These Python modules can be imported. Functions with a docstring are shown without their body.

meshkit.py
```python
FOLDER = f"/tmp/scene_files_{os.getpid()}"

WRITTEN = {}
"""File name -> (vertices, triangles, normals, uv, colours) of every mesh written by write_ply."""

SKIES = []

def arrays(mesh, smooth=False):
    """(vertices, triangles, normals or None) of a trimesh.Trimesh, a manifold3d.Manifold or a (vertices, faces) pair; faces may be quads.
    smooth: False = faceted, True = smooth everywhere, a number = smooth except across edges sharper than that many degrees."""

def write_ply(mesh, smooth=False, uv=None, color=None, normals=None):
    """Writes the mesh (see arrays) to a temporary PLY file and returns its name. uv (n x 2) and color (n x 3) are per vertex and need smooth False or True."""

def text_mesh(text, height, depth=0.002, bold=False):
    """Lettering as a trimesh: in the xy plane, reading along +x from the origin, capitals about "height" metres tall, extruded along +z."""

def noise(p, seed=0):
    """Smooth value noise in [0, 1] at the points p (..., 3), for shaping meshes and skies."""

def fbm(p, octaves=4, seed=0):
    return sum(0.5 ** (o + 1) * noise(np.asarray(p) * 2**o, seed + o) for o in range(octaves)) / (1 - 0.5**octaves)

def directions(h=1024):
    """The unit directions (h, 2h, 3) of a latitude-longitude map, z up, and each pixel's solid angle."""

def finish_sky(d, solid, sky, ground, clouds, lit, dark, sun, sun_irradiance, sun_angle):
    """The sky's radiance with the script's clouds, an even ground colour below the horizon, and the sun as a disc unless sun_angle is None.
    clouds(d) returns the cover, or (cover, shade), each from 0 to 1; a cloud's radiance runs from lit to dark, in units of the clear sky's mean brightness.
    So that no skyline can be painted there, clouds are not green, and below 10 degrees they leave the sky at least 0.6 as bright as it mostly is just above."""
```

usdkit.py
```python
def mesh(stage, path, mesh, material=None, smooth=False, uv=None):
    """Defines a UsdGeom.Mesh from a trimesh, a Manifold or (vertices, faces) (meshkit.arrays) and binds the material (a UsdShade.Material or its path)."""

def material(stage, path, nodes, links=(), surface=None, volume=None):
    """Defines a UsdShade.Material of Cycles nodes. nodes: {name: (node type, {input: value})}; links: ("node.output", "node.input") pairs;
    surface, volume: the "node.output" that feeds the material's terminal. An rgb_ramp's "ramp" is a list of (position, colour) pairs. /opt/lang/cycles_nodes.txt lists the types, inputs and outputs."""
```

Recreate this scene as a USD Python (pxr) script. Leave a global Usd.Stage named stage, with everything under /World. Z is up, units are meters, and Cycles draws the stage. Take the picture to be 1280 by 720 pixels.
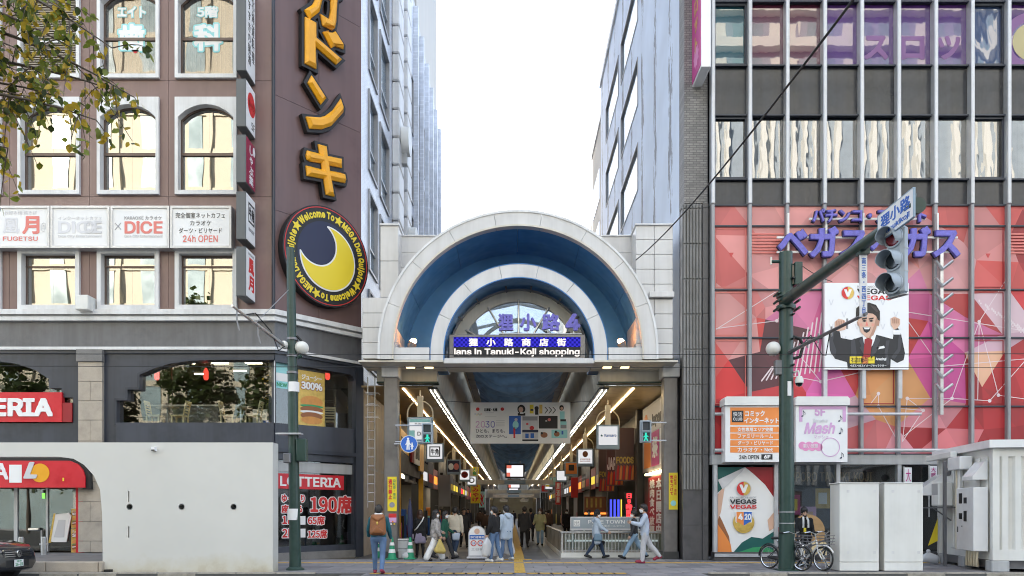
import math, random, glob
import numpy as np
import trimesh
import usdkit
import meshkit
import manifold3d as m3
from shapely.geometry import Polygon, MultiPolygon, Point, LineString, box as sbox
from shapely import affinity, union_all, box as shapely_box
from pxr import Usd, UsdGeom, UsdLux, UsdShade, Gf, Sdf, Vt

# ---------------------------------------------------------------- camera, sky, sun, exposure
stage = Usd.Stage.CreateInMemory()
UsdGeom.SetStageUpAxis(stage, 'Z')
UsdGeom.SetStageMetersPerUnit(stage, 1.0)
UsdGeom.Xform.Define(stage, '/World')
UsdGeom.Scope.Define(stage, '/World/Looks')
EYE = 1.55
FOC = 950.0                                   # focal length in photograph pixels (1280 wide)
cam = UsdGeom.Camera.Define(stage, '/World/camera')
cam.CreateHorizontalApertureAttr(36.0)
cam.CreateVerticalApertureAttr(20.25)
cam.CreateFocalLengthAttr(36.0 * FOC / 1280)
cam.CreateVerticalApertureOffsetAttr(280 / 1280 * 36.0)   # shift lens: horizon low in the frame
cam.CreateClippingRangeAttr(Gf.Vec2f(0.1, 2000))
cam.AddTranslateOp().Set(Gf.Vec3d(0, 0, EYE))
cam.AddRotateXYZOp().Set(Gf.Vec3f(90, 0, 0))
cam.CreateExposureAttr(1.75)
SUN_DIR = np.array([-0.52, 0.76, 0.39]); SUN_DIR /= np.linalg.norm(SUN_DIR)   # low afternoon sun beyond the left roofs
SUN_EL = math.asin(SUN_DIR[2]); SUN_ROT = math.atan2(SUN_DIR[0], SUN_DIR[1])
dome = UsdLux.DomeLight.Define(stage, '/World/sky')
dome.GetPrim().SetCustomDataByKey('kind', 'structure')
skym = usdkit.material(stage, '/World/Looks/sky_light', {
    's': ('sky_texture', {'sky_type': 'single_scattering', 'sun_disc': False, 'sun_elevation': SUN_EL, 'sun_rotation': SUN_ROT, 'air_density': 1.0, 'aerosol_density': 2.2, 'ozone_density': 1.0}),
    'tc': ('texture_coordinate', {}),
    'n': ('noise_texture', {'scale': 1.6, 'detail': 5, 'roughness': 0.55}),
    'r': ('rgb_ramp', {'ramp': [(0.32, (0.22, 0.22, 0.22)), (0.75, (0.8, 0.8, 0.8))]}),
    'm': ('mix', {'color2': (5.2, 5.9, 7.0)}),
    'b': ('background_shader', {'strength': 0.13})},
    [('tc.generated', 'n.vector'), ('n.fac', 'r.fac'), ('r.color', 'm.fac'), ('s.color', 'm.color1'), ('m.color', 'b.color')], surface='b.background')
UsdShade.MaterialBindingAPI.Apply(dome.GetPrim()).Bind(skym)
sun = UsdLux.DistantLight.Define(stage, '/World/sun')
sun.CreateIntensityAttr(1.25); sun.CreateAngleAttr(0.5); sun.CreateNormalizeAttr(True)
sun.CreateColorAttr(Gf.Vec3f(1.0, 0.93, 0.82))
_q = Gf.Rotation(Gf.Vec3d(0, 0, 1), Gf.Vec3d(*SUN_DIR.tolist())).GetQuat()
sun.AddOrientOp(UsdGeom.XformOp.PrecisionDouble).Set(Gf.Quatd(_q.GetReal(), _q.GetImaginary()))

# ---------------------------------------------------------------- naming and scene helpers
RNG = random.Random(11)
_used = {}
def numbered(parent, name):
    k = (parent, name); n = _used.get(k, 0); _used[k] = n + 1
    return f'{parent}/{name}' if n == 0 else f'{parent}/{name}_{n:03d}'

def keys(prim, label=None, cat=None, group=None, kind=None):
    for k, v in (('label', label), ('category', cat), ('group', group), ('kind', kind)):
        if v: prim.SetCustomDataByKey(k, v)

class Thing:
    pass

def thing(name, label, cat=None, loc=(0, 0, 0), rotz=0.0, group=None, kind=None, world=False):
    """An Xform under /World; world=True: its meshes come in world coordinates and are moved to its base."""
    t = Thing(); t.path = numbered('/World', name); t.loc = np.array(loc, float); t.world = world
    x = UsdGeom.Xform.Define(stage, t.path)
    x.AddTranslateOp().Set(Gf.Vec3d(*map(float, loc))); x.AddRotateZOp().Set(float(rotz))
    t.prim = x.GetPrim(); t.root = t
    keys(t.prim, label, cat, group, kind)
    return t

def obj(name, mesh, material, parent=None, label=None, cat=None, group=None, kind=None, smooth=35):
    """One Mesh prim. parent: a Thing or an object made here."""
    t = Thing()
    if isinstance(mesh, list): mesh = cat_(mesh)
    if parent is None:
        t.path = numbered('/World', name); t.root = t; t.world = False; t.loc = np.zeros(3)
    else:
        t.path = numbered(parent.path, name); t.root = parent.root
        if t.root.world:
            mesh = mesh.copy(); mesh.apply_translation(-t.root.loc)
        t.world = t.root.world; t.loc = t.root.loc
    m = usdkit.mesh(stage, t.path, mesh, M(material), smooth=smooth)
    t.prim = m.GetPrim()
    keys(t.prim, label, cat, group, kind)
    return t

def dup(t, loc, rotz=0.0, label=None, group=None, scale=1.0):
    name = t.path.split('/')[-1]
    r = Thing(); r.path = numbered('/World', name); r.loc = np.array(loc, float); r.world = False; r.root = r
    x = UsdGeom.Xform.Define(stage, r.path)
    p = x.GetPrim()
    p.GetReferences().AddInternalReference(t.path)
    x.ClearXformOpOrder()
    x.AddTranslateOp(opSuffix='place').Set(Gf.Vec3d(*map(float, loc))); x.AddRotateZOp(opSuffix='turn').Set(float(rotz))
    if scale != 1.0: x.AddScaleOp(opSuffix='size').Set(Gf.Vec3f(scale, scale, scale))
    p.SetInstanceable(True)
    old = t.prim.GetCustomData()
    keys(p, label or old.get('label'), old.get('category'), group or old.get('group'))
    r.prim = p
    return r

# ---------------------------------------------------------------- materials
SPECS = {}
_made = {}
def spec(name, col, rough=0.55, metal=0.0, var=0.10, vs=1.3, bump=0.0, bs=60.0, emit=0.0, coat=0.0, streak=0.0, trans=0.0, fine=0.0):
    SPECS[name] = dict(col=col, rough=rough, metal=metal, var=var, vs=vs, bump=bump, bs=bs, emit=emit, coat=coat, streak=streak, trans=trans, fine=fine)

def M(name):
    if not isinstance(name, str): return name
    if name in _made: return _made[name]
    s = SPECS[name]; c = np.array(s['col'], float)
    nodes = {'g': ('geometry', {}), 'p': ('principled_bsdf', {'roughness': s['rough'], 'metallic': s['metal'], 'coat_weight': s['coat']})}
    links = []
    if s['emit'] > 0:
        nodes = {'e': ('emission', {'color': tuple(c), 'strength': s['emit']})}
        _made[name] = usdkit.material(stage, '/World/Looks/' + name, nodes, [], surface='e.emission'); return _made[name]
    if s['var'] > 0:
        v = s['var']
        nodes['n'] = ('noise_texture', {'scale': s['vs'], 'detail': 6, 'roughness': 0.62})
        nodes['r'] = ('rgb_ramp', {'ramp': [(0.28, tuple(c * (1 - 1.6 * v))), (0.5, tuple(c)), (0.72, tuple(np.minimum(c * (1 + v), 0.95)))]})
        links += [('g.position', 'n.vector'), ('n.fac', 'r.fac')]
        last = 'r.color'
        if s['fine'] > 0:
            f = s['fine']
            nodes['n2'] = ('noise_texture', {'scale': s['bs'], 'detail': 3, 'roughness': 0.7})
            nodes['r2'] = ('rgb_ramp', {'ramp': [(0.3, (1 - f,) * 3), (0.7, (1,) * 3)]})
            nodes['m2'] = ('mix', {'mix_type': 'multiply', 'fac': 1.0})
            links += [('g.position', 'n2.vector'), ('n2.fac', 'r2.fac'), (last, 'm2.color1'), ('r2.color', 'm2.color2')]; last = 'm2.color'
        if s['streak'] > 0:
            f = s['streak']
            nodes['mp'] = ('mapping', {'scale': (3.2, 3.2, 0.22)})
            nodes['n3'] = ('noise_texture', {'scale': 1.0, 'detail': 5, 'roughness': 0.65})
            nodes['r3'] = ('rgb_ramp', {'ramp': [(0.36, (1 - f, 1 - f * 1.03, 1 - f * 1.1)), (0.58, (1,) * 3)]})
            nodes['m3'] = ('mix', {'mix_type': 'multiply', 'fac': 1.0})
            links += [('g.position', 'mp.vector'), ('mp.vector', 'n3.vector'), ('n3.fac', 'r3.fac'), (last, 'm3.color1'), ('r3.color', 'm3.color2')]; last = 'm3.color'
        links.append((last, 'p.base_color'))
        nodes['rr'] = ('map_range', {'from_min': 0.3, 'from_max': 0.7, 'to_min': max(0.03, s['rough'] - 0.08), 'to_max': min(1, s['rough'] + 0.08)})
        links += [('n.fac', 'rr.value'), ('rr.result', 'p.roughness')]
    else:
        nodes['p'][1]['base_color'] = tuple(c)
    if s['bump'] > 0:
        nodes['nb'] = ('noise_texture', {'scale': s['bs'], 'detail': 4, 'roughness': 0.6})
        nodes['bp'] = ('bump', {'strength': s['bump'], 'distance': 0.01})
        links += [('g.position', 'nb.vector'), ('nb.fac', 'bp.height'), ('bp.normal', 'p.normal')]
    surf = 'p.BSDF'
    if s['trans'] > 0:
        nodes['tl'] = ('translucent_bsdf', {'color': tuple(np.minimum(c * 1.5, 1))})
        nodes['mx'] = ('mix_closure', {'fac': s['trans']})
        links += [('p.BSDF', 'mx.closure1'), ('tl.BSDF', 'mx.closure2')]; surf = 'mx.closure'
        if s['var'] > 0: links.append((last, 'tl.color'))
    _made[name] = usdkit.material(stage, '/World/Looks/' + name, nodes, links, surface=surf)
    return _made[name]

def pane_mat(name, refl, tint=(0.75, 0.8, 0.82), wav=0.02, ws=0.9, rough=0.0, film=None, film_w=0.0):
    """Window glass: part mirror (rolled glass, a little wavy), part see-through; film: a printed film behind it."""
    nodes = {'g': ('geometry', {}), 'n': ('noise_texture', {'scale': ws, 'detail': 2}), 'b': ('bump', {'strength': 1.0, 'distance': wav}),
             't': ('transparent_bsdf', {'color': tint}), 'gl': ('glossy_bsdf', {'color': (0.97, 0.97, 0.95), 'roughness': rough}), 'm': ('mix_closure', {'fac': refl})}
    nodes['mp'] = ('mapping', {'scale': (1.0, 1.0, 0.35)})
    links = [('g.position', 'mp.vector'), ('mp.vector', 'n.vector'), ('n.fac', 'b.height'), ('b.normal', 'gl.normal'), ('gl.BSDF', 'm.closure2')]
    if film is None:
        links.append(('t.BSDF', 'm.closure1'))
    else:
        nodes['d'] = ('diffuse_bsdf', {'color': film}); nodes['m0'] = ('mix_closure', {'fac': film_w})
        links += [('t.BSDF', 'm0.closure1'), ('d.BSDF', 'm0.closure2'), ('m0.closure', 'm.closure1')]
    _made[name] = usdkit.material(stage, '/World/Looks/' + name, nodes, links, surface='m.closure')

def brick_mat(name, c1, c2, mortar, scale, bw, rh, ms, rough=0.6, plane='xz', bump=0.4):
    nodes = {'g': ('geometry', {}), 'sx': ('separate_xyz', {}), 'cx': ('combine_xyz', {}),
             'b': ('brick_texture', {'color1': c1, 'color2': c2, 'mortar': mortar, 'scale': scale, 'brick_width': bw, 'row_height': rh, 'mortar_size': ms}),
             'n': ('noise_texture', {'scale': 2.0, 'detail': 5}), 'r': ('rgb_ramp', {'ramp': [(0.3, (0.72,) * 3), (0.7, (1.0,) * 3)]}), 'mx': ('mix', {'mix_type': 'multiply', 'fac': 1.0}),
             'bp': ('bump', {'strength': bump, 'distance': 0.004, 'invert': True}), 'p': ('principled_bsdf', {'roughness': rough})}
    a, b = {'xz': ('x', 'z'), 'yz': ('y', 'z'), 'xy': ('x', 'y')}[plane]
    links = [('g.position', 'sx.vector'), (f'sx.{a}', 'cx.x'), (f'sx.{b}', 'cx.y'), ('cx.vector', 'b.vector'), ('g.position', 'n.vector'), ('n.fac', 'r.fac'),
             ('b.color', 'mx.color1'), ('r.color', 'mx.color2'), ('mx.color', 'p.base_color'), ('b.fac', 'bp.height'), ('bp.normal', 'p.normal')]
    _made[name] = usdkit.material(stage, '/World/Looks/' + name, nodes, links, surface='p.BSDF')

# ---------------------------------------------------------------- shapes
def cat_(ms): return trimesh.util.concatenate([m for m in ms if m is not None])

def tri(man):
    m = man.to_mesh()
    return trimesh.Trimesh(np.array(m.vert_properties[:, :3]), np.array(m.tri_verts), process=False)

def bx(x0, x1, y0, y1, z0, z1, bev=0.0):
    if x1 < x0: x0, x1 = x1, x0
    if y1 < y0: y0, y1 = y1, y0
    if z1 < z0: z0, z1 = z1, z0
    if bev <= 0:
        m = trimesh.creation.box((x1 - x0, y1 - y0, z1 - z0)); m.apply_translation(((x0 + x1) / 2, (y0 + y1) / 2, (z0 + z1) / 2)); return m
    b = min(bev, (x1 - x0) / 3, (y1 - y0) / 3, (z1 - z0) / 3); pts = []
    for X, sx in ((x0, 1), (x1, -1)):
        for Y, sy in ((y0, 1), (y1, -1)):
            for Z, sz in ((z0, 1), (z1, -1)):
                pts += [(X + sx * b, Y + sy * b, Z), (X + sx * b, Y, Z + sz * b), (X, Y + sy * b, Z + sz * b)]
    return tri(m3.Manifold.hull_points(np.array(pts)))

def tube(pts, r, sides=8, caps=True):
    p = np.asarray(pts, float); n = len(p); r = np.broadcast_to(np.asarray(r, float), (n,))
    t = np.gradient(p, axis=0); t /= np.linalg.norm(t, axis=1, keepdims=True) + 1e-12
    ref = np.array([0, 0, 1.0]) if abs(t[0][2]) < 0.9 else np.array([1.0, 0, 0])
    a = np.cross(t[0], ref); a /= np.linalg.norm(a); A = [a]
    for i in range(1, n):
        a = A[-1] - t[i] * np.dot(A[-1], t[i]); a /= np.linalg.norm(a) + 1e-12; A.append(a)
    A = np.array(A); B = np.cross(t, A); ang = np.arange(sides) * 2 * np.pi / sides
    v = (p[:, None] + r[:, None, None] * (np.cos(ang)[None, :, None] * A[:, None] + np.sin(ang)[None, :, None] * B[:, None])).reshape(-1, 3)
    f = []
    for i in range(n - 1):
        for j in range(sides):
            k = (j + 1) % sides
            f += [(i * sides + j, i * sides + k, (i + 1) * sides + k), (i * sides + j, (i + 1) * sides + k, (i + 1) * sides + j)]
    if caps:
        v = np.vstack([v, p[0], p[-1]]); c0, c1 = len(v) - 2, len(v) - 1
        for j in range(sides):
            k = (j + 1) % sides
            f += [(c0, k, j), (c1, (n - 1) * sides + j, (n - 1) * sides + k)]
    return trimesh.Trimesh(v, np.array(f), process=False)

def rod(a, b, r, r1=None, sides=10): return tube([a, b], [r, r if r1 is None else r1], sides)

def sph(c, r, sub=2, sc=(1, 1, 1)):
    m = trimesh.creation.icosphere(sub, 1.0); m.apply_scale(np.array(sc) * r); m.apply_translation(c); return m

def lathe(prof, c=(0, 0, 0), n=20):
    m = trimesh.creation.revolve(np.array(prof, float), sections=n); m.apply_translation(c); return m

_ico = trimesh.creation.icosphere(1, 1.0).vertices
_ico2 = trimesh.creation.icosphere(2, 1.0).vertices
def hull(balls):
    """Hull of spheres (x, y, z, r)."""
    return m3.Manifold.hull_points(np.vstack([np.array(b[:3]) + _ico * b[3] for b in balls]))

def union(ms): return m3.Manifold.batch_boolean(list(ms), m3.OpType.Add)

def polys(g):
    if g is None or g.is_empty: return []
    if g.geom_type == 'Polygon': return [g]
    return [p for q in g.geoms for p in polys(q)] if hasattr(g, 'geoms') else []

class Frame:
    """A vertical (or any) plane at its real place: origin o, directions u and v in it, normal n towards the viewer's side."""
    def __init__(s, o, u, v=(0, 0, 1)):
        s.o = np.array(o, float); s.u = np.array(u, float) / np.linalg.norm(u); s.v = np.array(v, float) / np.linalg.norm(v); s.n = np.cross(s.u, s.v)
    def uv(s, px, py):
        d = np.array([(px - 640) / FOC, 1.0, (640 - py) / FOC]); e = np.array([0, 0, EYE])
        p = e + d * (np.dot(s.o - e, s.n) / np.dot(d, s.n)) - s.o
        return float(p @ s.u), float(p @ s.v)
    def G(s, *pts): return Polygon([s.uv(*p) for p in pts])
    def R(s, x0, y0, x1, y1): return s.G((x0, y1), (x1, y1), (x1, y0), (x0, y0))
    def B(s, x0, y0, x1, y1):
        cx, cy = (x0 + x1) / 2, (y0 + y1) / 2
        return s.uv(x0, cy)[0], s.uv(cx, y1)[1], s.uv(x1, cy)[0], s.uv(cx, y0)[1]
    def pt(s, u, v, d=0.0): return s.o + s.u * u + s.v * v + s.n * d
    def ext(s, g, d0, d1):
        ms = []
        for p in polys(g):
            if p.area < 1e-7: continue
            m = trimesh.creation.extrude_polygon(p, d1 - d0, engine='earcut')
            T = np.eye(4); T[:3, 0], T[:3, 1], T[:3, 2], T[:3, 3] = s.u, s.v, s.n, s.o + s.n * d0
            m.apply_transform(T); ms.append(m)
        return cat_(ms) if ms else None

def bevel_ext(fr, g, d0, d1, t, h):
    """Extruded outline whose front edge is bevelled t wide and h deep."""
    ms = [fr.ext(g, d0, d1)]
    for p in polys(g):
        q = p.buffer(-t, join_style=2); rim = p.difference(q); edge = p.boundary
        for r in polys(rim):
            v, f = trimesh.creation.triangulate_polygon(r, engine='earcut')
            z = np.array([d1 if edge.distance(Point(*a)) < 1e-5 else d1 + h for a in v])
            P = np.array([fr.pt(a[0], a[1], zz) for a, zz in zip(v, z)]); f = np.array(f)
            c = np.cross(P[f[:, 1]] - P[f[:, 0]], P[f[:, 2]] - P[f[:, 0]]) @ fr.n
            f[c < 0] = f[c < 0][:, ::-1]
            ms.append(trimesh.Trimesh(P, f, process=False))
        if not q.is_empty: ms.append(fr.ext(q, d1 - 0.002, d1 + h))
    return cat_(ms)

def front(y): return Frame((0, y, 0), (1, 0, 0))

# ---------------------------------------------------------------- lettering
_fonts = {}
def _font(kind, size):
    if (kind, size) not in _fonts:
        from PIL import ImageFont
        f = {'jp': 'Noto Sans CJK Regular.woff2', 'en': 'Inter.woff2'}[kind]
        _fonts[kind, size] = ImageFont.truetype(glob.glob('/opt/blender-*/*/datafiles/fonts/' + f)[0], size)
    return _fonts[kind, size]

_tx = {}
def text(s, kind='jp', bold=0, size=56):
    """Outlines of a line of text, about 1 unit tall, baseline at 0."""
    k = (s, kind, bold, size)
    if k in _tx: return _tx[k]
    from PIL import Image, ImageDraw
    f = _font(kind, size)
    x0, y0, x1, y1 = f.getbbox(s, anchor='ls', stroke_width=bold)
    im = Image.new('L', (x1 - x0 + 8, y1 - y0 + 8))
    ImageDraw.Draw(im).text((4 - x0, 4 - y0), s, 255, f, anchor='ls', stroke_width=bold)
    on = np.pad(np.asarray(im) > 120, ((0, 0), (1, 1))).astype(np.int8); d = np.diff(on, axis=1)
    rows, st = np.nonzero(d == 1); en = np.nonzero(d == -1)[1]
    g = union_all(shapely_box(st, -rows - 1, en, -rows)).buffer(0.55, quad_segs=2).buffer(-0.55, quad_segs=2).simplify(0.75)
    g = affinity.affine_transform(g, [1 / size, 0, 0, 1 / size, -4 / size, (4 - y0) / size])
    _tx[k] = g
    return g

def fit(g, x0, y0, x1, y1, keep=False):
    a, b, c, d = g.bounds; sx, sy = (x1 - x0) / max(c - a, 1e-6), (y1 - y0) / max(d - b, 1e-6)
    if keep: sx = sy = min(sx, sy)
    g = affinity.scale(affinity.translate(g, -(a + c) / 2, -(b + d) / 2), sx, sy, origin=(0, 0))
    return affinity.translate(g, (x0 + x1) / 2, (y0 + y1) / 2)

def vtext(s, kind='jp', bold=0, pitch=1.05):
    gs = []
    for i, ch in enumerate(s):
        if ch == ' ': continue
        g = text(ch, kind, bold); a, b, c, d = g.bounds
        if ch == 'ー': g = affinity.rotate(g, -90)
        a, b, c, d = g.bounds
        gs.append(affinity.translate(g, -(a + c) / 2, -(b + d) / 2 - i * pitch))
    return union_all(gs)

def letter(T, fr, g, box, mat, d=0.0, t=0.006, name='lettering', keep=False, px=True, label=None):
    """Lettering g fitted into a box (photo pixels on the frame's plane, or u, v) standing t proud of distance d."""
    if isinstance(g, str): g = text(g)
    if px: box = fr.B(*box)
    m = fr.ext(fit(g, *box, keep=keep), d, d + t)
    return obj(name, m, mat, T, label=label, smooth=False)

def flat(T, fr, g, mat, d=0.0, t=0.004, name='print', label=None):
    m = fr.ext(g, d, d + t)
    return None if m is None else obj(name, m, mat, T, label=label, smooth=False)

def star(cx, cy, r, n=5, k=0.42):
    return Polygon([(cx + (r if i % 2 == 0 else r * k) * math.sin(math.pi * i / n), cy + (r if i % 2 == 0 else r * k) * math.cos(math.pi * i / n)) for i in range(2 * n)])

def arcpts(cx, cy, r, a0, a1, n=24):
    return [(cx + r * math.cos(math.radians(a0 + (a1 - a0) * i / n)), cy + r * math.sin(math.radians(a0 + (a1 - a0) * i / n))) for i in range(n + 1)]

def ring(cx, cy, ro, ri, a0=0, a1=180, n=40):
    return Polygon(arcpts(cx, cy, ro, a0, a1, n) + arcpts(cx, cy, ri, a1, a0, n))

# ---------------------------------------------------------------- the palette
spec('paving', (0.27, 0.265, 0.28), 0.75, var=0.18, vs=2.5, bump=0.25, bs=90, fine=0.25)
spec('paving_b', (0.22, 0.215, 0.23), 0.75, var=0.18, vs=2.5, bump=0.25, bs=90, fine=0.25)
spec('paving_c', (0.31, 0.30, 0.31), 0.75, var=0.18, vs=2.5, bump=0.25, bs=90, fine=0.25)
spec('joint', (0.09, 0.088, 0.085), 0.9, var=0.2)
spec('arcade_dark', (0.10, 0.10, 0.108), 0.42, var=0.2, vs=1.5, fine=0.2)
spec('arcade_light', (0.27, 0.265, 0.26), 0.42, var=0.15, vs=1.5, fine=0.15)
spec('tactile', (0.62, 0.40, 0.09), 0.7, var=0.15, vs=4, fine=0.2)
spec('asphalt', (0.05, 0.05, 0.052), 0.85, var=0.2, vs=3, bump=0.5, bs=120)
spec('kerb_granite', (0.36, 0.33, 0.28), 0.8, var=0.22, vs=5, bump=0.3, bs=80, fine=0.3)
spec('stone_beige', (0.44, 0.38, 0.31), 0.7, var=0.14, vs=2.5, bump=0.15, bs=70, fine=0.15)
spec('stone_grey', (0.22, 0.21, 0.20), 0.7, var=0.16, vs=2.5, fine=0.2)
spec('brown', (0.215, 0.137, 0.125), 0.38, var=0.07, vs=0.7, streak=0.10, fine=0.06)
spec('brown_shaded', (0.15, 0.088, 0.085), 0.42, var=0.07, vs=0.7, streak=0.10, fine=0.06)  # front brown with the cut corner's shade painted in; food banners reuse it
spec('trim', (0.70, 0.70, 0.70), 0.45, var=0.07, vs=1.5, streak=0.14)
spec('trim_grey', (0.42, 0.43, 0.44), 0.45, var=0.08, streak=0.15)
spec('frame_bronze', (0.12, 0.085, 0.07), 0.4, 0.3, var=0.08)
spec('frame_dark', (0.035, 0.04, 0.055), 0.38, 0.1, var=0.12, vs=1.0, streak=0.15)
spec('navy', (0.045, 0.050, 0.066), 0.36, var=0.14, vs=0.8, streak=0.22)
spec('frieze', (0.15, 0.15, 0.16), 0.35, var=0.12, vs=1.2, bump=0.1, bs=90, streak=0.2, fine=0.25)
spec('white_wall', (0.66, 0.65, 0.61), 0.6, var=0.035, vs=0.45, fine=0.04, streak=0.025)
spec('white_paint', (0.72, 0.72, 0.69), 0.42, var=0.05, vs=1.2, streak=0.05)
spec('white_gloss', (0.78, 0.78, 0.78), 0.25, var=0.03, coat=0.3)
spec('black', (0.012, 0.012, 0.013), 0.5, var=0.1)
spec('black_gloss', (0.008, 0.008, 0.01), 0.15, var=0.0, coat=0.6)
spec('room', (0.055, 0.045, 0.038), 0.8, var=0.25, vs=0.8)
spec('room_light', (0.30, 0.26, 0.2), 0.8, var=0.15)
spec('curtain', (0.80, 0.80, 0.79), 0.9, var=0.1, vs=3)
spec('blind', (0.42, 0.30, 0.24), 0.8, var=0.1, vs=3)
spec('red', (0.58, 0.018, 0.03), 0.35, var=0.06, vs=1.5)
spec('red_dark', (0.30, 0.012, 0.018), 0.4, var=0.08)
spec('print_white', (0.80, 0.80, 0.80), 0.5, var=0.0)
spec('print_black', (0.018, 0.018, 0.02), 0.5, var=0.0)
spec('print_grey', (0.28, 0.28, 0.30), 0.5, var=0.0)
spec('print_lightgrey', (0.58, 0.58, 0.60), 0.5, var=0.0)
spec('print_red', (0.62, 0.03, 0.03), 0.5, var=0.0)
spec('print_salmon', (0.70, 0.20, 0.17), 0.5, var=0.0)
spec('print_faint', (0.66, 0.66, 0.69), 0.5, var=0.0)
spec('print_yellow', (0.80, 0.62, 0.03), 0.5, var=0.0)
spec('print_orange', (0.80, 0.26, 0.06), 0.5, var=0.0)
spec('print_blue', (0.03, 0.13, 0.50), 0.5, var=0.0)
spec('print_cyan', (0.32, 0.68, 0.70), 0.5, var=0.0)
spec('print_navy', (0.015, 0.02, 0.06), 0.5, var=0.0)
spec('print_pink', (0.72, 0.28, 0.50), 0.5, var=0.0)
spec('print_magenta', (0.55, 0.05, 0.26), 0.4, var=0.05)
spec('print_lilac', (0.62, 0.36, 0.60), 0.5, var=0.0)
spec('print_green', (0.04, 0.30, 0.12), 0.5, var=0.0)
spec('print_teal', (0.01, 0.10, 0.09), 0.5, var=0.05)
spec('print_brown', (0.30, 0.11, 0.04), 0.5, var=0.05)
spec('print_bun', (0.62, 0.28, 0.07), 0.5, var=0.1, vs=6)
spec('print_gold', (0.62, 0.42, 0.10), 0.35, 0.2, var=0.12, vs=6)
spec('print_skin', (0.66, 0.42, 0.31), 0.6, var=0.03)
spec('print_suit', (0.045, 0.045, 0.052), 0.5, var=0.0)
spec('print_skin_b', (0.46, 0.26, 0.18), 0.6, var=0.0)
spec('print_blush', (0.68, 0.33, 0.25), 0.6, var=0.0)
spec('print_hair_b', (0.06, 0.045, 0.04), 0.5, var=0.0)
spec('print_plum', (0.22, 0.10, 0.26), 0.5, var=0.0)
spec('print_straw', (0.48, 0.42, 0.22), 0.5, var=0.0)
spec('tower_grey', (0.40, 0.385, 0.36), 0.6, var=0.06, vs=0.3, streak=0.08)
spec('print_hair', (0.02, 0.014, 0.012), 0.5, var=0.0)
spec('letter_gold', (0.80, 0.37, 0.012), 0.35, var=0.04)
spec('letter_purple', (0.17, 0.15, 0.56), 0.5, var=0.18, vs=8, fine=0.3, bs=60)
spec('gate_white', (0.62, 0.61, 0.60), 0.33, var=0.04, vs=0.9, streak=0.10)
spec('gate_cream', (0.62, 0.58, 0.50), 0.4, var=0.06, vs=0.9, streak=0.12)
spec('gate_blue', (0.075, 0.25, 0.50), 0.26, 0.25, var=0.06, vs=0.6)
spec('gate_blue_edge', (0.05, 0.18, 0.42), 0.3, 0.1, var=0.04)
spec('steel', (0.55, 0.55, 0.54), 0.32, 0.8, var=0.08)
spec('steel_dark', (0.20, 0.20, 0.21), 0.4, 0.6, var=0.1)
spec('alu', (0.50, 0.51, 0.53), 0.38, 0.4, var=0.06, streak=0.1)
spec('pillar_brown', (0.20, 0.185, 0.175), 0.34, 0.35, var=0.1, streak=0.12)
spec('pillar_dark', (0.06, 0.058, 0.056), 0.4, 0.2, var=0.15, streak=0.15)
spec('ceiling_metal', (0.46, 0.36, 0.19), 0.34, 0.25, var=0.12, vs=0.5, streak=0.1)
spec('ceiling_wood', (0.24, 0.16, 0.07), 0.5, var=0.18, vs=1.0)
spec('drape', (0.15, 0.28, 0.46), 0.5, var=0.25, vs=2.4, trans=0.06)
spec('pole_green', (0.022, 0.052, 0.042), 0.35, var=0.1, vs=2, streak=0.12)
spec('signal_grey', (0.33, 0.38, 0.43), 0.4, var=0.05)
spec('globe', (0.70, 0.69, 0.64), 0.3, var=0.04)
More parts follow.
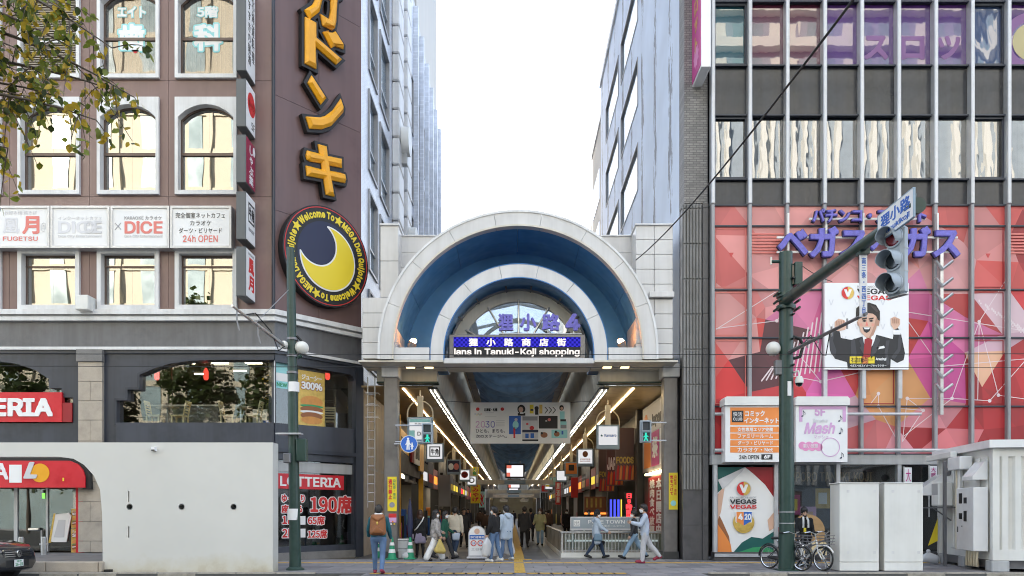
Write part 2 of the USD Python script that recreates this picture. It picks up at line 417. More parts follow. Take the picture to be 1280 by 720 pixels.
spec('granite', (0.115, 0.11, 0.112), 0.38, var=0.16, vs=2.0, bump=0.08, bs=160, fine=0.5, streak=0.12)
spec('granite_rib', (0.26, 0.255, 0.25), 0.6, var=0.14, vs=2.0, bs=120, fine=0.3, streak=0.2)
spec('spandrel', (0.022, 0.024, 0.030), 0.25, var=0.25, vs=1.1, streak=0.4, coat=0.12)
spec('blue_wall', (0.50, 0.56, 0.66), 0.6, var=0.05, vs=0.6, streak=0.06)
spec('wood', (0.42, 0.26, 0.12), 0.5, var=0.15, vs=5)
spec('wood_light', (0.74, 0.60, 0.36), 0.5, var=0.12, vs=5)
spec('lamp_red', (0.9, 0.08, 0.05), emit=0.6)
spec('lamp_warm', (1.0, 0.36, 0.08), emit=30.0)
spec('downlight', (1.0, 0.70, 0.32), emit=3.2)
spec('tube_light', (1.0, 0.93, 0.76), emit=2.6)
spec('tube_warm', (1.0, 0.74, 0.40), emit=4.0)
spec('led_blue', (0.045, 0.04, 0.72), emit=0.28)
spec('led_black', (0.006, 0.006, 0.008), 0.6, var=0.0)
spec('led_white', (1.0, 0.93, 0.88), emit=0.34)
spec('screen_white', (0.95, 0.93, 0.98), emit=0.34)
spec('screen_red', (0.9, 0.22, 0.15), emit=0.26)
spec('screen_dim', (0.35, 0.4, 0.6), emit=0.2)
spec('neon_red', (1.0, 0.05, 0.06), emit=0.6)
spec('neon_orange', (1.0, 0.30, 0.05), emit=0.5)
spec('neon_blue', (0.08, 0.1, 1.0), emit=0.4)
spec('neon_yellow', (1.0, 0.75, 0.1), emit=0.3)
spec('sign_lit', (0.95, 0.95, 0.97), emit=0.24)
spec('walk_green', (0.05, 0.85, 0.62), emit=0.30)
spec('exit_green', (0.3, 1.0, 0.15), emit=0.4)
spec('shop_light', (1.0, 0.86, 0.62), emit=1.5)
spec('shop_fill', (1.0, 0.82, 0.55), emit=6.0)  # strong glow for the lights added to fill the upper shop
spec('letter_bronze', (0.30, 0.20, 0.10), 0.45, var=0.1)
spec('sign_box_blue', (0.26, 0.36, 0.46), 0.4, var=0.04)
spec('cream_paint', (0.70, 0.62, 0.46), 0.4, var=0.05)
spec('yellow_frame', (0.72, 0.38, 0.015), 0.35, var=0.06)
spec('lens_dark', (0.03, 0.04, 0.05), 0.15, var=0.0, coat=0.5)
spec('lens_red', (0.16, 0.012, 0.02), 0.15, var=0.0, coat=0.5)
spec('chrome', (0.75, 0.75, 0.75), 0.12, 1.0, var=0.0)
spec('car_black', (0.010, 0.011, 0.013), 0.2, var=0.0, coat=0.9)
spec('rubber', (0.02, 0.02, 0.02), 0.75, var=0.1)
spec('sign_case', (0.105, 0.112, 0.115), 0.5, var=0.08, streak=0.1)
spec('crimson', (0.25, 0.012, 0.05), 0.4, var=0.04)
spec('mullion_grey', (0.30, 0.30, 0.31), 0.4, 0.1, var=0.08, streak=0.15)
spec('cable', (0.012, 0.012, 0.012), 0.6, var=0.0)
spec('leaf_yellow', (0.52, 0.37, 0.04), 0.5, var=0.2, vs=9, trans=0.4)
spec('leaf_green', (0.19, 0.23, 0.035), 0.5, var=0.2, vs=9, trans=0.4)
spec('leaf_dark', (0.05, 0.075, 0.018), 0.5, var=0.2, vs=9, trans=0.35)
spec('bark', (0.09, 0.07, 0.055), 0.85, var=0.25, vs=8, bump=0.6, bs=25)
spec('cone_green', (0.015, 0.28, 0.14), 0.45, var=0.06)
spec('plastic_clear', (0.74, 0.75, 0.77), 0.3, var=0.05, trans=0.3)
spec('earth', (0.10, 0.08, 0.06), 0.95, var=0.3)
pane_mat('glass_mirror', 0.36, (0.3, 0.33, 0.33), wav=0.0035, ws=0.8)
pane_mat('glass_dental', 0.15, (0.75, 0.75, 0.75), wav=0.004, ws=0.9)
pane_mat('glass_shop', 0.085, (0.80, 0.84, 0.85), wav=0.006, ws=0.7)
pane_mat('glass_side', 0.34, (0.80, 0.86, 0.92), wav=0.010, ws=0.8)
pane_mat('glass_tower', 0.25, (0.30, 0.36, 0.45), wav=0.0012, ws=2.2)
pane_mat('glass_purple', 0.12, (0.5, 0.4, 0.6), wav=0.0013, ws=2.0, film=(0.085, 0.03, 0.16), film_w=0.8)
pane_mat('glass_maroon', 0.15, (0.5, 0.4, 0.6), wav=0.0013, ws=2.0, film=(0.10, 0.02, 0.045), film_w=0.8)
pane_mat('glass_teal', 0.15, (0.5, 0.4, 0.6), wav=0.0013, ws=2.0, film=(0.02, 0.09, 0.115), film_w=0.8)
pane_mat('glass_indigo', 0.14, (0.5, 0.4, 0.6), wav=0.02, ws=1.4, film=(0.05, 0.08, 0.17), film_w=0.85)
pane_mat('glass_roof', 0.22, (0.86, 0.90, 0.94), wav=0.004)
pane_mat('glass_rail', 0.16, (0.78, 0.86, 0.85), wav=0.004)
# ---------------------------------------------------------------- the ground
road = obj('road', bx(-60, 60, -21.0, 19.24, -0.5, -0.13), 'asphalt', kind='structure', label='asphalt avenue in front of the kerb')
KY0, KY1 = 19.25, 19.45
pave = thing('pavement', 'grey stone slab pavement between the kerb and the buildings', kind='structure')
obj('paving_bed', bx(-60, 60, 19.25, 24.98, -0.45, -0.02), 'joint', pave)
obj('paving_apron', bx(-4.3, 4.9, 17.0, 19.249, -0.45, -0.03), 'joint', pave)
_r = random.Random(3)
SX, SY = 0.95, 0.80
gy = KY1
def slab(x0, x1, y0, y1, z=0.0, m=None):
    g = 0.010
    obj('paving_slab', bx(x0 + g, x1 - g, y0 + g, y1 - g, -0.05, z + _r.uniform(-0.002, 0.002)), m or _r.choice(['paving', 'paving', 'paving_b', 'paving_c']), pave, smooth=False)
row = 0
while gy < 24.9:
    y1 = min(gy + SY, 24.97)
    x = -14.6 - (row % 2) * SX / 2
    while x < 15.2:
        slab(x, x + SX, gy, y1); x += SX
    gy += SY; row += 1
gy = KY1 - SY                               # the slabs run out over the dropped kerb in front of the arcade
while gy > 17.2:
    x = -4.2 + (row % 2) * SX / 2
    while x + SX < 4.85:
        slab(x, x + SX, gy, gy + SY, -0.012); x += SX
    gy -= SY; row += 1
for x0, x1 in ((-60, -14.6), (15.65, 60)):
    obj('paving_field', bx(x0, x1, KY1, 24.97, -0.05, -0.001), 'paving', pave)
kerb = thing('kerb', 'pale granite kerb along the avenue, dropped in front of the arcade', kind='structure')
x = -16.0
while x < 17.5:
    if x + 1.0 < -4.3 or x > 4.85:
        e = _r.uniform(-0.003, 0.003)
        obj('kerb_stone', bx(x + 0.006, x + 0.994, KY0 + e, KY1 - 0.004, -0.4, 0.015 + e, 0.02), 'kerb_granite', kerb)
    x += 1.0
obj('kerb_end', bx(-60, -16.0, KY0, KY1 - 0.004, -0.4, 0.012), 'kerb_granite', kerb)
obj('kerb_end', bx(17.6, 60, KY0, KY1 - 0.004, -0.4, 0.012), 'kerb_granite', kerb)

def tact(name_, x0, x1, y0, y1, z=0.004, ribs='y'):
    ms = [bx(x0, x1, y0, y1, -0.004, z)]
    n = max(1, int(round(max(x1 - x0, y1 - y0) / 0.3)))
    if x1 - x0 > y1 - y0:
        for i in range(n):
            a = x0 + (x1 - x0) * i / n; w = (x1 - x0) / n
            for k in range(4):
                yy = y0 + (y1 - y0) * (k + 0.5) / 4; ms.append(bx(a + 0.03, a + w - 0.03, yy - 0.018, yy + 0.018, z - 0.001, z + 0.006))
    else:
        for i in range(n):
            a = y0 + (y1 - y0) * i / n; w = (y1 - y0) / n
            for k in range(4):
                xx = x0 + (x1 - x0) * (k + 0.5) / 4; ms.append(bx(xx - 0.018, xx + 0.018, a + 0.03, a + w - 0.03, z - 0.001, z + 0.006))
    obj('guide_strip', ms, 'tactile', tac, smooth=False)
tac = thing('tactile_paving', 'yellow ribbed tactile guide strips across the pavement and into the arcade', kind='structure')
tact('a', -12.6, 0.05, 23.05, 23.33); tact('a', 0.36, 15.5, 23.05, 23.33)
tact('b', -3.6, 0.05, 19.05, 19.40, -0.004); tact('b', 0.36, 2.9, 19.05, 19.40, -0.004)
tact('c', 0.06, 0.35, 19.42, 23.04); tact('c', 0.06, 0.35, 23.35, 24.6); tact('d', -0.25, 0.65, 24.62, 24.95)

# the arcade floor: bands of dark and pale tiles running inward
floor = thing('arcade_floor', 'dark and pale tiled floor running down the arcade', kind='structure')
obj('floor_bed', bx(-5.24, 5.5, 24.99, 150, -0.4, -0.02), 'joint', floor)
bands = [(-5.2, -3.3, 'arcade_dark'), (-3.3, -2.2, 'arcade_light'), (-2.2, -0.9, 'arcade_dark'), (-0.9, 0.06, 'arcade_dark'), (0.42, 1.2, 'arcade_dark'), (1.2, 2.5, 'arcade_light'), (2.5, 5.4, 'arcade_dark')]
y = 25.0
i = 0
while y < 44:
    L = 1.6
    for k, (a, b, m) in enumerate(bands):
        mm = m if (i + k) % 5 else ('arcade_light' if m == 'arcade_dark' and k in (2, 5) else m)
        obj('floor_tile', bx(a + 0.004, b - 0.004, y + 0.004, y + L - 0.004, -0.05, _r.uniform(-0.001, 0.001)), mm, floor, smooth=False)
    y += L; i += 1
for a, b, m in bands:
    obj('floor_band', bx(a + 0.004, b - 0.004, y, 150, -0.05, 0.0), m, floor, smooth=False)
obj('guide_strip', bx(0.07, 0.41, 24.97, 110, -0.02, 0.003), 'tactile', floor)
# ---------------------------------------------------------------- the left building
LF = front(24.0)
CA = math.radians(47.4)
CH = Frame((-7.50, 24.0, 0), (math.cos(CA), math.sin(CA), 0))          # the cut corner
CL = 3.32
SW = Frame((-5.253, 26.444, 0), (0, 1, 0))                             # the flank along the arcade
LX = -19.0
brick_mat('tile_white', (0.76, 0.80, 0.88), (0.70, 0.74, 0.83), (0.5, 0.53, 0.6), 1.0, 0.24, 0.075, 0.008, 0.35, 'yz', 0.3)
B = thing('department_store', 'tall brown panelled corner department store with arched white window surrounds', 'building', loc=(-12, 27, 0), world=True)
zc = LF.uv(0, 388)[1]                                                    # top of the cornice
ZT = 28.6
COLS = [-172, -74, 24, 123, 220]
def px2(fr, y): return fr.uv(300, y)[1]
# core behind the panels; the unseen set-back top mass is added to block sun
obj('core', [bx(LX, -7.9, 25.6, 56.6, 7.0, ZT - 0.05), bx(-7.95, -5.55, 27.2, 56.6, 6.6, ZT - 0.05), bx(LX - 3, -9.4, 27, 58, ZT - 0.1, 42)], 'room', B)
obj('roof_slab', Frame((0, 0, ZT), (1, 0, 0), (0, 1, 0)).ext(Polygon([(LX, 24), (-7.5, 24), (-5.25, 26.44), (-5.25, 56.7), (LX, 56.7)]), 0, 0.4), 'trim_grey', B)

def win_open(x0, row):
    if row == 0:
        return LF.R(x0 + 5, 318, x0 + 72, 382)
    oy = -145 * (row - 1)
    pts = [LF.uv(x0 + 4, 239 + oy), LF.uv(x0 + 73, 239 + oy), LF.uv(x0 + 73, 148 + oy)]
    for i in range(9):
        a = i / 8; xx = x0 + 73 - 69 * a; yy = 148 - 16 * math.sin(math.pi * a) ** 0.75
        pts.append(LF.uv(xx, yy + oy))
    pts += [LF.uv(x0 + 4, 148 + oy)]
    return Polygon(pts)
def win_outer(x0, row):
    if row == 0: return LF.R(x0, 312, x0 + 77, 388.0)
    oy = -145 * (row - 1)
    return LF.R(x0, 123 + oy, x0 + 77, 244 + oy)

holes = {(c, r): win_outer(COLS[c], r) for c in range(5) for r in range(4)}
allh = union_all([h.buffer(0.004, join_style=2) for h in holes.values()])
# brown cladding panels, one by one
vx = [LF.uv(x, 0)[0] for x in (-232, -132, -33, 112, 211, 340)]; vx[0] = LX; vx[-1] = -7.5
vx = [LX] + [LF.uv(x, 0)[0] for x in (-182 + 5, -85, 12, 112, 211, 300)] + [-7.56]
vz = [zc] + [px2(LF, y) for y in (246, 101, -44, -189)] + [23.5, 26.2, ZT]
for i in range(len(vx) - 1):
    for j in range(len(vz) - 1):
        g = sbox(vx[i] + 0.006, vz[j] + 0.006, vx[i + 1] - 0.006, vz[j + 1] - 0.006).difference(allh)
        for p in polys(g):
            if p.area > 0.02: obj('wall_panel', LF.ext(p, -0.25, 0), 'brown', B, smooth=False)
obj('wall_backing', LF.ext(sbox(LX, zc, -7.6, ZT).difference(allh), -0.45, -0.26), 'frame_dark', B, smooth=False)
cz = [zc - 0.55] + [px2(LF, y) for y in (262, 118, -27, -172)] + [24.0, ZT]
for i, (a, b) in enumerate(((0.02, 1.62), (1.632, CL))):
    for j in range(len(cz) - 1):
        dz = 0.35 * (i == 1)
        obj('wall_panel', CH.ext(sbox(a, cz[j] + 0.006, b, cz[j + 1] - 0.006), -0.25, 0), 'brown_shaded', B, smooth=False)
obj('wall_backing', CH.ext(sbox(0.1, zc - 0.5, CL - 0.02, ZT), -0.4, -0.26), 'frame_dark', B, smooth=False)
obj('corner_post', rod((-7.53, 23.985, zc - 0.02), (-7.53, 23.985, ZT), 0.055, sides=8), 'frame_dark', B)

def window(c, r):
    x0 = COLS[c]; op, out = win_open(x0, r), holes[c, r]
    w = obj('window', [LF.ext(out.difference(op), -0.05, 0.10), LF.ext(out.buffer(-0.03).difference(op), -0.24, -0.051)], 'trim', B, smooth=False)
    dental = r == 2 and c in (3, 4)
    if r == 2 and c in (2, 1):
        a, b, e, f = op.bounds
        ms = []
        z = b + 0.02
        while z < f - 0.05:
            m = bx(a, e, -0.012, 0.012, -0.045, 0.045); m.apply_transform(trimesh.transformations.rotation_matrix(-0.7, (1, 0, 0)))
            m = bx(a + 0.001, e - 0.001, 24.06, 24.13, z, z + 0.03); ms.append(m); z += 0.075
        obj('louvre', ms, 'stone_beige', w, smooth=False, kind='stuff')
        obj('mullion', LF.ext(LF.R(x0 + 4, 50, x0 + 73, 53).intersection(op), -0.13, 0.0), 'trim', w)
        return
    oy = -145 * (r - 1)
    barY = (331, 333) if r == 0 else (189 + oy, 192.5 + oy)
    bar = LF.R(x0, barY[0], x0 + 80, barY[1]).intersection(op)
    fr_ = op.difference(op.buffer(-0.05, join_style=2))
    obj('mullion', [LF.ext(bar, -0.2, -0.12), LF.ext(fr_, -0.2, -0.13)], 'frame_bronze', w, smooth=False)
    inner = op.buffer(-0.045, join_style=2)
    up = inner.intersection(LF.R(x0 - 5, -999, x0 + 90, barY[0] + 0.3)); lo = inner.intersection(LF.R(x0 - 5, barY[1] - 0.3, x0 + 90, 999))
    k = 0.0
    for g in (up, lo):
        if r == 0 and g is lo or (r == 1):
            a, b, e, f = g.bounds; mid = (a + e) / 2 + 0.02
            for h in (sbox(a - 1, b - 1, mid, f + 1), sbox(mid, b - 1, e + 1, f + 1)):
                obj('pane', LF.ext(g.intersection(h), -0.168 - k, -0.16 - k), 'glass_mirror', w, smooth=False); k += 0.006
        else:
            obj('pane', LF.ext(g, -0.168, -0.16), 'glass_dental' if dental else 'glass_mirror', w, smooth=False)
    a, b, e, f = op.bounds
    cw = []
    n = 26
    for i in range(n):                                              # folds of the curtain behind the pane
        u0, u1 = a + (e - a) * i / n, a + (e - a) * (i + 1) / n
        yy = 24.45 + 0.04 * (i % 2)
        cw.append(bx(u0, u1, yy, yy + 0.02, b - 0.05, f))
    if dental or (c + r) % 4 == 0: obj('curtain', cw, 'blind' if dental else 'curtain', w, smooth=False)
for c in range(5):
    for r in range(4): window(c, r)

def outlined(T, fr, s, box, ink, halo, d, buf=0.03, kind='jp', bold=2, t=0.004):
    b = fr.B(*box); g = fit(text(s, kind, bold), *b)
    obj('lettering', fr.ext(g.buffer(buf), d, d + t), halo, T, smooth=False)
    obj('lettering', fr.ext(g, d + t + 0.002, d + 2 * t + 0.002), ink, T, smooth=False)
dn = thing('window_lettering', 'white and cyan dental clinic lettering on the two top windows', 'lettering', loc=(-11, 24, 15), world=True)
outlined(dn, LF, 'エイト', (144, 4, 179, 18), 'print_white', 'print_cyan', -0.155, 0.02)
outlined(dn, LF, '歯', (145, 26, 178, 60), 'print_white', 'print_cyan', -0.155, 0.05)
outlined(dn, LF, '5階', (244, 4, 270, 18), 'print_white', 'print_cyan', -0.155, 0.02)
outlined(dn, LF, '科', (240, 26, 275, 60), 'print_white', 'print_cyan', -0.155, 0.05)
flat(dn, LF, Polygon([LF.uv(166, 61), LF.uv(169, 58), LF.uv(163, 58)]).buffer(0.05), 'print_red', -0.155)

# cornice, frieze and rail run round the corner
def both(y0, y1, d0, d1, mat, name, u1=CL, dx=0.0):
    z1, z0 = px2(LF, y0), px2(LF, y1)
    k = math.tan(CA / 2)
    pts0 = [(LX, 24 - d1), (-7.5 + d1 * k, 24 - d1)]
    end = CH.pt(u1, 0, d1); pts0 += [(end[0], end[1])]
    end = CH.pt(u1, 0, d0); pts0 += [(end[0], end[1]), (-7.5 + d0 * k, 24 - d0), (LX, 24 - d0)]
    obj(name, Frame((0, 0, z0), (1, 0, 0), (0, 1, 0)).ext(Polygon(pts0), 0, z1 - z0), mat, B, smooth=False)
both(388.3, 394.5, -0.2, 0.20, 'trim', 'cornice')
both(394.5, 397.2, -0.2, 0.10, 'trim_grey', 'cornice')
both(397.2, 402, -0.2, 0.16, 'trim', 'cornice')
both(402, 434.6, -0.2, 0.03, 'frieze', 'frieze')
both(434.6, 438.2, -0.2, 0.15, 'trim', 'rail')
both(438.2, 442, -0.2, 0.10, 'navy', 'frieze_lip')
obj('vent_box', bx(*LF.uv(105, 0)[:1], LF.uv(121, 0)[0], 23.5, 24.0, px2(LF, 392), px2(LF, 374), 0.02), 'white_paint', B)

# first floor shop front: dark fascia with stepped, arched openings
W1 = LF.G((147.5, 529), (147.5, 501), (161, 501), (161, 487.5), (176, 487.5), (176, 469), (195, 461), (215, 455), (240, 451.5), (270, 450.5), (344, 450.5), (344, 529))
W0 = LF.G((-200, 529), (-200, 452), (0, 452), (22, 455), (45, 463), (62, 474), (62, 485.5), (78, 485.5), (78, 497), (92, 497), (92, 529))
ENT = LF.G((-200, 690), (-200, 571), (124, 571), (124, 690))
fas = LF.R(-200, 442, 345, 690); fas = fas.intersection(sbox(LX, 0.3, -7.49, 20))
obj('shop_front', LF.ext(fas.difference(union_all([W1, W0, ENT])), -0.35, 0.04), 'navy', B, smooth=False)
obj('shop_front_trim', LF.ext(W1.buffer(0.07, join_style=2).intersection(fas).difference(W1), 0.042, 0.09), 'frame_dark', B, smooth=False)
cw_top = [CH.uv(346, 452.5)[1], CH.uv(448, 470)[1]]
W2 = Polygon([(0.03, CH.uv(346, 529)[1]), (CL - 0.3, CH.uv(450, 537)[1]), (CL - 0.3, cw_top[1] - 0.2), (CL - 0.36, cw_top[1] - 0.06), (CL - 0.5, cw_top[1]), (0.03, cw_top[0])])
zl = px2(LF, 442)
W3 = Polygon([(0.1, CH.uv(346, 684)[1]), (CL - 0.34, CH.uv(346, 684)[1]), (CL - 0.34, CH.uv(346, 574)[1]), (0.1, CH.uv(346, 574)[1])])
obj('shop_front', CH.ext(sbox(0.0, 0.0, CL, zl).difference(union_all([W2, W3])), -0.35, 0.04), 'navy', B, smooth=False)
obj('shop_front_trim', CH.ext(sbox(CL - 0.3, 0.0, CL + 0.02, zl - 0.003), 0.042, 0.12), 'frame_dark', B)
obj('shop_front_trim', CH.ext(sbox(0.0, CH.uv(346, 565)[1], CL - 0.3, CH.uv(346, 560)[1]), 0.042, 0.13), 'frame_dark', B)
obj('sill', [LF.ext(LF.R(147, 528.6, 344, 553).intersection(fas), 0.042, 0.10)], 'navy', B)
obj('corner_mullion', rod((-7.49, 24.0, px2(LF, 529)), (-7.49, 24.0, px2(LF, 451)), 0.03, sides=8), 'alu', B)
for g, fr in ((W1, LF), (W0, LF), (W2, CH), (W3, CH)):
    a, b, e, f = g.bounds
    n = 2 if fr is CH else 3
    for i in range(n):
        s0, s1 = a + (e - a) * i / n, a + (e - a) * (i + 1) / n
        obj('shop_pane', fr.ext(g.buffer(0.03).intersection(sbox(s0 + 0.008, b - 1, s1 - 0.008, f + 1)), -0.125, -0.11), 'glass_shop', B, smooth=False)
for u in (1.05, 2.05): obj('mullion', CH.ext(sbox(u - 0.02, 3.4, u + 0.02, 4.3), -0.09, -0.05), 'frame_dark', B)
Z2, Z2c = px2(LF, 533), px2(LF, 447)
poly2 = lambda d: Polygon([(LX, 24 + d), (-7.5 - d * 0.5, 24 + d), tuple(CH.pt(CL - 0.02, 0, -d)[:2]), (-5.6, 31), (LX, 31)])
H = Frame((0, 0, 0), (1, 0, 0), (0, 1, 0))
obj('upper_shop_floor', H.ext(poly2(0.36), Z2 - 0.3, Z2), 'wood', B, smooth=False)
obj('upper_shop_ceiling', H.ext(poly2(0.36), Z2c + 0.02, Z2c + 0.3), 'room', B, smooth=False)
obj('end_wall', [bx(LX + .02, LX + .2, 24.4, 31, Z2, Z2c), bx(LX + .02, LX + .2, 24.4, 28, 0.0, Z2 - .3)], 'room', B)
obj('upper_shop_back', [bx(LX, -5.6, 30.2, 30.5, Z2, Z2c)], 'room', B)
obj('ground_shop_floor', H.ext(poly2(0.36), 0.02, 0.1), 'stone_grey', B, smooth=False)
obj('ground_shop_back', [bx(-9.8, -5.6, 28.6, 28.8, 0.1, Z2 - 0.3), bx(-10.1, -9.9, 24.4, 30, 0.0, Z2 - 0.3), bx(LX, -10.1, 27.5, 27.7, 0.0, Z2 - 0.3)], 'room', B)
obj('shop_fill_light', [bx(x, x + 0.4, 26 + k, 26.12 + k, Z2c - 0.02, Z2c + 0.019) for x, k in ((-12.6, 0), (-11.2, 0.8), (-9.6, 0.2), (-8.4, 1.2), (-7.6, 2.2), (-14, 0.6))] + [bx(x, x + .5, 24.75, 24.95, Z2c - .02, Z2c + .019) for x in (-12.0, -10.9, -9.8, -8.7, -15)], 'shop_fill', B)  # unseen ceiling lights, the window row added to brighten the chairs
# transom band and door frames of the ground floor on the corner
obj('transom', CH.ext(sbox(0.1, CH.uv(346, 589)[1], CL - 0.34, CH.uv(346, 576)[1]), -0.10, -0.04), 'trim_grey', B)
obj('plinth', CH.ext(sbox(-0.02, 0.0, CL, 0.25), 0.042, 0.10), 'stone_grey', B)
# stone pier between the openings, block by block
pier = obj('stone_pier', LF.ext(LF.R(102.5, 436, 131.5, 690), 0.045, 0.10), 'stone_grey', B)
yy = [454, 478, 502, 526, 552, 577, 602, 627, 652, 676, 690]
obj('stone_block', LF.ext(LF.R(100.5, 438.5, 132.5, 453.5), 0.101, 0.24), 'stone_grey', pier)
for i in range(len(yy) - 1):
    for (a, b) in (((102, 117), (117, 132)) if i % 2 else ((102, 132),)):
        obj('stone_block', LF.ext(LF.R(a + 0.2, yy[i] + 0.25, b - 0.2, yy[i + 1] - 0.25), 0.101, 0.2 + _r.uniform(-0.004, 0.004)), 'stone_beige', pier, smooth=False)
for i, (a, b) in enumerate(((603, 618), (618, 633), (633, 648), (648, 664), (664, 691))):
    for (c, d) in (((106, 114), (114, 126)) if i % 2 else ((106, 119), (119, 126))):
        obj('stone_block', LF.ext(LF.R(c + 0.2, a + 0.25, d - 0.2, b - 0.25), -0.15, 0.02 + _r.uniform(-0.004, 0.004)), 'stone_beige' if i < 4 else 'stone_grey', B, smooth=False)
# entrance: glass doors
ent_pane = LF.R(-200, 600, 98, 690)
for i, (a, b) in enumerate(((-200, -60), (-60, 11), (14, 51), (53, 98))):
    obj('door_pane', LF.ext(LF.R(a, 600, b, 689), -0.33, -0.318), 'glass_shop', B, smooth=False)
obj('door_frame', [LF.ext(LF.R(a, 598, b, 690), -0.36, -0.28) for a, b in ((10, 14.5), (50.5, 53), (-62, -59))] + [LF.ext(LF.R(-200, 598, 98, 602), -0.36, -0.28)], 'alu', B)
obj('red_post', LF.ext(LF.R(97.5, 606, 106, 692), -0.2, 0.12), 'red', B)
obj('door_handle', [rod(LF.pt(*LF.uv(30, 662), -0.24), LF.pt(*LF.uv(43, 662), -0.24), 0.05), rod(LF.pt(*LF.uv(46, 663), -0.24), LF.pt(*LF.uv(46, 690), -0.24), 0.02)], 'steel', B)
obj('exit_light', LF.ext(LF.R(46.5, 616, 49.5, 623), -0.27, -0.24), 'exit_green', B)

# flank along the arcade: white tile, dark framed windows
fl = []
SWcols = [(27.75, 29.5), (30.1, 32.3), (38.2, 40.2), (40.8, 42.8), (43.4, 45.4), (46.0, 48.0), (48.6, 50.6), (51.2, 53.2), (53.8, 55.8)]
rowsz = [28.0 - 3.66 * k for k in range(1, 7)]
hs = [sbox(a - SW.o[1], z - 2.95 + 2.6 - 2.6, b - SW.o[1], z) for a, b in SWcols for z in rowsz]
obj('flank_wall', SW.ext(sbox(0, 6.2, 56.7 - SW.o[1], ZT).difference(union_all(hs)), -0.3, 0), 'tile_white', B, smooth=False)
for h in hs:
    w = obj('flank_window', SW.ext(h.difference(h.buffer(-0.09, join_style=2)), -0.14, 0.06), 'mullion_grey', B, smooth=False)
    obj('pane', SW.ext(h.buffer(-0.085, join_style=2), -0.09, -0.08), 'glass_side', w, smooth=False)
    a, b, c, d = h.bounds
    obj('blind', SW.ext(sbox(a + .02, b + .02, c - .02, d - .02), -0.125, -0.11), 'curtain', w, smooth=False)  # pale sheet added behind the glass so the window looks sky-lit
    obj('mullion', SW.ext(sbox(a + 0.09, b + 0.95, c - 0.09, b + 1.02), -0.075, -0.03), 'alu', w)
for y0 in (33.2, 35.9):
    z = 7.0
    while z < 28.3:
        obj('duct_section', bx(-5.25, -4.93, y0, y0 + 1.5, z, z + 1.16, 0.05), 'trim', B); z += 1.22
for y0 in [41.4 + 2.6 * k for k in range(6)]:
    obj('flank_fin', bx(-5.25, -5.0, y0 - 0.94, y0 - 0.70, 7, ZT - 0.1), 'tile_white', B)
for (y0, z) in ((34.2, 18.2), (36.6, 14.6)):
    t = thing('round_sign', f'small white drum sign on the flank of the brown store, {"upper" if z > 16 else "lower"} one', 'sign', loc=(-4.75, y0, z), world=True)
    obj('drum', tube([(-4.92, y0, z), (-4.58, y0, z)], 0.62, 24), 'white_paint', t)
    obj('bracket', bx(-4.94, -4.7, y0 - 0.2, y0 + 0.2, z - 1.05, z - 0.55), 'trim_grey', t)

# neighbour towering over the flank
nb = thing('pale_tower', 'pale concrete tower rising behind the flank of the brown store', 'building', loc=(-10, 66, 0), world=True)
obj('wall', bx(-20, -7.2, 57.2, 72, 0, 64), 'tower_grey', nb)
obj('parapet', bx(-20, -7.1, 57.1, 72.1, 64, 64.6), 'trim', nb)
for z in np.arange(24, 46, 3.6): obj('window', bx(-12, -10.8, 57.17, 57.21, z, z + 1.5), 'lens_dark', nb)

# ---------------------------------------------------------------- signs on the left building
def signboard(x0, x1, label, d=0.34):
    t = thing('signboard', label, 'sign', loc=tuple(LF.pt(*LF.uv((x0 + x1) / 2, 314), 0)), world=True, group=None)
    g = LF.R(x0, 262.5, x1, 314.5)
    obj('frame', [LF.ext(g.difference(g.buffer(-0.07, join_style=2)), 0.0, d), LF.ext(g.buffer(-0.068, join_style=2), 0.0, d - 0.08)], 'alu', t, smooth=False)
    obj('panel', LF.ext(g.buffer(-0.07, join_style=2), d - 0.079, d - 0.03), 'print_white', t, smooth=False)
    return t
D = 0.312
s = signboard(-75, -3, 'white signboard cut by the left edge above the windows')
s = signboard(-2, 70, 'white signboard with red restaurant name second from the left')
letter(s, LF, text('月', bold=2), (36, 275, 57, 297), 'print_salmon', D); letter(s, LF, text('凰', bold=1), (12, 277, 32, 296), 'print_faint', D)
letter(s, LF, text('FUGETSU', 'en', 1), (12, 300, 55, 305.5), 'print_salmon', D); letter(s, LF, text('お好み焼 焼そば'), (14, 268.5, 54, 273), 'print_faint', D)
letter(s, LF, text('@'), (59, 283, 65, 294), 'print_lightgrey', D)
s = signboard(71, 144, 'white signboard with pale grey lettering in the middle of the row')
letter(s, LF, text('DiCE', 'en', 2), (80, 281, 134, 296), 'print_faint', D); letter(s, LF, text('インターネットカフェ'), (80, 275, 134, 280), 'print_faint', D)
letter(s, LF, text('CE', 'en', 2), (112, 281, 134, 296), 'print_lightgrey', D + 0.007)
letter(s, LF, text('Dice City Entertainment', 'en'), (80, 298, 134, 302), 'print_faint', D)
s = signboard(145, 217.5, 'white signboard with red karaoke lettering and a grey cross')
letter(s, LF, text('×'), (150, 283, 158, 292), 'print_grey', D); letter(s, LF, text('DiCE', 'en', 2), (162, 281, 209, 296.5), 'print_salmon', D)
letter(s, LF, text('KARAOKE カラオケ'), (162, 275, 208, 279.5), 'print_grey', D); letter(s, LF, text('Dice City Entertainment', 'en'), (162, 298, 209, 302), 'print_lightgrey', D)
s = signboard(218.5, 294, 'white signboard with dark Japanese lines and red 24h OPEN')
letter(s, LF, text('完全個室ネットカフェ'), (225, 270.5, 286, 277.5), 'print_black', D); letter(s, LF, text('カラオケ'), (243, 280.5, 269, 286.5), 'print_black', D)
letter(s, LF, text('ダーツ・ビリヤード'), (229, 289.5, 282, 296), 'print_black', D); letter(s, LF, text('24h OPEN', 'en', 1), (234, 298.5, 277, 307), 'print_salmon', D)

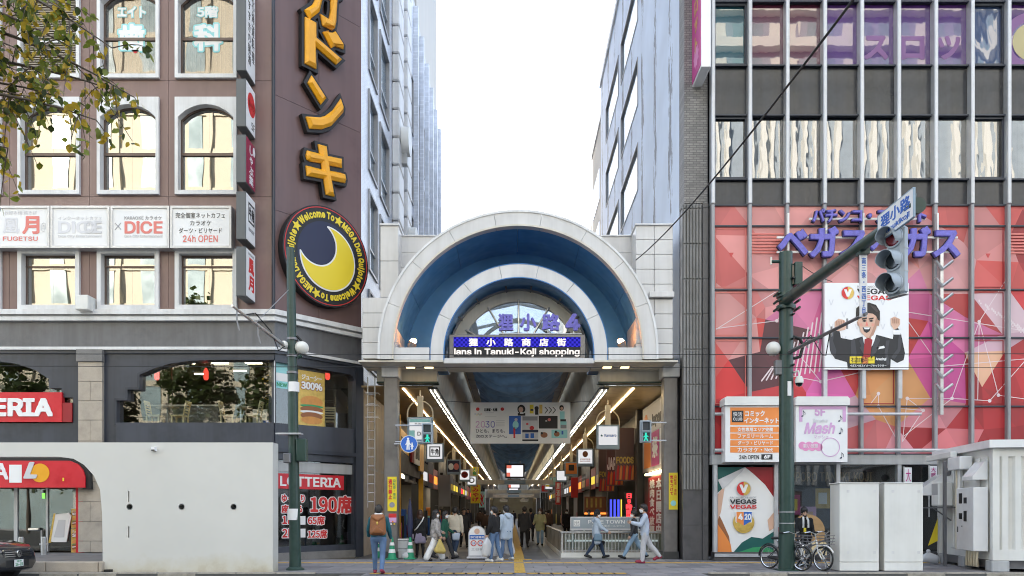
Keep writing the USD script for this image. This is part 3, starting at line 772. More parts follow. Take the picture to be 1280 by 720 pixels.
PS = Frame((-8.10, 24.0, 0), (0, 1, 0))                      # the face of the projecting signs looks across the arcade mouth
def projecting(y0, y1, label, face='print_white'):
    k = 23.13 / FOC; z0, z1 = EYE + (640 - y1) * k, EYE + (640 - y0) * k
    t = thing('projecting_sign', label, 'sign', loc=(-8.25, 23.6, z0), world=True)
    obj('case', bx(-8.40, -8.10, 23.13, 23.97, z0, z1, 0.015), 'sign_case', t)
    obj('face', bx(-8.103, -8.09, 23.16, 23.94, z0 + 0.03, z1 - 0.03), face, t)
    obj('bracket', [bx(-8.3, -8.2, 23.9, 24.02, z0 + 0.2, z0 + 0.3), bx(-8.3, -8.2, 23.9, 24.02, z1 - 0.3, z1 - 0.2)], 'steel_dark', t)
    def put(g, v0, v1, mat, u0=-0.7, u1=-0.2):
        obj('lettering', PS.ext(fit(g, u0, z0 + (z1 - z0) * v0, u1, z0 + (z1 - z0) * v1), 0.011, 0.016), mat, t, smooth=False)
    return t, put
t, put = projecting(-30, 88, 'tall white projecting sign with black brush calligraphy at the top'); put(vtext('すすきの居酒'), 0.12, 0.8, 'print_black', -0.72, -0.46); put(vtext('北海道料理'), 0.2, 0.9, 'print_black', -0.38, -0.14)
t, put = projecting(98, 158, 'white projecting sign with a red oval emblem'); put(Point(0, 0).buffer(1), 0.36, 0.85, 'print_red', -0.74, -0.08); put(text('びっくり', bold=2), 0.50, 0.68, 'print_yellow', -0.66, -0.16); put(text('5F'), 0.1, 0.26, 'print_black', -0.4, -0.12)
t, put = projecting(168, 228, 'crimson projecting sign with white vertical lettering', 'crimson'); put(vtext('しゃぶ葉', bold=1), 0.06, 0.88, 'print_white', -0.62, -0.24); put(Point(0, 0).buffer(1), 0.74, 0.94, 'print_white', -0.28, -0.08)
t, put = projecting(239, 299, 'white projecting sign with a black square emblem'); put(sbox(0, 0, 1, 1).difference(sbox(.09, .09, .91, .91)), 0.42, 0.84, 'print_black', -0.68, -0.14); put(text('牛角', bold=2), 0.50, 0.76, 'print_black', -0.62, -0.2); put(text('焼肉酒家'), 0.24, 0.32, 'print_grey', -0.66, -0.16)
t, put = projecting(308, 370, 'white projecting sign with two big red characters, lowest of the column'); put(text('風', bold=2), 0.52, 0.84, 'print_red', -0.66, -0.18); put(text('月', bold=2), 0.17, 0.48, 'print_red', -0.66, -0.18); put(text('お好み焼'), 0.88, 0.93, 'print_grey')

# big gold characters down the cut corner
for ch, b, nm in (('ガ', (375, -30, 421, 38), 'topmost, cut by the frame'), ('ド', (376, 36, 424, 95), 'second from the top'), ('ン', (377, 106, 424, 172), 'third from the top'), ('キ', (377, 186, 427, 246), 'lowest, above the round sign')):
    c = CH.B(*b); t = thing('gold_character', f'big gold character with faceted strokes and black edges, {nm}', 'sign lettering', loc=tuple(CH.pt((c[0] + c[2]) / 2, c[1], 0.1)), world=True)
    g = fit(text(ch, 'jp', 0, 96).simplify(0.02).buffer(0.044, join_style=2, mitre_limit=2.5), *c).simplify(0.015)
    obj('backing', CH.ext(g.buffer(0.10, join_style=2), 0.03, 0.22), 'black', t, smooth=False)
    obj('gold_face', bevel_ext(CH, g, 0.221, 0.27, 0.09, 0.10), 'letter_gold', t, smooth=False)
# round sign
du, dv = CH.uv(403, 323.5)
t = thing('round_store_sign', 'huge round black sign with yellow ring lettering and a yellow crescent moon', 'sign', loc=tuple(CH.pt(du, dv - 1.65, 0.2)), world=True)
R0 = 1.64
C0 = Point(du, dv)
obj('drum', CH.ext(C0.buffer(R0, 48), 0.0, 0.30), 'black', t)
obj('rim_line', CH.ext(C0.buffer(R0 - 0.05, 48).difference(C0.buffer(R0 - 0.075, 48)), 0.301, 0.308), 'print_red', t)
obj('inner_disc', CH.ext(C0.buffer(1.13, 48), 0.301, 0.306), 'print_navy', t)
moon = Point(du + 0.02, dv - 0.06).buffer(1.04, 40).difference(Point(du - 0.40, dv + 0.36).buffer(0.74, 40))
obj('moon', CH.ext(moon.buffer(0.03), 0.307, 0.312), 'print_white', t)
obj('moon', CH.ext(moon.buffer(-0.02), 0.313, 0.32), 'print_yellow', t)
ringtxt = '★Welcome To★MEGA Don Quijote' * 2
adv = []
for ch in ringtxt:
    if ch == ' ': adv.append(0.22)
    elif ch == '★': adv.append(1.55)
    else: g = text(ch, 'en', 3); adv.append(g.bounds[2] - g.bounds[0] + 0.10)
tot = sum(adv); ang = math.radians(82) + 0.0; gl = []; ang = math.radians(155); rr = 1.36
for ch, a in zip(ringtxt, adv):
    da = 2 * math.pi * a / tot; mid = ang - da / 2; ang -= da
    if ch == ' ': continue
    if ch == '★': g = star(0, 0, 0.18, 5, 0.45)
    else:
        g = text(ch, 'en', 3); sc = 2 * math.pi * rr / tot
        g = affinity.scale(affinity.translate(g, -(g.bounds[0] + g.bounds[2]) / 2, -0.36), sc, sc * 1.3, origin=(0, 0))
    g = affinity.rotate(g, math.degrees(mid) - 90, origin=(0, 0))
    gl.append(affinity.translate(g, du + rr * math.cos(mid), dv + rr * math.sin(mid)))
obj('lettering', CH.ext(union_all(gl), 0.302, 0.312), 'print_yellow', t, smooth=False)

# red first floor sign, awning sign, corner sign
t = thing('red_shop_sign', 'red shop sign with white ERIA lettering in the left first floor opening', 'sign', loc=tuple(LF.pt(*LF.uv(40, 528), 0)), world=True)
obj('panel', LF.ext(LF.R(-160, 491, 80, 528), -0.05, 0.12), 'red', t); obj('panel_end', LF.ext(LF.R(80, 504, 92, 528), -0.05, 0.10), 'red_dark', t)
letter(t, LF, text('LOTTERIA', 'en', 3), (-88, 498.5, 69, 521), 'print_white', 0.12, 0.03)
t = thing('awning_sign', 'red rounded fascia sign with a slanted L on an orange disc over the entrance', 'sign', loc=tuple(LF.pt(*LF.uv(50, 610), 0.3)), world=True)
aw = LF.G((-160, 610), (-160, 577), (96, 577), (106, 581), (112, 588), (115, 597), (115, 610))
obj('panel', LF.ext(aw, -0.1, 0.40), 'red', t); obj('edge', LF.ext(LF.G((-160, 577), (-160, 573), (98, 573), (112, 580), (120, 592), (121, 612), (108, 612), (115, 609), (115, 597), (112, 588), (106, 581), (96, 577)), -0.1, 0.34), 'black', t)
letter(t, LF, text('LOTTERIA', 'en', 2), (-105, 580, 21, 600), 'print_white', 0.40, 0.02)
flat(t, LF, Point(*LF.uv(60, 592)).buffer(0.29, 24), 'letter_gold', 0.401, 0.012)
letter(t, LF, affinity.skew(text('L', 'en', 4), xs=18), (40, 578.5, 57, 599), 'print_lightgrey', 0.414, 0.02)
flat(t, LF, LF.R(22, 582, 37.5, 604), 'print_white', 0.401, 0.006, name='notice')  # a plain white square, left blank
flat(t, LF, LF.R(87.5, 598, 89.5, 602), 'print_yellow', 0.401, 0.006, name='notice')
t = thing('corner_shop_sign', 'red sign with white LOTTERIA lettering inside the corner window', 'sign', loc=tuple(CH.pt(1.2, 2.4, 0)), world=True)
b = CH.B(346, 593, 431, 611.5); obj('panel', CH.ext(sbox(*b), -0.10, -0.05), 'red', t); letter(t, CH, text('LOTTERIA', 'en', 2), (351, 596.2, 427, 608.4), 'print_white', -0.05)
t = thing('seat_notice', 'red and white seat number lettering stuck on the corner window', 'lettering', loc=tuple(CH.pt(1.2, 1.0, 0)), world=True)
for s_, b in (('ゆったり', (354, 618, 383, 628)), ('座れる', (354, 631, 380, 641)), ('190席', (390, 619, 443, 642)), ('1F', (355, 645, 368, 655)), ('65席', (387, 645, 408, 656)), ('2F', (355, 661, 368, 672)), ('125席', (387, 662, 411, 673))):
    outlined(t, CH, s_, b, 'print_red', 'print_white', -0.105, 0.025)
for y in (645, 661): flat(t, CH, sbox(*CH.B(373, y, 384, y + 11)), 'print_white', -0.105)
def burger(T, fr, b, d, txt):
    x0, y0, x1, y1 = fr.B(*b); w, h = x1 - x0, y1 - y0; cx = (x0 + x1) / 2
    obj('poster_sheet', fr.ext(sbox(x0, y0, x1, y1), d, d + 0.006), 'print_gold', T)
    for v, hh, m, q in ((0.44, 0.11, 'print_bun', 0.42), (0.36, 0.03, 'print_green', 0.44), (0.30, 0.06, 'print_brown', 0.43), (0.25, 0.03, 'print_white', 0.44), (0.18, 0.07, 'print_brown', 0.42), (0.10, 0.07, 'print_bun', 0.40)):
        flat(T, fr, affinity.scale(Point(cx, y0 + h * v).buffer(1, 12), w * q, h * hh), m, d + 0.008 + 0.004 * (0.44 - v), 0.004)
    g = fit(text(txt, bold=3), x0 + w * .1, y0 + h * .66, x1 - w * .1, y0 + h * .80); flat(T, fr, g.buffer(0.02), 'print_brown', d + 0.008); flat(T, fr, g, 'print_white', d + 0.014)
    g = fit(text('ジューシー', bold=2), x0 + w * .12, y0 + h * .84, x1 - w * .12, y0 + h * .93); flat(T, fr, g, 'print_white', d + 0.012)
t = thing('burger_poster', 'tall orange hamburger poster in the upper corner window', 'poster', loc=tuple(CH.pt(1.5, 4.5, -0.2)), world=True); burger(t, CH, (375, 464, 408, 532), -0.105, '300%')
t = thing('door_poster', 'food posters stacked on the glass beside the red entrance post', 'poster', loc=tuple(LF.pt(*LF.uv(90, 690), -0.2)), world=True); burger(t, LF, (82, 636, 96.5, 660), -0.31, '¥380'); burger(t, LF, (82, 661, 96.5, 692), -0.31, 'SET')
t = thing('blue_poster', 'pale blue poster in the upper corner window behind the lamp post', 'poster', loc=tuple(CH.pt(0.3, 4.5, -0.2)), world=True)
flat(t, CH, sbox(*CH.B(345.5, 453, 362, 485)), 'print_cyan', -0.105, 0.004); flat(t, CH, sbox(*CH.B(346, 466, 362, 476)), 'print_white', -0.10, 0.004); letter(t, CH, text('NEW', 'en', 2), (348, 478, 361, 483), 'print_green', -0.10)
t = thing('white_poster_stand', 'bright white menu board leaning inside the entrance glass', 'menu board', loc=tuple(LF.pt(*LF.uv(70, 680), -0.25)), world=True)
obj('board', LF.ext(LF.G((60, 678), (56, 677), (63, 643), (80, 641), (83, 645), (77, 678)), -0.30, -0.26), 'print_white', t); obj('edge', LF.ext(LF.G((54.5, 679), (61, 642), (63, 642), (57, 679)), -0.295, -0.25), 'print_gold', t)
flat(t, LF, LF.G((61, 672), (67, 650), (76, 650), (74, 672)), 'print_lightgrey', -0.259)

# furniture at the upper window
def cafe_chair(loc, rz, label):
    t = thing('cafe_chair', label, 'chair', loc=loc, rotz=rz, group='chairs at the upper window')
    obj('seat', bx(-0.2, 0.22, -0.2, 0.2, 0.42, 0.46, 0.012), 'wood_light', t)
    for x, y in ((-0.19, -0.18), (-0.19, 0.18), (0.19, -0.18), (0.19, 0.18)):
        obj('leg', bx(x - 0.022, x + 0.022, y - 0.022, y + 0.022, 0, 0.42), 'wood_light', t)
    b = [rod((-0.19, s * 0.18, 0.44), (-0.28, s * 0.18, 0.92), 0.022, sides=6) for s in (-1, 1)]
    obj('backrest', b + [bx(-0.30, -0.26, -0.19, 0.19, 0.84, 0.92)] , 'wood_light', t)
    for k in range(4):
        z = 0.53 + k * 0.085; x = -0.19 - 0.09 * (z - 0.44) / 0.48
        obj('slat', bx(x - 0.012, x + 0.012, -0.17, 0.17, z, z + 0.04), 'wood_light', t)
    return t
def cafe_table(loc, label):
    t = thing('cafe_table', label, 'table', loc=loc)
    obj('top', lathe([(0, 0.70), (0.36, 0.70), (0.37, 0.715), (0.36, 0.73), (0, 0.73)], n=24), 'stone_beige', t); obj('stem', rod((0, 0, 0.02), (0, 0, 0.7), 0.03), 'steel', t); obj('foot', lathe([(0, 0), (0.22, 0), (0.2, 0.03), (0, 0.04)], n=20), 'steel_dark', t)
yw = 24.85
X = lambda px, Y=yw: (px - 640) * Y / FOC
for k, (tx, nm) in enumerate(((209, 'left'), (301, 'right'))):
    cafe_table((X(tx), yw, Z2), f'small round cafe table at the {nm} end of the arched window')
    cafe_chair((X(tx - 15), yw, Z2), 0, f'pale wooden cafe chair left of the {nm} cafe table')
    cafe_chair((X(tx + 15), yw + 0.05, Z2), 180, f'pale wooden cafe chair right of the {nm} cafe table')
cafe_chair((X(412, 26.4), 26.5, Z2), 100, 'pale wooden cafe chair behind the burger poster')
for px, nm in ((196, 'leftmost'), (257.5, 'middle'), (409.5, 'right, in the corner window')):
    Yp = 25.4 if px < 300 else 26.6; x = X(px, Yp); z = EYE + (640 - 469) * Yp / FOC
    t = thing('pendant_lamp', f'small red glass pendant lamp in the upper shop, {nm}', 'lamp', loc=(x, Yp, z)); obj('shade', lathe([(0.03, 0.24), (0.085, 0.12), (0.085, -0.1), (0.05, -0.16), (0.0, -0.16)], n=14), 'lamp_red', t); obj('cord', rod((0, 0, 0.24), (0, 0, Z2c - z), 0.008, sides=5), 'black', t)
t = thing('counter', 'long glass fronted counter inside the upper shop', 'counter', loc=(X(230, 26.4), 26.4, Z2)); obj('top', bx(-1.2, 1.3, -0.2, 0.3, 0.95, 1.0), 'trim', t); obj('front', bx(-1.15, 1.25, -0.15, 0.25, 0, 0.945), 'steel_dark', t)
t = thing('low_partition', 'white low partition beside the second cafe table', 'partition', loc=(X(333, 25.6), 25.6, Z2)); obj('board', bx(-0.45, 0.3, -0.03, 0.03, 0, 0.75), 'trim', t)
# pot plants
def pot_plant(loc, label, h, seed, n=26):
    t = thing('pot_plant', label, 'plant', loc=loc); r = random.Random(seed)
    obj('pot', lathe([(0, 0), (0.12, 0), (0.16, 0.3), (0.14, 0.3), (0.13, 0.26), (0, 0.26)], n=16), 'print_blue', t)
    st = []; lf = []
    for k in range(4):
        e = np.array([r.uniform(-.22, .22), r.uniform(-.2, .2), h * r.uniform(.7, 1)]); st.append(tube([(0, 0, .25), e * [.3, .3, .6], e], [.012, .01, .006], 5))
        for i in range(n // 4):
            q = e * r.uniform(.55, 1.05); a = r.uniform(0, 6.28); d = np.array([math.cos(a), math.sin(a), r.uniform(-.5, .5)]); s = np.cross(d, [0, 0, 1]) * .04
            P = [q, q + d * .07 + s, q + d * .15, q + d * .07 - s]; lf.append(trimesh.Trimesh(P, [[0, 1, 2], [0, 2, 3]], process=False))
    obj('stem', st, 'bark', t); obj('foliage', lf, 'leaf_yellow', t, smooth=False)
pot_plant((X(335, 25.0), 25.0, Z2), 'pot plant with pale green leaves at the window corner', 1.95, 4)

# ---------------------------------------------------------------- in front of the left building
YW = 19.6; WF = front(YW)
ww = WF.G((-160, 717), (-160, 553), (341, 553), (341, 715.2), (128.5, 715.2), (127.5, 640), (125, 612), (117, 594), (105, 581), (92, 573.5), (75, 571), (-100, 571), (-100, 717))
hp = [WF.uv(x, 633.5) for x in (162, 227, 292)]
for p in hp: ww = ww.difference(Point(*p).buffer(0.085, 20))
for a, b in ((614, 628), (658, 672)): ww = ww.difference(WF.R(160, a, 161.6, b))
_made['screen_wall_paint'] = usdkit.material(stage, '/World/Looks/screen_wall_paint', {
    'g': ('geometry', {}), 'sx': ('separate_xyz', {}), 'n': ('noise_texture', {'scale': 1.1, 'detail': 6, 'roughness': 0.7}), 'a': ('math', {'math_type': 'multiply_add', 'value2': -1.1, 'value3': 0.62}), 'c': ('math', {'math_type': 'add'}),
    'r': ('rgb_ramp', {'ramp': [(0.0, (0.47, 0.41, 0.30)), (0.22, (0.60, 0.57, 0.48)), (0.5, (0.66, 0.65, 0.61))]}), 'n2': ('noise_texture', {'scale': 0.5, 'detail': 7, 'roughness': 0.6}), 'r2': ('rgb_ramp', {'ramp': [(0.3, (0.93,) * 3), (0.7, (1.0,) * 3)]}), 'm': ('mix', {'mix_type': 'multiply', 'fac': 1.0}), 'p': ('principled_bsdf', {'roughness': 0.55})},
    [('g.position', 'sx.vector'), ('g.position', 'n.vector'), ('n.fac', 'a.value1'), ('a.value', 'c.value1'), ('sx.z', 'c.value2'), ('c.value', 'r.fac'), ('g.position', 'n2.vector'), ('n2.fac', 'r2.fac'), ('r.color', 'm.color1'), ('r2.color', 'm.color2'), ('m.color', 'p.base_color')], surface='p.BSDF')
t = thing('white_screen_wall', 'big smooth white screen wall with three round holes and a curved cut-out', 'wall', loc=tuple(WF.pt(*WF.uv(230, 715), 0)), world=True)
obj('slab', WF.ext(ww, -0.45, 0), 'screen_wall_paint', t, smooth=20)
for p in hp:
    obj('hole_lining', WF.ext(Point(*p).buffer(0.084, 20).difference(Point(*p).buffer(0.07, 20)), -0.44, 0.004), 'steel', t); obj('hole_back', WF.ext(Point(*p).buffer(0.07, 16), -0.3, -0.27), 'frame_dark', t)
obj('camera_box', WF.ext(WF.R(191, 559, 196, 564), 0.0, 0.1), 'print_white', t); obj('camera_lens', WF.ext(WF.R(191.5, 562.3, 195.5, 563.8), 0.1, 0.11), 'black', t)
obj('floor_box', WF.ext(WF.R(133, 711.5, 141, 715), 0.0, 0.12), 'black', t)
st = thing('entrance_step', 'raised beige stone step before the red entrance', kind='structure')
obj('step_bed', bx(-19, -10.55, 19.75, 24.0, 0.001, 0.26), 'stone_grey', st)
x = -16.0
while x < -10.4:
    obj('step_stone', bx(x + 0.006, min(x + 1.35, -10.5) - 0.006, 19.46, 19.742, 0.0, 0.275, 0.02), 'stone_beige', st)
    for k in range(5): obj('step_tile', bx(x + 0.005, min(x + 1.35, -10.5) - 0.005, 19.755 + k * 0.83, 19.745 + (k + 1) * 0.83, 0.2, 0.27 + _r.uniform(-.002, .002)), 'stone_grey', st, smooth=False)
    x += 1.35
for px, nm in ((26.5, 'left'), (55, 'right')):
    x = (px - 640) * 22.6 / FOC; t = thing('bollard', f'short steel bollard with a ring collar on the entrance step, {nm} one', 'bollard', loc=(x, 22.6, 0.27), group=None)
    obj('post', lathe([(0, 0), (0.075, 0), (0.075, 0.5), (0.06, 0.54), (0, 0.545)], n=18), 'steel', t); obj('collar', rod((-0.13, 0, 0.32), (0.13, 0, 0.32), 0.03), 'steel', t)
# ---------------------------------------------------------------- the right building
RF = front(24.3); BR = front(24.46)
RXR = 19.0
_made['facade_print'] = usdkit.material(stage, '/World/Looks/facade_print', {
    'a': ('attribute', {'attribute': 'tint'}), 'g': ('geometry', {}), 'n': ('noise_texture', {'scale': 0.8, 'detail': 5}), 'r': ('rgb_ramp', {'ramp': [(0.3, (0.86,) * 3), (0.7, (1,) * 3)]}),
    'm': ('mix', {'mix_type': 'multiply', 'fac': 1.0}), 'p': ('principled_bsdf', {'roughness': 0.42})},
    [('g.position', 'n.vector'), ('n.fac', 'r.fac'), ('a.color', 'm.color1'), ('r.color', 'm.color2'), ('m.color', 'p.base_color')], surface='p.BSDF')
def tinted(name, pieces, parent):
    """One mesh of several printed colours: pieces are (mesh, colour)."""
    m = cat_([a for a, _ in pieces]); col = np.vstack([np.tile(c, (len(a.vertices), 1)) for a, c in pieces])
    o = obj(name, m, 'facade_print', parent, smooth=False)
    UsdGeom.PrimvarsAPI(o.prim).CreatePrimvar('tint', Sdf.ValueTypeNames.Color3fArray, 'vertex').Set(Vt.Vec3fArray.FromNumpy(col.astype(np.float32)))
    return o
brick_mat('tile_grey', (0.30, 0.285, 0.27), (0.20, 0.19, 0.185), (0.13, 0.125, 0.12), 1.0, 0.22, 0.075, 0.010, 0.55, 'xz', 0.5)
RB = thing('amusement_building', 'dark curtain wall corner building with pink and red faceted printed panels', 'building', loc=(12, 27, 0), world=True)
RZ = 28.0
ry = lambda y: RF.uv(700, y)[1]
rx = lambda x: RF.uv(x, 0)[0]
obj('core', bx(5.86, RXR, 25.3, 47.0, 6.6, RZ - 0.02), 'room', RB)
obj('core', bx(6.4, RXR, 29.0, 47.0, 0.02, 6.6), 'room', RB)
obj('roof_slab', bx(5.54, RXR, 24.3, 47.4, RZ, RZ + 0.35), 'trim_grey', RB)
mull = [rx(x) for x in (890, 936, 982.5, 1029, 1075, 1121, 1167, 1212.5, 1258, 1304, 1350)]
lines = [ry(y) for y in (568, 508, 422.5, 362.5, 283, 257, 224.5, 144.5, 82.5, 2.5, -60, -140, -203, -283, -346)]
# printed facets: corner points of the print and the colour of each facet
seeds = [(905, 268, (.60, .17, .16)), (960, 268, (.70, .33, .31)), (1050, 265, (.72, .36, .34)), (1110, 270, (.66, .27, .25)), (1200, 270, (.62, .13, .12)), (1262, 270, (.60, .10, .09)),
         (905, 305, (.69, .31, .29)), (915, 340, (.60, .14, .13)), (955, 335, (.70, .34, .33)), (1000, 345, (.68, .33, .32)), (1080, 340, (.70, .38, .38)), (1140, 340, (.71, .37, .38)), (1200, 335, (.72, .40, .41)), (1215, 350, (.60, .12, .11)), (1235, 310, (.70, .30, .29)), (1265, 340, (.58, .09, .08)),
         (903, 385, (.70, .36, .34)), (922, 400, (.58, .10, .09)), (912, 410, (.66, .26, .25)), (950, 385, (.66, .22, .21)), (968, 372, (.70, .33, .33)), (962, 410, (.60, .08, .07)), (1000, 385, (.70, .23, .42)), (1015, 420, (.68, .14, .34)),
         (905, 450, (.60, .10, .09)), (925, 440, (.70, .36, .34)), (945, 465, (.115, .045, .055)), (970, 440, (.12, .045, .055)), (915, 485, (.62, .05, .05)), (955, 490, (.64, .07, .08)), (1000, 450, (.62, .10, .26)), (1012, 478, (.66, .12, .34)), (985, 492, (.62, .05, .06)), (1030, 492, (.66, .14, .42)), (1060, 480, (.60, .06, .06)),
         (1100, 480, (.72, .36, .13)), (1125, 500, (.72, .40, .16)), (1075, 492, (.70, .33, .12)), (1140, 385, (.66, .14, .36)), (1150, 372, (.70, .26, .46)), (1148, 400, (.60, .06, .06)), (1180, 395, (.68, .20, .42)), (1150, 445, (.66, .12, .36)), (1190, 440, (.62, .08, .36)), (1185, 470, (.62, .10, .36)), (1200, 410, (.68, .20, .42)),
         (1212, 385, (.52, .07, .07)), (1240, 372, (.72, .58, .64)), (1268, 390, (.74, .62, .68)), (1240, 410, (.62, .18, .36)), (1240, 430, (.70, .52, .62)), (1225, 455, (.76, .50, .32)), (1262, 455, (.76, .52, .34)), (1215, 490, (.36, .025, .03)), (1250, 485, (.42, .03, .035)), (1270, 490, (.48, .04, .045)),
         (905, 530, (.60, .04, .05)), (985, 530, (.62, .05, .06)), (1062, 520, (.70, .50, .58)), (1060, 545, (.64, .16, .17)), (1095, 550, (.66, .20, .21)), (1100, 515, (.72, .38, .14)), (1125, 530, (.72, .40, .18)), (1140, 555, (.70, .34, .40)), (1175, 515, (.66, .28, .32)), (1160, 545, (.42, .03, .04)), (1195, 535, (.44, .03, .04)), (1200, 555, (.64, .20, .22)), (1235, 530, (.40, .03, .035)), (1265, 525, (.44, .04, .045)), (1250, 560, (.34, .025, .03))]
from scipy.spatial import Delaunay
_r2 = random.Random(8)
gp = []
for j in range(9):
    for i in range(12):
        gp.append((885 + i * 44 + (22 if j % 2 else 0) + _r2.uniform(-17, 17), 250 + j * 40 + _r2.uniform(-15, 15)))
gp += [(880, 240), (1420, 240), (880, 590), (1420, 590)]
gp = [RF.uv(*p) for p in gp]; D2 = Delaunay(np.array(gp)); facets = []
sv = np.array([RF.uv(a, b) for a, b, _ in seeds])
for tri_ in D2.simplices:
    P = Polygon([gp[k] for k in tri_]); c = np.array(P.centroid.coords[0])
    k = np.argmin(((sv - c) ** 2).sum(1)); col = np.array(seeds[k][2]) * _r2.choice([0.86, 0.95, 1.0, 1.06, 1.16])
    if c[0] > sv[:, 0].max() + 0.3: col = np.array((.40, .03, .035)) * _r2.choice([0.8, 1.0, 1.3, 1.7])
    facets.append((P, np.clip(col * np.array((.95, .82, .82)), 0, 0.85)))
net = []
for line in (((893, 413), (982, 357)), ((893, 411), (971, 401)), ((971, 401), (1000, 360)), ((1000, 445), (1026, 477)), ((1026, 477), (990, 470)), ((1026, 477), (1120, 455)), ((1134, 400), (1175, 458)), ((1134, 390), (1290, 415)), ((1224, 402), (1190, 497)), ((1224, 402), (1222, 500)), ((1224, 402), (1248, 494)), ((1224, 402), (1256, 352)), ((1190, 498), (1237, 501)), ((1237, 501), (1300, 430)), ((1175, 458), (1300, 447)), ((1134, 498), (1190, 498)), ((1134, 498), (1154, 513)), ((1134, 498), (1128, 552)), ((1154, 513), (1128, 552)), ((1098, 508), (1124, 555)), ((1098, 492), (1088, 505)), ((1098, 508), (1154, 513)), ((1190, 498), (1130, 545)), ((1248, 494), (1290, 500)), ((1098, 492), (1098, 508))):
    net.append(LineString([RF.uv(*p) for p in line]).buffer(0.011))
for p in ((971, 401), (1026, 477), (1224, 402), (1134, 498), (1190, 498), (1154, 513), (1098, 492), (1098, 508), (1248, 494), (1237, 501)): net.append(Point(*RF.uv(*p)).buffer(0.055, 8))
for k in range(14):                                          # the printed white hatching
    a = RF.uv(952 + k * 6, 476 - k * 1.0); net.append(LineString([a, (a[0] + 0.34 - 0.01 * k, a[1] + 0.45 + 0.13 * k)]).buffer(0.022))
for i in range(9):
    for j in range(14):                                      # the printed dots
        a = (1216 + i * 8 + j * 5 + (j % 2) * 3, 372 + j * 3.6 + i * 5)
        if a[0] < 1300: net.append(Point(*RF.uv(*a)).buffer(0.028, 4))
net = union_all(net)
tri_mark = union_all([RF.G((911, 316), (917, 316), (914, 322)), RF.G((1232, 317), (1238, 317), (1235, 323))])
for i in range(len(mull) - 1):
    a, b = mull[i] + 0.05, mull[i + 1] - 0.05
    for j in range(len(lines) - 1):
        z0, z1 = lines[j] + 0.025, lines[j + 1] - 0.025
        cell = sbox(a, z0, b, z1)
        if j < 5:
            ps = []
            for P, c in facets:
                q = P.intersection(cell)
                if not q.is_empty and q.area > 1e-5:
                    m = RF.ext(q, -0.06, 0.0)
                    if m is not None: ps.append((m, c))
            q = net.intersection(cell)
            if not q.is_empty: ps.append((RF.ext(q, 0.001, 0.004), np.array((.78, .66, .68))))
            q = tri_mark.intersection(cell)
            if not q.is_empty: ps.append((RF.ext(q, 0.001, 0.005), np.array((.55, .05, .05))))
            pn = tinted('facade_panel', ps, RB)
            if j in (1, 2, 3) and i in (0, 4, 7): obj('panel_frame', RF.ext(cell.buffer(-0.05, join_style=2).difference(cell.buffer(-0.075, join_style=2)), 0.001, 0.014), 'red_dark' if i else 'print_salmon', pn, smooth=False)
            if j == 3 and i in (1, 8): obj('grille', [RF.ext(sbox(a + 0.04, z1 - 0.25 - 0.1 * k, b - 0.04, z1 - 0.2 - 0.1 * k), 0.001, 0.03) for k in range(7)], 'print_salmon', pn, smooth=False)
        elif j % 2 == 1:
            obj('spandrel_panel', RF.ext(cell, -0.10, -0.06), 'spandrel', RB, smooth=False)
        else:
            film = {8: ('glass_teal', 'glass_maroon', 'glass_maroon', 'glass_purple', 'glass_purple', 'glass_purple', 'glass_purple', 'glass_indigo', 'glass_purple', 'glass_purple')}.get(j, ('glass_tower',) * 10)[i]
            pnn = obj('pane', RF.ext(cell, -0.12, -0.11), film, RB, smooth=False)
            if i in (0, 7): obj('sash', RF.ext(cell.difference(cell.buffer(-0.07, join_style=2)), -0.105, -0.02), 'frame_dark', RB, smooth=False)
            if j != 8: obj('blind', [bx(a + 0.02 + 0.16 * k, a + 0.13 + 0.16 * k, 24.56, 24.575, z0, z1 - 0.1) for k in range(7)], 'room_light' if (i + j) % 3 else 'room', RB, smooth=False)
for x in mull:
    obj('mullion', bx(x - 0.06, x + 0.06, 24.12, 24.42, lines[5] + 0.002, RZ, 0.02), 'alu', RB); obj('mullion', bx(x - 0.055, x + 0.055, 24.14, 24.42, lines[0] - 0.05, lines[5] - 0.002, 0.02), 'mullion_grey', RB)
for z in lines: obj('transom', bx(mull[0], RXR, 24.245, 24.38, z - 0.023, z + 0.023), 'frame_dark', RB)
obj('far_panel', bx(mull[-1] + .1, RXR, 24.3, 24.4, lines[0], RZ), 'spandrel', RB)
moonw = Point(*RF.uv(1292, 50)); flat(RB, RF, moonw.buffer(0.95).difference(moonw.buffer(0.66)).intersection(RF.R(1262, 5, 1301, 81)), 'print_plum', -0.108); flat(RB, RF, moonw.buffer(0.6).intersection(RF.R(1262, 5, 1301, 81)), 'print_straw', -0.108)
for x0, x1, s_ in ((1078, 1116, 'ス'), (1124, 1162, 'ロ'), (1170, 1207, 'ツ')): letter(RB, RF, text(s_, bold=2), (x0 + 4, 42, x1 - 4, 72), 'print_plum', -0.109)
# brick corner, granite corner
obj('tiled_corner', bx(5.545, mull[0] - 0.1, 24.46, 25.2, BR.uv(860, 254)[1], RZ), 'tile_grey', RB)
gz = BR.uv(860, 255)[1]
obj('corner_return', bx(5.56, 6.3, 24.6, 25.3, 0, gz), 'granite', RB)
k = 0; z = 0.0
while z < gz - 0.05:
    z1 = min(z + 1.13, gz)
    obj('granite_slab', bx(6.12, mull[0] - 0.10, 24.36, 24.6, z + 0.004, z1 - 0.004, 0.004), 'granite', RB)
    ms = [bx(5.50, 6.116, 24.45, 24.6, z + 0.004, z1 - 0.004)]
    if k >= 2: ms += [bx(5.52 + q * 0.1, 5.57 + q * 0.1, 24.40, 24.455, z + 0.02, z1 - 0.02) for q in range(6)]
    obj('granite_slab', ms, 'granite_rib' if k >= 2 else 'granite', RB, smooth=False)
    z = z1; k += 1
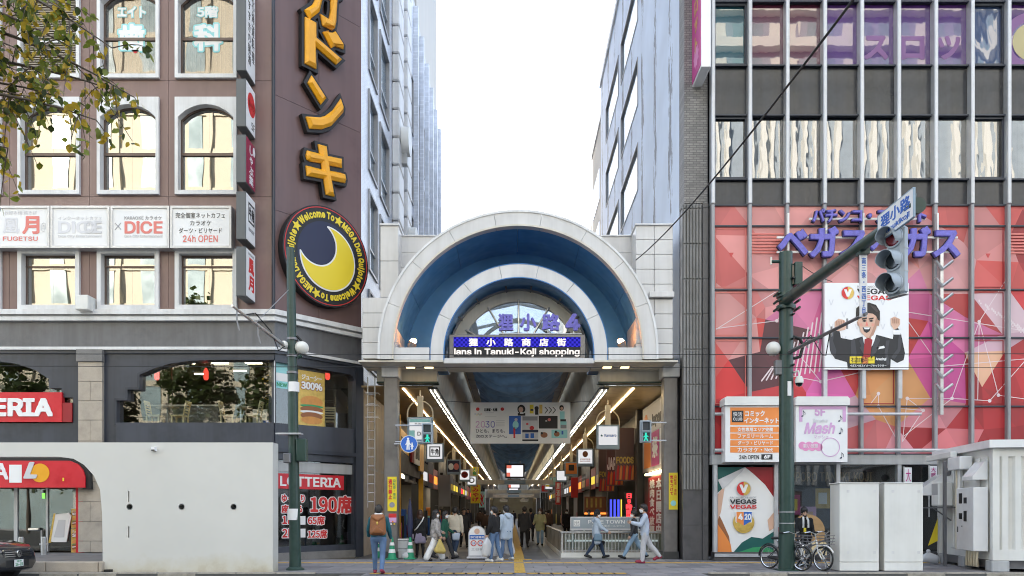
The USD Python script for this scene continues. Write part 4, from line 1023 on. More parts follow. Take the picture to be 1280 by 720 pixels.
# the painted flank along the arcade
RSW = Frame((5.54, 25.2, 0), (0, -1, 0))
_made['blue_flank'] = usdkit.material(stage, '/World/Looks/blue_flank', {
    'g': ('geometry', {}), 'mp': ('mapping', {'scale': (1, 1.6, 0.35)}), 'n': ('noise_texture', {'scale': 1.7, 'detail': 8, 'roughness': 0.75}), 'w': ('wave_texture', {'scale': 0.11, 'bands_direction': 'y', 'phase': 1.1}),
    'mu': ('math', {'math_type': 'multiply'}), 'r': ('rgb_ramp', {'ramp': [(0.47, (0.70, 0.79, 0.94)), (0.50, (0.22, 0.23, 0.27))]}), 'n2': ('noise_texture', {'scale': 0.6, 'detail': 4}), 'r2': ('rgb_ramp', {'ramp': [(0.3, (0.85,) * 3), (0.7, (1.0,) * 3)]}),
    'm': ('mix', {'mix_type': 'multiply', 'fac': 1.0}), 'p': ('principled_bsdf', {'roughness': 0.55})},
    [('g.position', 'mp.vector'), ('mp.vector', 'n.vector'), ('g.position', 'w.vector'), ('n.fac', 'mu.value1'), ('w.fac', 'mu.value2'), ('mu.value', 'r.fac'), ('g.position', 'n2.vector'), ('n2.fac', 'r2.fac'), ('r.color', 'm.color1'), ('r2.color', 'm.color2'), ('m.color', 'p.base_color')], surface='p.BSDF')
def U(y): return 25.2 - y
fw = []
for (ya, yb) in ((33.4, 38.6), (39.5, 44.8)):
    for k in range(6):
        zt = 25.3 - 3.75 * k; fw.append((ya, yb, zt - 2.1, zt))
hs = [sbox(U(b), z0, U(a), z1) for a, b, z0, z1 in fw]
obj('flank_wall', RSW.ext(sbox(U(47.4), 6.2, 0.0, RZ).difference(union_all(hs)), -0.25, 0), 'blue_flank', RB, smooth=False)
for h, (a, b, z0, z1) in zip(hs, fw):
    w = obj('flank_window', RSW.ext(h.difference(h.buffer(-0.07, join_style=2)), -0.11, 0.03), 'mullion_grey', RB, smooth=False)
    obj('blind', RSW.ext(h.buffer(-.02), -0.11, -0.095), 'curtain', w, smooth=False)  # added pale backing that makes these panes read as bright with sky
    n = 4; L = (b - a - 0.14) / n
    for q in range(n):
        obj('pane', RSW.ext(sbox(U(b) + 0.07 + q * L + 0.02, z0 + 0.07, U(b) + 0.07 + (q + 1) * L - 0.02, z1 - 0.07), -0.07, -0.06), 'glass_side', w, smooth=False)
obj('roof_edge', bx(5.44, 5.6, 25.2, 47.4, RZ - 0.02, RZ + 0.36), 'trim', RB)
nb2 = thing('white_block', 'white office block stepping back beyond the pale blue flank', 'building', loc=(10, 55, 0), world=True)
obj('wall', bx(5.62, 18, 47.6, 53.4, 0, 26.3), 'tower_grey', nb2); obj('parapet', bx(5.55, 18.1, 47.55, 53.5, 26.3, 26.6), 'trim', nb2)
for z in np.arange(8, 25, 3.4): obj('window', bx(5.59, 5.64, 48.6, 52.4, z, z + 2.0), 'lens_dark', nb2)
nb3 = thing('grey_block', 'low grey block with a flat roof far behind the gate', 'building', loc=(10, 70, 0), world=True)
obj('wall', bx(5.7, 18, 54, 80, 0, 21.5), 'trim_grey', nb3); obj('parapet', bx(5.6, 18, 53.9, 80, 21.5, 21.9), 'trim', nb3)
for z in np.arange(8, 20, 3.4): obj('window', bx(5.66, 5.72, 56, 64, z, z + 1.9), 'lens_dark', nb3)

# magenta projecting sign on the brick corner
t = thing('magenta_sign', 'white cased projecting sign with a magenta face on the tiled corner', 'sign', loc=(5.95, 23.9, 15.2), world=True)
obj('case', bx(5.80, 6.10, 23.3, 24.45, 15.2, 21.0, 0.015), 'white_gloss', t)
MF = Frame((5.795, 24.42, 0), (0, -1, 0)); obj('face', bx(5.785, 5.803, 23.34, 24.42, 15.28, 20.9), 'print_magenta', t)
flat(t, MF, fit(vtext('パチンコスロット', bold=2), 0.3, 16.0, 0.8, 20.6), 'print_gold', 0.012, 0.006, 'lettering'); flat(t, MF, fit(star(0, 0, 1, 9, .7), 0.2, 15.5, 0.9, 16.2), 'print_pink', 0.012, 0.004)

# purple lettering
t = thing('purple_lettering', 'two rows of purple glitter katakana on white rails over the pink facade', 'sign lettering', loc=tuple(RF.pt(*RF.uv(1080, 325), 0.3)), world=True)
for y in (277, 300, 318): obj('rail', bx(rx(968 if y > 280 else 1008), rx(1192 if y > 280 else 1152), 24.06, 24.11, ry(y + 1.2), ry(y - 1.2)), 'white_paint', t)
for row, b in (('パチンコ・スロット', (1011, 266, 1151, 283)), ('ベガスベガス', (968, 287.5, 1193, 325.5))):
    bb = RF.B(*b); n = len(row)
    if row[0] == 'パ': gs = fit(text(row, 'jp', 0, 96).simplify(.015).buffer(.022, join_style=2, mitre_limit=2.5), *bb)
    else: gs = fit(text(row, 'jp', 0, 96).simplify(.015).buffer(.035, join_style=2, mitre_limit=2.5), *bb)
    for p in polys(gs):
        q = p.buffer(0.012); o = obj('character', bevel_ext(RF, q, 0.25, 0.33, 0.02, 0.015), 'letter_purple', t, smooth=False)
        obj('character_side', RF.ext(q.buffer(0.015), 0.20, 0.249), 'black', t, smooth=False)
for px in (982, 1029, 1075, 1121, 1167): obj('bracket', bx(rx(px) - 0.03, rx(px) + 0.03, 24.05, 24.25, ry(320), ry(270)), 'white_paint', t)

# poster of a cheering man
t = thing('man_poster', 'white poster of a cheering man in a black suit, fists raised', 'poster', loc=tuple(RF.pt(*RF.uv(1078, 464), 0.2)), world=True)
obj('panel', RF.ext(RF.R(1027, 356.5, 1131, 463.5), 0.14, 0.24), 'print_white', t)
def pp(pts, mat, d): flat(t, RF, RF.G(*[(1020 + x / 6, 350 + y / 6) for x, y in pts]).buffer(0.012), mat, d, 0.003)
d = 0.242
for i in range(6):
    for j in range(5):
        if (i + j) % 2: letter(t, RF, text('V', 'en', 1), (1032 + i * 16, 362 + j * 15, 1038 + i * 16, 369 + j * 15), 'print_faint', d - 0.001, 0.002)
pp([(85, 545), (75, 440), (90, 395), (150, 400), (160, 450), (240, 465), (320, 440), (420, 425), (550, 460), (555, 420), (605, 415), (635, 560), (625, 610), (580, 630), (530, 600), (525, 672), (215, 672), (210, 625), (120, 600)], 'print_black', d)
pp([(318, 440), (330, 520), (350, 555), (395, 500), (425, 425), (400, 405), (330, 410)], 'print_white', d + .004)
pp([(340, 460), (330, 590), (375, 590), (392, 462), (365, 450)], 'red_dark', d + .008)
pp([(118, 382), (118, 330), (145, 308), (185, 318), (205, 350), (190, 385), (140, 395)], 'print_skin', d + .004)
pp([(535, 350), (533, 305), (560, 292), (598, 310), (598, 345), (580, 372), (590, 385), (560, 385)], 'print_skin', d + .004)
pp([(548, 395), (600, 370), (603, 420), (556, 420)], 'print_white', d + .004)
pp([(275, 290), (278, 230), (310, 200), (370, 188), (420, 205), (448, 250), (448, 320), (420, 350), (300, 330)], 'print_hair', d + .006)
pp([(290, 325), (310, 400), (345, 440), (372, 445), (400, 425), (420, 375), (432, 320), (424, 282), (405, 262), (350, 256), (318, 268), (296, 292)], 'print_skin', d + .010)
pp([(325, 372), (350, 370), (378, 372), (372, 395), (352, 408), (335, 398)], 'print_black', d + .014); pp([(332, 373), (372, 373), (366, 381), (338, 381)], 'print_white', d + .018)
pp([(75, 440), (90, 395), (110, 400), (100, 470), (125, 540), (115, 590), (90, 560)], 'print_suit', d + .003); pp([(600, 420), (612, 470), (600, 540), (560, 600), (540, 590), (585, 530), (590, 460)], 'print_suit', d + .003)
pp([(320, 440), (300, 470), (318, 510), (305, 520), (348, 600), (345, 560)], 'print_suit', d + .006); pp([(425, 428), (450, 465), (432, 505), (445, 515), (385, 600), (392, 545)], 'print_suit', d + .006)
pp([(240, 470), (262, 455), (275, 560), (260, 660), (240, 655)], 'print_suit', d + .003); pp([(500, 470), (520, 468), (505, 560), (520, 640), (505, 650), (490, 560)], 'print_suit', d + .003)
pp([(400, 425), (420, 375), (432, 320), (424, 300), (412, 350), (392, 405), (372, 445)], 'print_skin_b', d + .012); pp([(352, 445), (385, 438), (380, 462), (356, 462)], 'print_skin_b', d + .006)
pp([(300, 345), (316, 340), (320, 356), (308, 362)], 'print_blush', d + .012); pp([(392, 342), (410, 344), (404, 360), (390, 356)], 'print_blush', d + .0135)
pp([(284, 330), (292, 322), (296, 352), (289, 356)], 'print_skin_b', d + .008); pp([(436, 318), (447, 322), (440, 356), (430, 352)], 'print_skin_b', d + .008)
for q in range(4): pp([(128 + 17 * q, 322), (131 + 17 * q, 322), (133 + 17 * q, 352), (130 + 17 * q, 352)], 'print_skin_b', d + .008); pp([(545 + 13 * q, 306), (548 + 13 * q, 306), (549 + 13 * q, 338), (546 + 13 * q, 338)], 'print_skin_b', d + .008)
pp([(300, 225), (335, 205), (350, 208), (318, 232), (300, 262)], 'print_hair_b', d + .0075); pp([(385, 208), (415, 220), (435, 250), (425, 252), (405, 232)], 'print_hair_b', d + .0075)
pp([(292, 300), (300, 262), (330, 246), (352, 258), (318, 272), (302, 300)], 'print_hair', d + .0125); pp([(352, 258), (400, 250), (432, 272), (436, 310), (424, 284), (400, 266)], 'print_hair', d + .0125)
for x in (335, 385): pp([(x - 12, 322), (x, 316), (x + 13, 322), (x, 327)], 'print_black', d + .014); pp([(x - 16, 305), (x + 16, 300), (x + 14, 306), (x - 14, 310)], 'print_hair', d + .014)
pp([(352, 330), (360, 355), (346, 356)], 'print_salmon', d + .013)
for (x, m) in ((230, 'print_yellow'), (275, 'print_yellow'), (318, 'print_orange'), (365, 'print_yellow')): pp([(x, 588), (x + 44, 588), (x + 44, 634), (x, 634)], m, d + .006)
letter(t, RF, text('石田純一', bold=0), (1059, 449, 1087, 455), 'print_black', d + .010, .003)
letter(t, RF, text('ベガスベガスイメージキャラクター', bold=1), (1058, 457.5, 1103, 460.5), 'print_white', d + .006, .003)
letter(t, RF, text('Amazing!', 'en', 2), (1090, 449, 1103, 453), 'print_white', d + .006, .003); pp([(430, 520), (480, 508), (485, 520), (435, 530)], 'print_white', d + .006)
def vegas(T, fr, b1, b2, disc, d):
    c = fr.uv(disc[0], disc[1]); r = abs(fr.uv(disc[0] + disc[2], disc[1])[0] - c[0])
    C = Point(*c); L = sbox(c[0] - 9, c[1] - 9, c[0], c[1] + 9)
    flat(T, fr, C.buffer(r, 20), 'print_lightgrey', d, .003); flat(T, fr, C.buffer(r * .9, 20).intersection(L), 'print_red', d + .004, .003); flat(T, fr, C.buffer(r * .9, 20).difference(L), 'print_gold', d + .004, .003)
    flat(T, fr, fit(text('V', 'en', 5), c[0] - r * .55, c[1] - r * .55, c[0] + r * .55, c[1] + r * .55), 'print_white', d + .008, .003)
    letter(T, fr, text('VEGAS', 'en', 2), b1, 'print_black', d, .003); letter(T, fr, text('VEGAS', 'en', 2), b2, 'print_red', d, .003)
vegas(t, RF, (1067, 363.5, 1109, 370.5), (1067, 372, 1110, 378), (1055.5, 369, 8.5), d)
letter(t, RF, text('PACHINKO & SLOT', 'en'), (1067, 360, 1104, 362.5), 'print_grey', d, .003)
for px in (1029, 1077, 1122): obj('support', bx(rx(px) - 0.06, rx(px) + 0.06, 24.12, 24.2, ry(499), ry(463.6)), 'alu', t)
# rows of V pegs on a mast
t = thing('peg_mast', 'upright mast of steel V pegs on the facade', 'facade ornament', loc=(rx(1170), 24.0, ry(520)), world=True)
obj('mast', bx(rx(1170) - 0.05, rx(1170) + 0.05, 23.96, 24.09, ry(520), ry(320)), 'steel', t)
for y in (341, 362, 381, 400, 419, 437, 456, 474, 492):
    for s_ in (-1, 1): obj('peg', rod((rx(1170), 23.94, ry(y)), (rx(1170) + s_ * 0.27, 23.84, ry(y - 9)), 0.045, sides=8), 'steel', t)
# orange and pink sign boxes over the ground floor
def signbox(x0, x1, name, label):
    t = thing(name, label, 'sign', loc=tuple(RF.pt(*RF.uv((x0 + x1) / 2, 579), 0.4)), world=True)
    obj('case', RF.ext(RF.R(x0, 509, x1, 579), 0.16, 0.60), 'white_gloss', t); obj('hood', RF.ext(RF.G((x0 - 1.5, 510), (x0 - 1.5, 502), (x0 + 1, 499.5), (x1 - 1, 499.5), (x1 + 1.5, 502), (x1 + 1.5, 510)), 0.1, 0.68), 'white_paint', t); return t
t = signbox(900, 971, 'orange_sign', 'white cased sign with orange net cafe rows above the ground floor'); d = .602
flat(t, RF, RF.R(906, 512.5, 966, 534), 'print_orange', d)
for k in range(4): flat(t, RF, RF.R(906, 536 + k * 8.2, 966, 543 + k * 8.2), 'print_orange', d)
flat(t, RF, RF.R(908, 516.5, 922, 530.5), 'print_black', d + .005); letter(t, RF, '快活', (909.5, 518, 920.5, 523.5), 'print_white', d + .010); letter(t, RF, text('CLUB', 'en', 1), (909.5, 525, 920.5, 528.5), 'print_white', d + .010)
letter(t, RF, text('コミック', bold=2), (924, 516.5, 948, 523.5), 'print_white', d + .005); letter(t, RF, text('インターネット', bold=2), (923, 525, 965, 532), 'print_white', d + .005)
for k, s_ in enumerate(('女性専用エリア完備', 'ファミリールーム', 'ダーツ・ビリヤード', 'カラオケ・Net')): letter(t, RF, text(s_, bold=1), (915, 537 + k * 8.2, 958, 542 + k * 8.2), 'print_white', d + .005)
letter(t, RF, text('24h OPEN', 'en', 1), (917, 570.5, 941, 575.5), 'print_black', d); flat(t, RF, RF.R(944, 569.5, 957.5, 576), 'print_black', d); letter(t, RF, text('6F', 'en', 3), (947, 570.5, 955, 575), 'print_white', d + .005)
t = signbox(986, 1049, 'pink_sign', 'white cased sign with pink karaoke scribbles, right of the lamp post')
flat(t, RF, RF.R(990, 511, 1047, 576).difference(RF.R(990, 511, 1047, 576).buffer(-0.10)).intersection(RF.R(985, 511, 1047, 530)), 'print_lilac', d)
letter(t, RF, text('5F', 'en', 3), (1009, 513, 1022, 523), 'print_lilac', d); letter(t, RF, text('Karaoke', 'en', 1), (1007, 526, 1025, 531), 'print_faint', d); letter(t, RF, affinity.skew(text('Mash', 'en', 2), xs=15), (996, 531, 1034, 545), 'print_lilac', d); letter(t, RF, text('マッシュ'), (1008, 546.5, 1026, 550.5), 'print_lilac', d)
cc = RF.uv(1028, 561); flat(t, RF, Point(*cc).buffer(0.30, 20).difference(Point(*cc).buffer(0.275, 20)), 'print_lilac', d)
flat(t, RF, union_all([Point(*RF.uv(994 + 4 * k, 559 + 2 * (k % 2))).buffer(0.12) for k in range(6)]), 'print_pink', d); letter(t, RF, '歌い放題', (995, 557, 1013, 562), 'print_white', d + .005)
for x, y in ((995, 520), (1040, 526), (1041, 541), (1042, 571)): letter(t, RF, '♪', (x - 2.5, y - 4, x + 2.5, y + 4), 'print_navy', d)

# ground floor of the right building
ob = lambda n, m, mt, **k: obj(n, m, mt, RB, **k)
ob('header_rail', [rod((mull[0], 24.0, ry(564)), (RXR, 24.0, ry(564)), 0.06), rod((mull[0], 24.0, ry(519)), (rx(1145), 24.0, ry(519)), 0.05)], 'alu')
ob('header', bx(mull[0] - 0.05, RXR, 24.1, 24.5, ry(581), ry(569)), 'trim_grey'); ob('soffit', bx(mull[0], RXR, 24.5, 29, 3.3, 3.45), 'pillar_dark')
for px in (892.5, 968, 1045, 1121, 1197, 1273): ob('shop_mullion', bx(rx(px) - 0.06, rx(px) + 0.06, 24.12, 24.3, 0.02, ry(581)), 'alu')
for a, b in ((968, 1045), (1045, 1121), (1121, 1197), (1197, 1273)): ob('shop_pane', bx(rx(a) + 0.07, rx(b) - 0.07, 24.2, 24.212, 0.3, ry(582)), 'glass_shop', smooth=False)
ob('plinth', bx(mull[0], RXR, 24.0, 24.45, 0.0, 0.28), 'granite'); ob('sill', bx(mull[0], rx(968), 23.97, 24.2, ry(695.5), ry(691.5)), 'alu')
ob('shop_back_wall', bx(6.45, RXR, 26.4, 26.5, 0, 3.3), 'room')
t = thing('sign_letters', 'pale gold SAPPORO TANUKI KOJI letters inside the dark shop window', 'lettering', loc=tuple(front(24.6).pt(*front(24.6).uv(1035, 603), 0)), world=True)
F6 = front(24.6)
letter(t, F6, text('SAPPORO TANUKI KOJI', 'en', 0), (975, 590, 1090, 602), 'letter_bronze', 0, 0.03)
d0_ = 0
t = thing('vegas_poster', 'tall marbled poster with a V disc and shield in the first shop window', 'poster', loc=tuple(RF.pt(*RF.uv(930, 692), 0.12)), world=True); d = .10
obj('sheet', RF.ext(RF.R(896, 584, 966, 691.5), 0.06, 0.10), 'print_white', t)
full = RF.R(896, 584, 966, 691.5)
for pts, m in (([(896, 584), (930, 584), (908, 606), (896, 616)], 'print_teal'), ([(930, 584), (966, 584), (966, 622), (955, 606), (940, 592)], 'red_dark'), ([(896, 640), (902, 652), (910, 670), (913, 690), (896, 692)], 'print_brown'), ([(896, 655), (905, 668), (912, 680), (914, 692), (896, 692)], 'print_orange'), ([(914, 692), (926, 678), (938, 671), (952, 673), (966, 664), (966, 692)], 'print_teal'), ([(922, 690), (940, 684), (955, 683), (966, 688), (966, 690)], 'print_green'), ([(896, 618), (905, 606), (900, 640), (896, 650)], 'print_skin'), ([(966, 640), (958, 650), (960, 664), (966, 660)], 'print_skin'), ([(896, 600), (930, 584), (926, 590), (902, 612)], 'print_lightgrey')):
    flat(t, RF, RF.G(*pts).buffer(0.0).intersection(full), m, (d := d + .0015), .0012)
vegas(t, RF, (911, 624, 944, 630), (911, 631, 944, 636), (928, 611, 9.5), d + .018); letter(t, RF, text('PACHINKO & SLOT', 'en'), (911, 621, 944, 623), 'print_grey', d + .018)
sh = RF.G((919, 640), (938, 640), (937, 652), (928, 659), (919, 652)); flat(t, RF, Point(*RF.uv(928, 653)).buffer(0.34), 'print_gold', d + .018); flat(t, RF, sh.buffer(0.03), 'print_white', d + .023); flat(t, RF, sh.intersection(RF.R(900, 600, 928, 700)), 'print_orange', d + .028); flat(t, RF, sh.intersection(RF.R(928, 600, 960, 700)), 'print_blue', d + .028)
letter(t, RF, text('4', 'en', 3), (921, 642, 927, 650), 'print_white', d + .033); letter(t, RF, text('20', 'en', 3), (929, 642, 937, 650), 'print_white', d + .033); flat(t, RF, RF.G((918, 658), (928, 664), (939, 658), (936, 652), (928, 657), (920, 652)), 'print_gold', d + .03)
# a few goods and posters behind the dark glass
_r4 = random.Random(21)
CARDS = [('print_red', 'red'), ('print_magenta', 'magenta'), ('print_lilac', 'lilac'), ('print_gold', 'gold'), ('print_blue', 'blue'), ('print_orange', 'orange'), ('print_pink', 'pink'), ('print_green', 'green')]
for k in range(8):
    x = rx(985 + 20 * k); z = _r4.uniform(0.7, 1.9); w = _r4.uniform(.35, .6)
    t = thing('window_display', CARDS[k][1] + ' poster card inside the dark shop window behind the bicycles and cabinets', 'poster', loc=(x, 25.2 + 0.05 * (k % 4), z))
    obj('card', bx(-w / 2, w / 2, -0.01, 0.01, 0, w * 1.4), CARDS[k][0], t); obj('picture', bx(-w * .3, w * .3, -0.016, -0.011, w * .3, w * 1.1), ['print_white', 'print_yellow', 'print_skin'][k % 3], t)
for px, (a, b), nm in ((1129, (585, 640), 'left'), (1160, (583, 606), 'right')):
    t = thing('banner_flag', f'white vertical banner with purple swirls by the shop door, {nm} one', 'banner', loc=tuple(RF.pt(*RF.uv(px, b), 0.3)), world=True)
    flat(t, RF, RF.R(px - 4.5, a, px + 4.5, b), 'print_white', 0.3, 0.01, 'cloth'); letter(t, RF, vtext('大感謝'), (px - 3, a + 2, px + 3, b - 3), 'print_magenta', 0.312); obj('pole', rod(RF.pt(*RF.uv(px - 5, b + 40), 0.3), RF.pt(*RF.uv(px - 5, a - 1), 0.3), 0.02), 'steel', t)
# ---------------------------------------------------------------- the arcade gate
GX, GY, GZ = 0.19, 24.2, 6.70
GF = front(GY)
G_ = thing('arcade_gate', 'huge white semicircular arcade gate with blue barrel vault', 'gate', loc=(GX, 25.3, 0), world=True)
def arch(ro, ri, cz=GZ, foot=6.42, a0=0.0, a1=180.0, n=48, cx=GX):
    g = ring(cx, cz, ro, ri, a0, a1, n)
    if a0 <= 0: g = g.union(sbox(cx + ri, foot, cx + ro, cz + 1e-4))
    if a1 >= 180: g = g.union(sbox(cx - ro, foot, cx - ri, cz + 1e-4))
    return g
N = 9
for i in range(N):
    a, b = 180 * i / N + (0.07 if i else 0), 180 * (i + 1) / N - (0.07 if i < N - 1 else 0)
    obj('arch_panel', GF.ext(arch(4.45, 3.97, a0=a, a1=b, n=10), -0.30, 0.0), 'gate_white', G_, smooth=20)
obj('arch_lip', GF.ext(arch(4.47, 4.40, n=72), -0.02, 0.025), 'trim', G_, smooth=20)
obj('arch_lip', GF.ext(arch(4.01, 3.955, n=72), -0.02, 0.03), 'gate_cream', G_, smooth=20)
obj('barrel_shell', GF.ext(arch(4.44, 4.06, n=72), -2.9, -0.302), 'gate_white', G_, smooth=20)
for i in range(6):
    a, b = 180 * i / 6 + (0.1 if i else 0), 180 * (i + 1) / 6 - (0.1 if i < 5 else 0)
    for d0, d1 in ((-2.7, -1.505), (-1.495, -0.31)): obj('barrel_panel', GF.ext(arch(4.05, 3.97, foot=6.80, a0=a, a1=b, n=14), d0, d1), 'gate_blue', G_, smooth=20)
obj('barrel_back', GF.ext(arch(4.05, 2.45, cz=GZ, foot=6.80, n=64), -2.85, -2.705), 'gate_blue', G_)
IX, IZ = 0.22, 6.65
for i in range(7):
    a, b = 180 * i / 7 + (0.12 if i else 0), 180 * (i + 1) / 7 - (0.12 if i < 6 else 0)
    obj('inner_arch_panel', GF.ext(arch(2.83, 2.40, cz=IZ, foot=6.38, a0=a, a1=b, n=10, cx=IX), -0.20, -0.10), 'gate_white', G_, smooth=20)
obj('inner_arch_tube', GF.ext(arch(2.80, 2.43, cz=IZ, foot=6.40, n=64, cx=IX), -2.7, -0.201), 'gate_blue', G_, smooth=20)
obj('inner_arch_edge', GF.ext(arch(2.85, 2.825, cz=IZ, foot=6.40, n=64, cx=IX), -0.35, -0.09), 'gate_blue_edge', G_, smooth=20)
obj('inner_arch_edge', GF.ext(arch(2.415, 2.385, cz=IZ, foot=6.40, n=64, cx=IX), -0.30, -0.09), 'gate_blue_edge', G_, smooth=20)
# tympanum
obj('tympanum_frame', GF.ext(arch(2.34, 1.98, cz=IZ, foot=6.5, n=56, cx=IX), -1.50, -1.36), 'gate_cream', G_)
obj('tympanum_rim', GF.ext(arch(2.38, 2.33, cz=IZ, foot=6.5, n=56, cx=IX), -1.45, -1.25), 'steel_dark', G_)
obj('tympanum_frame', GF.ext(arch(1.62, 1.50, cz=IZ - 0.05, foot=6.5, n=48, cx=IX), -2.2, -2.1), 'gate_cream', G_)
tp = Polygon(arcpts(IX, IZ, 1.985, 0, 180, 48))
for i in range(6):
    w = Polygon([(IX, IZ)] + arcpts(IX, IZ, 4, 30 * i + 0.3, 30 * i + 29.7, 8))
    obj('tympanum_pane', GF.ext(tp.intersection(w), -1.44, -1.43), 'glass_roof', G_, smooth=False)
for a in (25, 60, 90, 120, 150):
    c, s_ = math.cos(math.radians(a)), math.sin(math.radians(a))
    obj('spoke', rod((IX + 0.9 * c, GY + 1.34, IZ + 0.9 * s_), (IX + 2.05 * c, GY + 1.34, IZ + 2.05 * s_), 0.035), 'steel', G_)
for a in (35, 55, 80, 100, 125, 145, 165):
    c, s_ = math.cos(math.radians(a)), math.sin(math.radians(a))
    obj('clip', rod((IX + 2.30 * c, GY + 1.28, IZ + 2.30 * s_), (IX + 2.46 * c, GY + 1.0, IZ + 2.44 * s_), 0.03, sides=6), 'steel_dark', G_)
gp_ = lambda x, y, Y=GY: ((x - 640) * Y / FOC, EYE + (640 - y) * Y / FOC)
def gbox(name, x0, y0, x1, y1, Ya, Yb, mat, bev=0.01, Yref=None):
    (X0, Z1), (X1, Z0) = gp_(x0, y0, Yref or Ya), gp_(x1, y1, Yref or Ya)
    return obj(name, bx(X0, X1, Ya, Yb, Z0, Z1, bev), mat, G_)
# stepped side blocks, panel by panel
for y0, y1 in ((372, 391), (391.4, 409), (409.4, 428), (428.4, 448)): gbox('side_panel', 453, y0, 496, y1, 24.45, 26.2, 'gate_white')
gbox('side_core', 455, 373, 494, 446, 24.5, 26.3, 'gate_cream')
for y0, y1 in ((281, 326), (326.4, 371.6)): gbox('side_panel', 475.5, y0, 498, y1, 24.75, 26.6, 'gate_white')
gbox('side_cap', 474.5, 279, 499, 281.4, 24.70, 26.6, 'trim')
F255 = front(25.5); DISC = Point(GX, GZ).buffer(4.46, 40)
for y0, y1 in ((295, 315), (315.4, 334), (334.4, 372)):
    for x0, x1 in ((499, 560), (730, 791)):
        g = F255.R(x0, y0, x1, y1).difference(DISC)
        if not g.is_empty: obj('side_panel', F255.ext(max(polys(g), key=lambda q: q.area), -1.3, 0), 'gate_white', G_)
gbox('side_cap', 498.5, 293.4, 545, 295, 25.45, 26.8, 'trim')
for k in range(9):
    y0 = 281 + k * 18.6
    for x0, x1 in ((795, 817.6), (818, 841)): gbox('side_panel', x0, y0, x1, y0 + 18.2, 24.6 if k < 5 else 24.52, 26.4, 'gate_white')
gbox('side_core', 797, 283, 839, 446, 24.7, 26.45, 'gate_cream'); gbox('side_cap', 794, 279, 842, 281.2, 24.55, 26.4, 'trim'); gbox('side_ledge', 812, 364, 843, 371, 24.38, 24.6, 'gate_white')
gbox('side_cap', 752, 293.4, 792, 295, 25.45, 26.8, 'trim')
# ledges with the warm flood lamps, soffit, downlights
zS = 6.40
for sx, x0, x1 in ((-1, GX - 3.965, IX - 2.86), (1, IX + 2.86, GX + 3.965)):
    obj('ledge', bx(x0, x1, GY + 0.04, 26.95, zS, 6.80, 0.01), 'gate_white', G_)
    xm = GX - 3.55 if sx < 0 else GX + 3.50
    lamp = thing('flood_lamp', f'glowing warm flood lamp on the {"left" if sx < 0 else "right"} ledge of the gate arch', 'lamp', loc=(xm, 24.75, 6.805))
    h = lathe([(0.0, 0.0), (0.10, 0.02), (0.15, 0.28), (0.0, 0.30)], n=16); h.apply_transform(trimesh.transformations.rotation_matrix(-sx * 0.5, (0, 1, 0)))
    obj('housing', h, 'steel_dark', lamp); e = sph((-sx * 0.15, 0, 0.31), 0.115, 2, (1, 1, 0.7)); obj('bulb', e, 'lamp_warm', lamp)
    obj('base', bx(-0.12, 0.12, -0.1, 0.1, 0, 0.03), 'steel_dark', lamp)
obj('soffit', bx(-4.9, IX - 2.42, GY + 0.05, 25.86, zS - 0.06, zS - 0.002), 'gate_cream', G_); obj('soffit', bx(IX + 2.42, 5.3, GY + 0.05, 25.86, zS - 0.06, zS - 0.002), 'gate_cream', G_)
for px in (513, 536, 759, 781):
    x = (px - 640) * 25.1 / FOC
    dl = obj('downlight', bx(x - 0.19, x + 0.19, 24.95, 25.25, zS - 0.075, zS - 0.0605), 'steel_dark', G_); obj('lens', bx(x - 0.14, x + 0.14, 25.0, 25.2, zS - 0.082, zS - 0.0755), 'downlight', dl)
obj('header_beam', bx(-4.6, -2.55, 25.86, 26.2, 5.98, zS + 0.4), 'gate_cream', G_); obj('header_beam', bx(2.98, 5.5, 25.86, 26.2, 5.98, zS + 0.4), 'gate_cream', G_)
obj('beam_flange', [bx(-4.6, -2.5, 25.80, 26.25, 5.93, 5.98), bx(2.93, 5.5, 25.80, 26.25, 5.93, 5.98)], 'pole_green', G_)
# pillars
for x0, x1, nm in ((-4.22, -3.77, 'l'), (5.0, 5.46, 'r')):
    p = obj('pillar', bx(x0, x1, 25.0, 25.5, 0, 6.0, 0.03), 'pillar_brown', G_); obj('capital', bx(x0 - 0.06, x1 + 0.05, 24.9, 25.6, 5.98, 6.43, 0.02), 'gate_white', p); obj('plinth', bx(x0 - 0.02, x1 + 0.02, 24.97, 25.53, 0.0, 0.25), 'pillar_dark', p)
# message board and characters
bx0, bz1 = gp_(561, 418, 24.5); bx1, bz0 = gp_(732, 449, 24.5)
led = thing('message_board', 'dot matrix message board with a blue Japanese row over a black row', 'sign', loc=((bx0 + bx1) / 2, 24.7, bz0), world=True)
E24 = front(24.5)
obj('case', bx(bx0, bx1, 24.5, 24.95, bz0, bz1, 0.02), 'steel_dark', led); obj('frame', E24.ext(E24.R(562, 419, 731, 448.5).difference(E24.R(567, 421.5, 725.5, 446.5)), 0.0, 0.05), 'pillar_brown', led)
_made['led_dots'] = usdkit.material(stage, '/World/Looks/led_dots', {'g': ('geometry', {}), 'mp': ('mapping', {'location': (0.013, 0.37, 0.02)}), 'c': ('checker_texture', {'scale': 14.0, 'color1': (0.06, 0.05, 0.85), 'color2': (0.02, 0.018, 0.32)}), 'e': ('emission', {'strength': 0.26})},
    [('g.position', 'mp.vector'), ('mp.vector', 'c.vector'), ('c.color', 'e.color')], surface='e.emission')
flat(led, E24, E24.R(567, 421.5, 725.5, 433.8), 'led_dots', 0.002, 0.006, 'screen_row'); flat(led, E24, E24.R(567, 433.9, 725.5, 446.5), 'led_black', 0.002, 0.006, 'screen_row')
for k, ch in enumerate('狸小路商店街'): letter(led, E24, text(ch, bold=2), (586 + k * 22.0, 423, 597.5 + k * 22.0, 432.8), 'led_white', 0.010, 0.004)
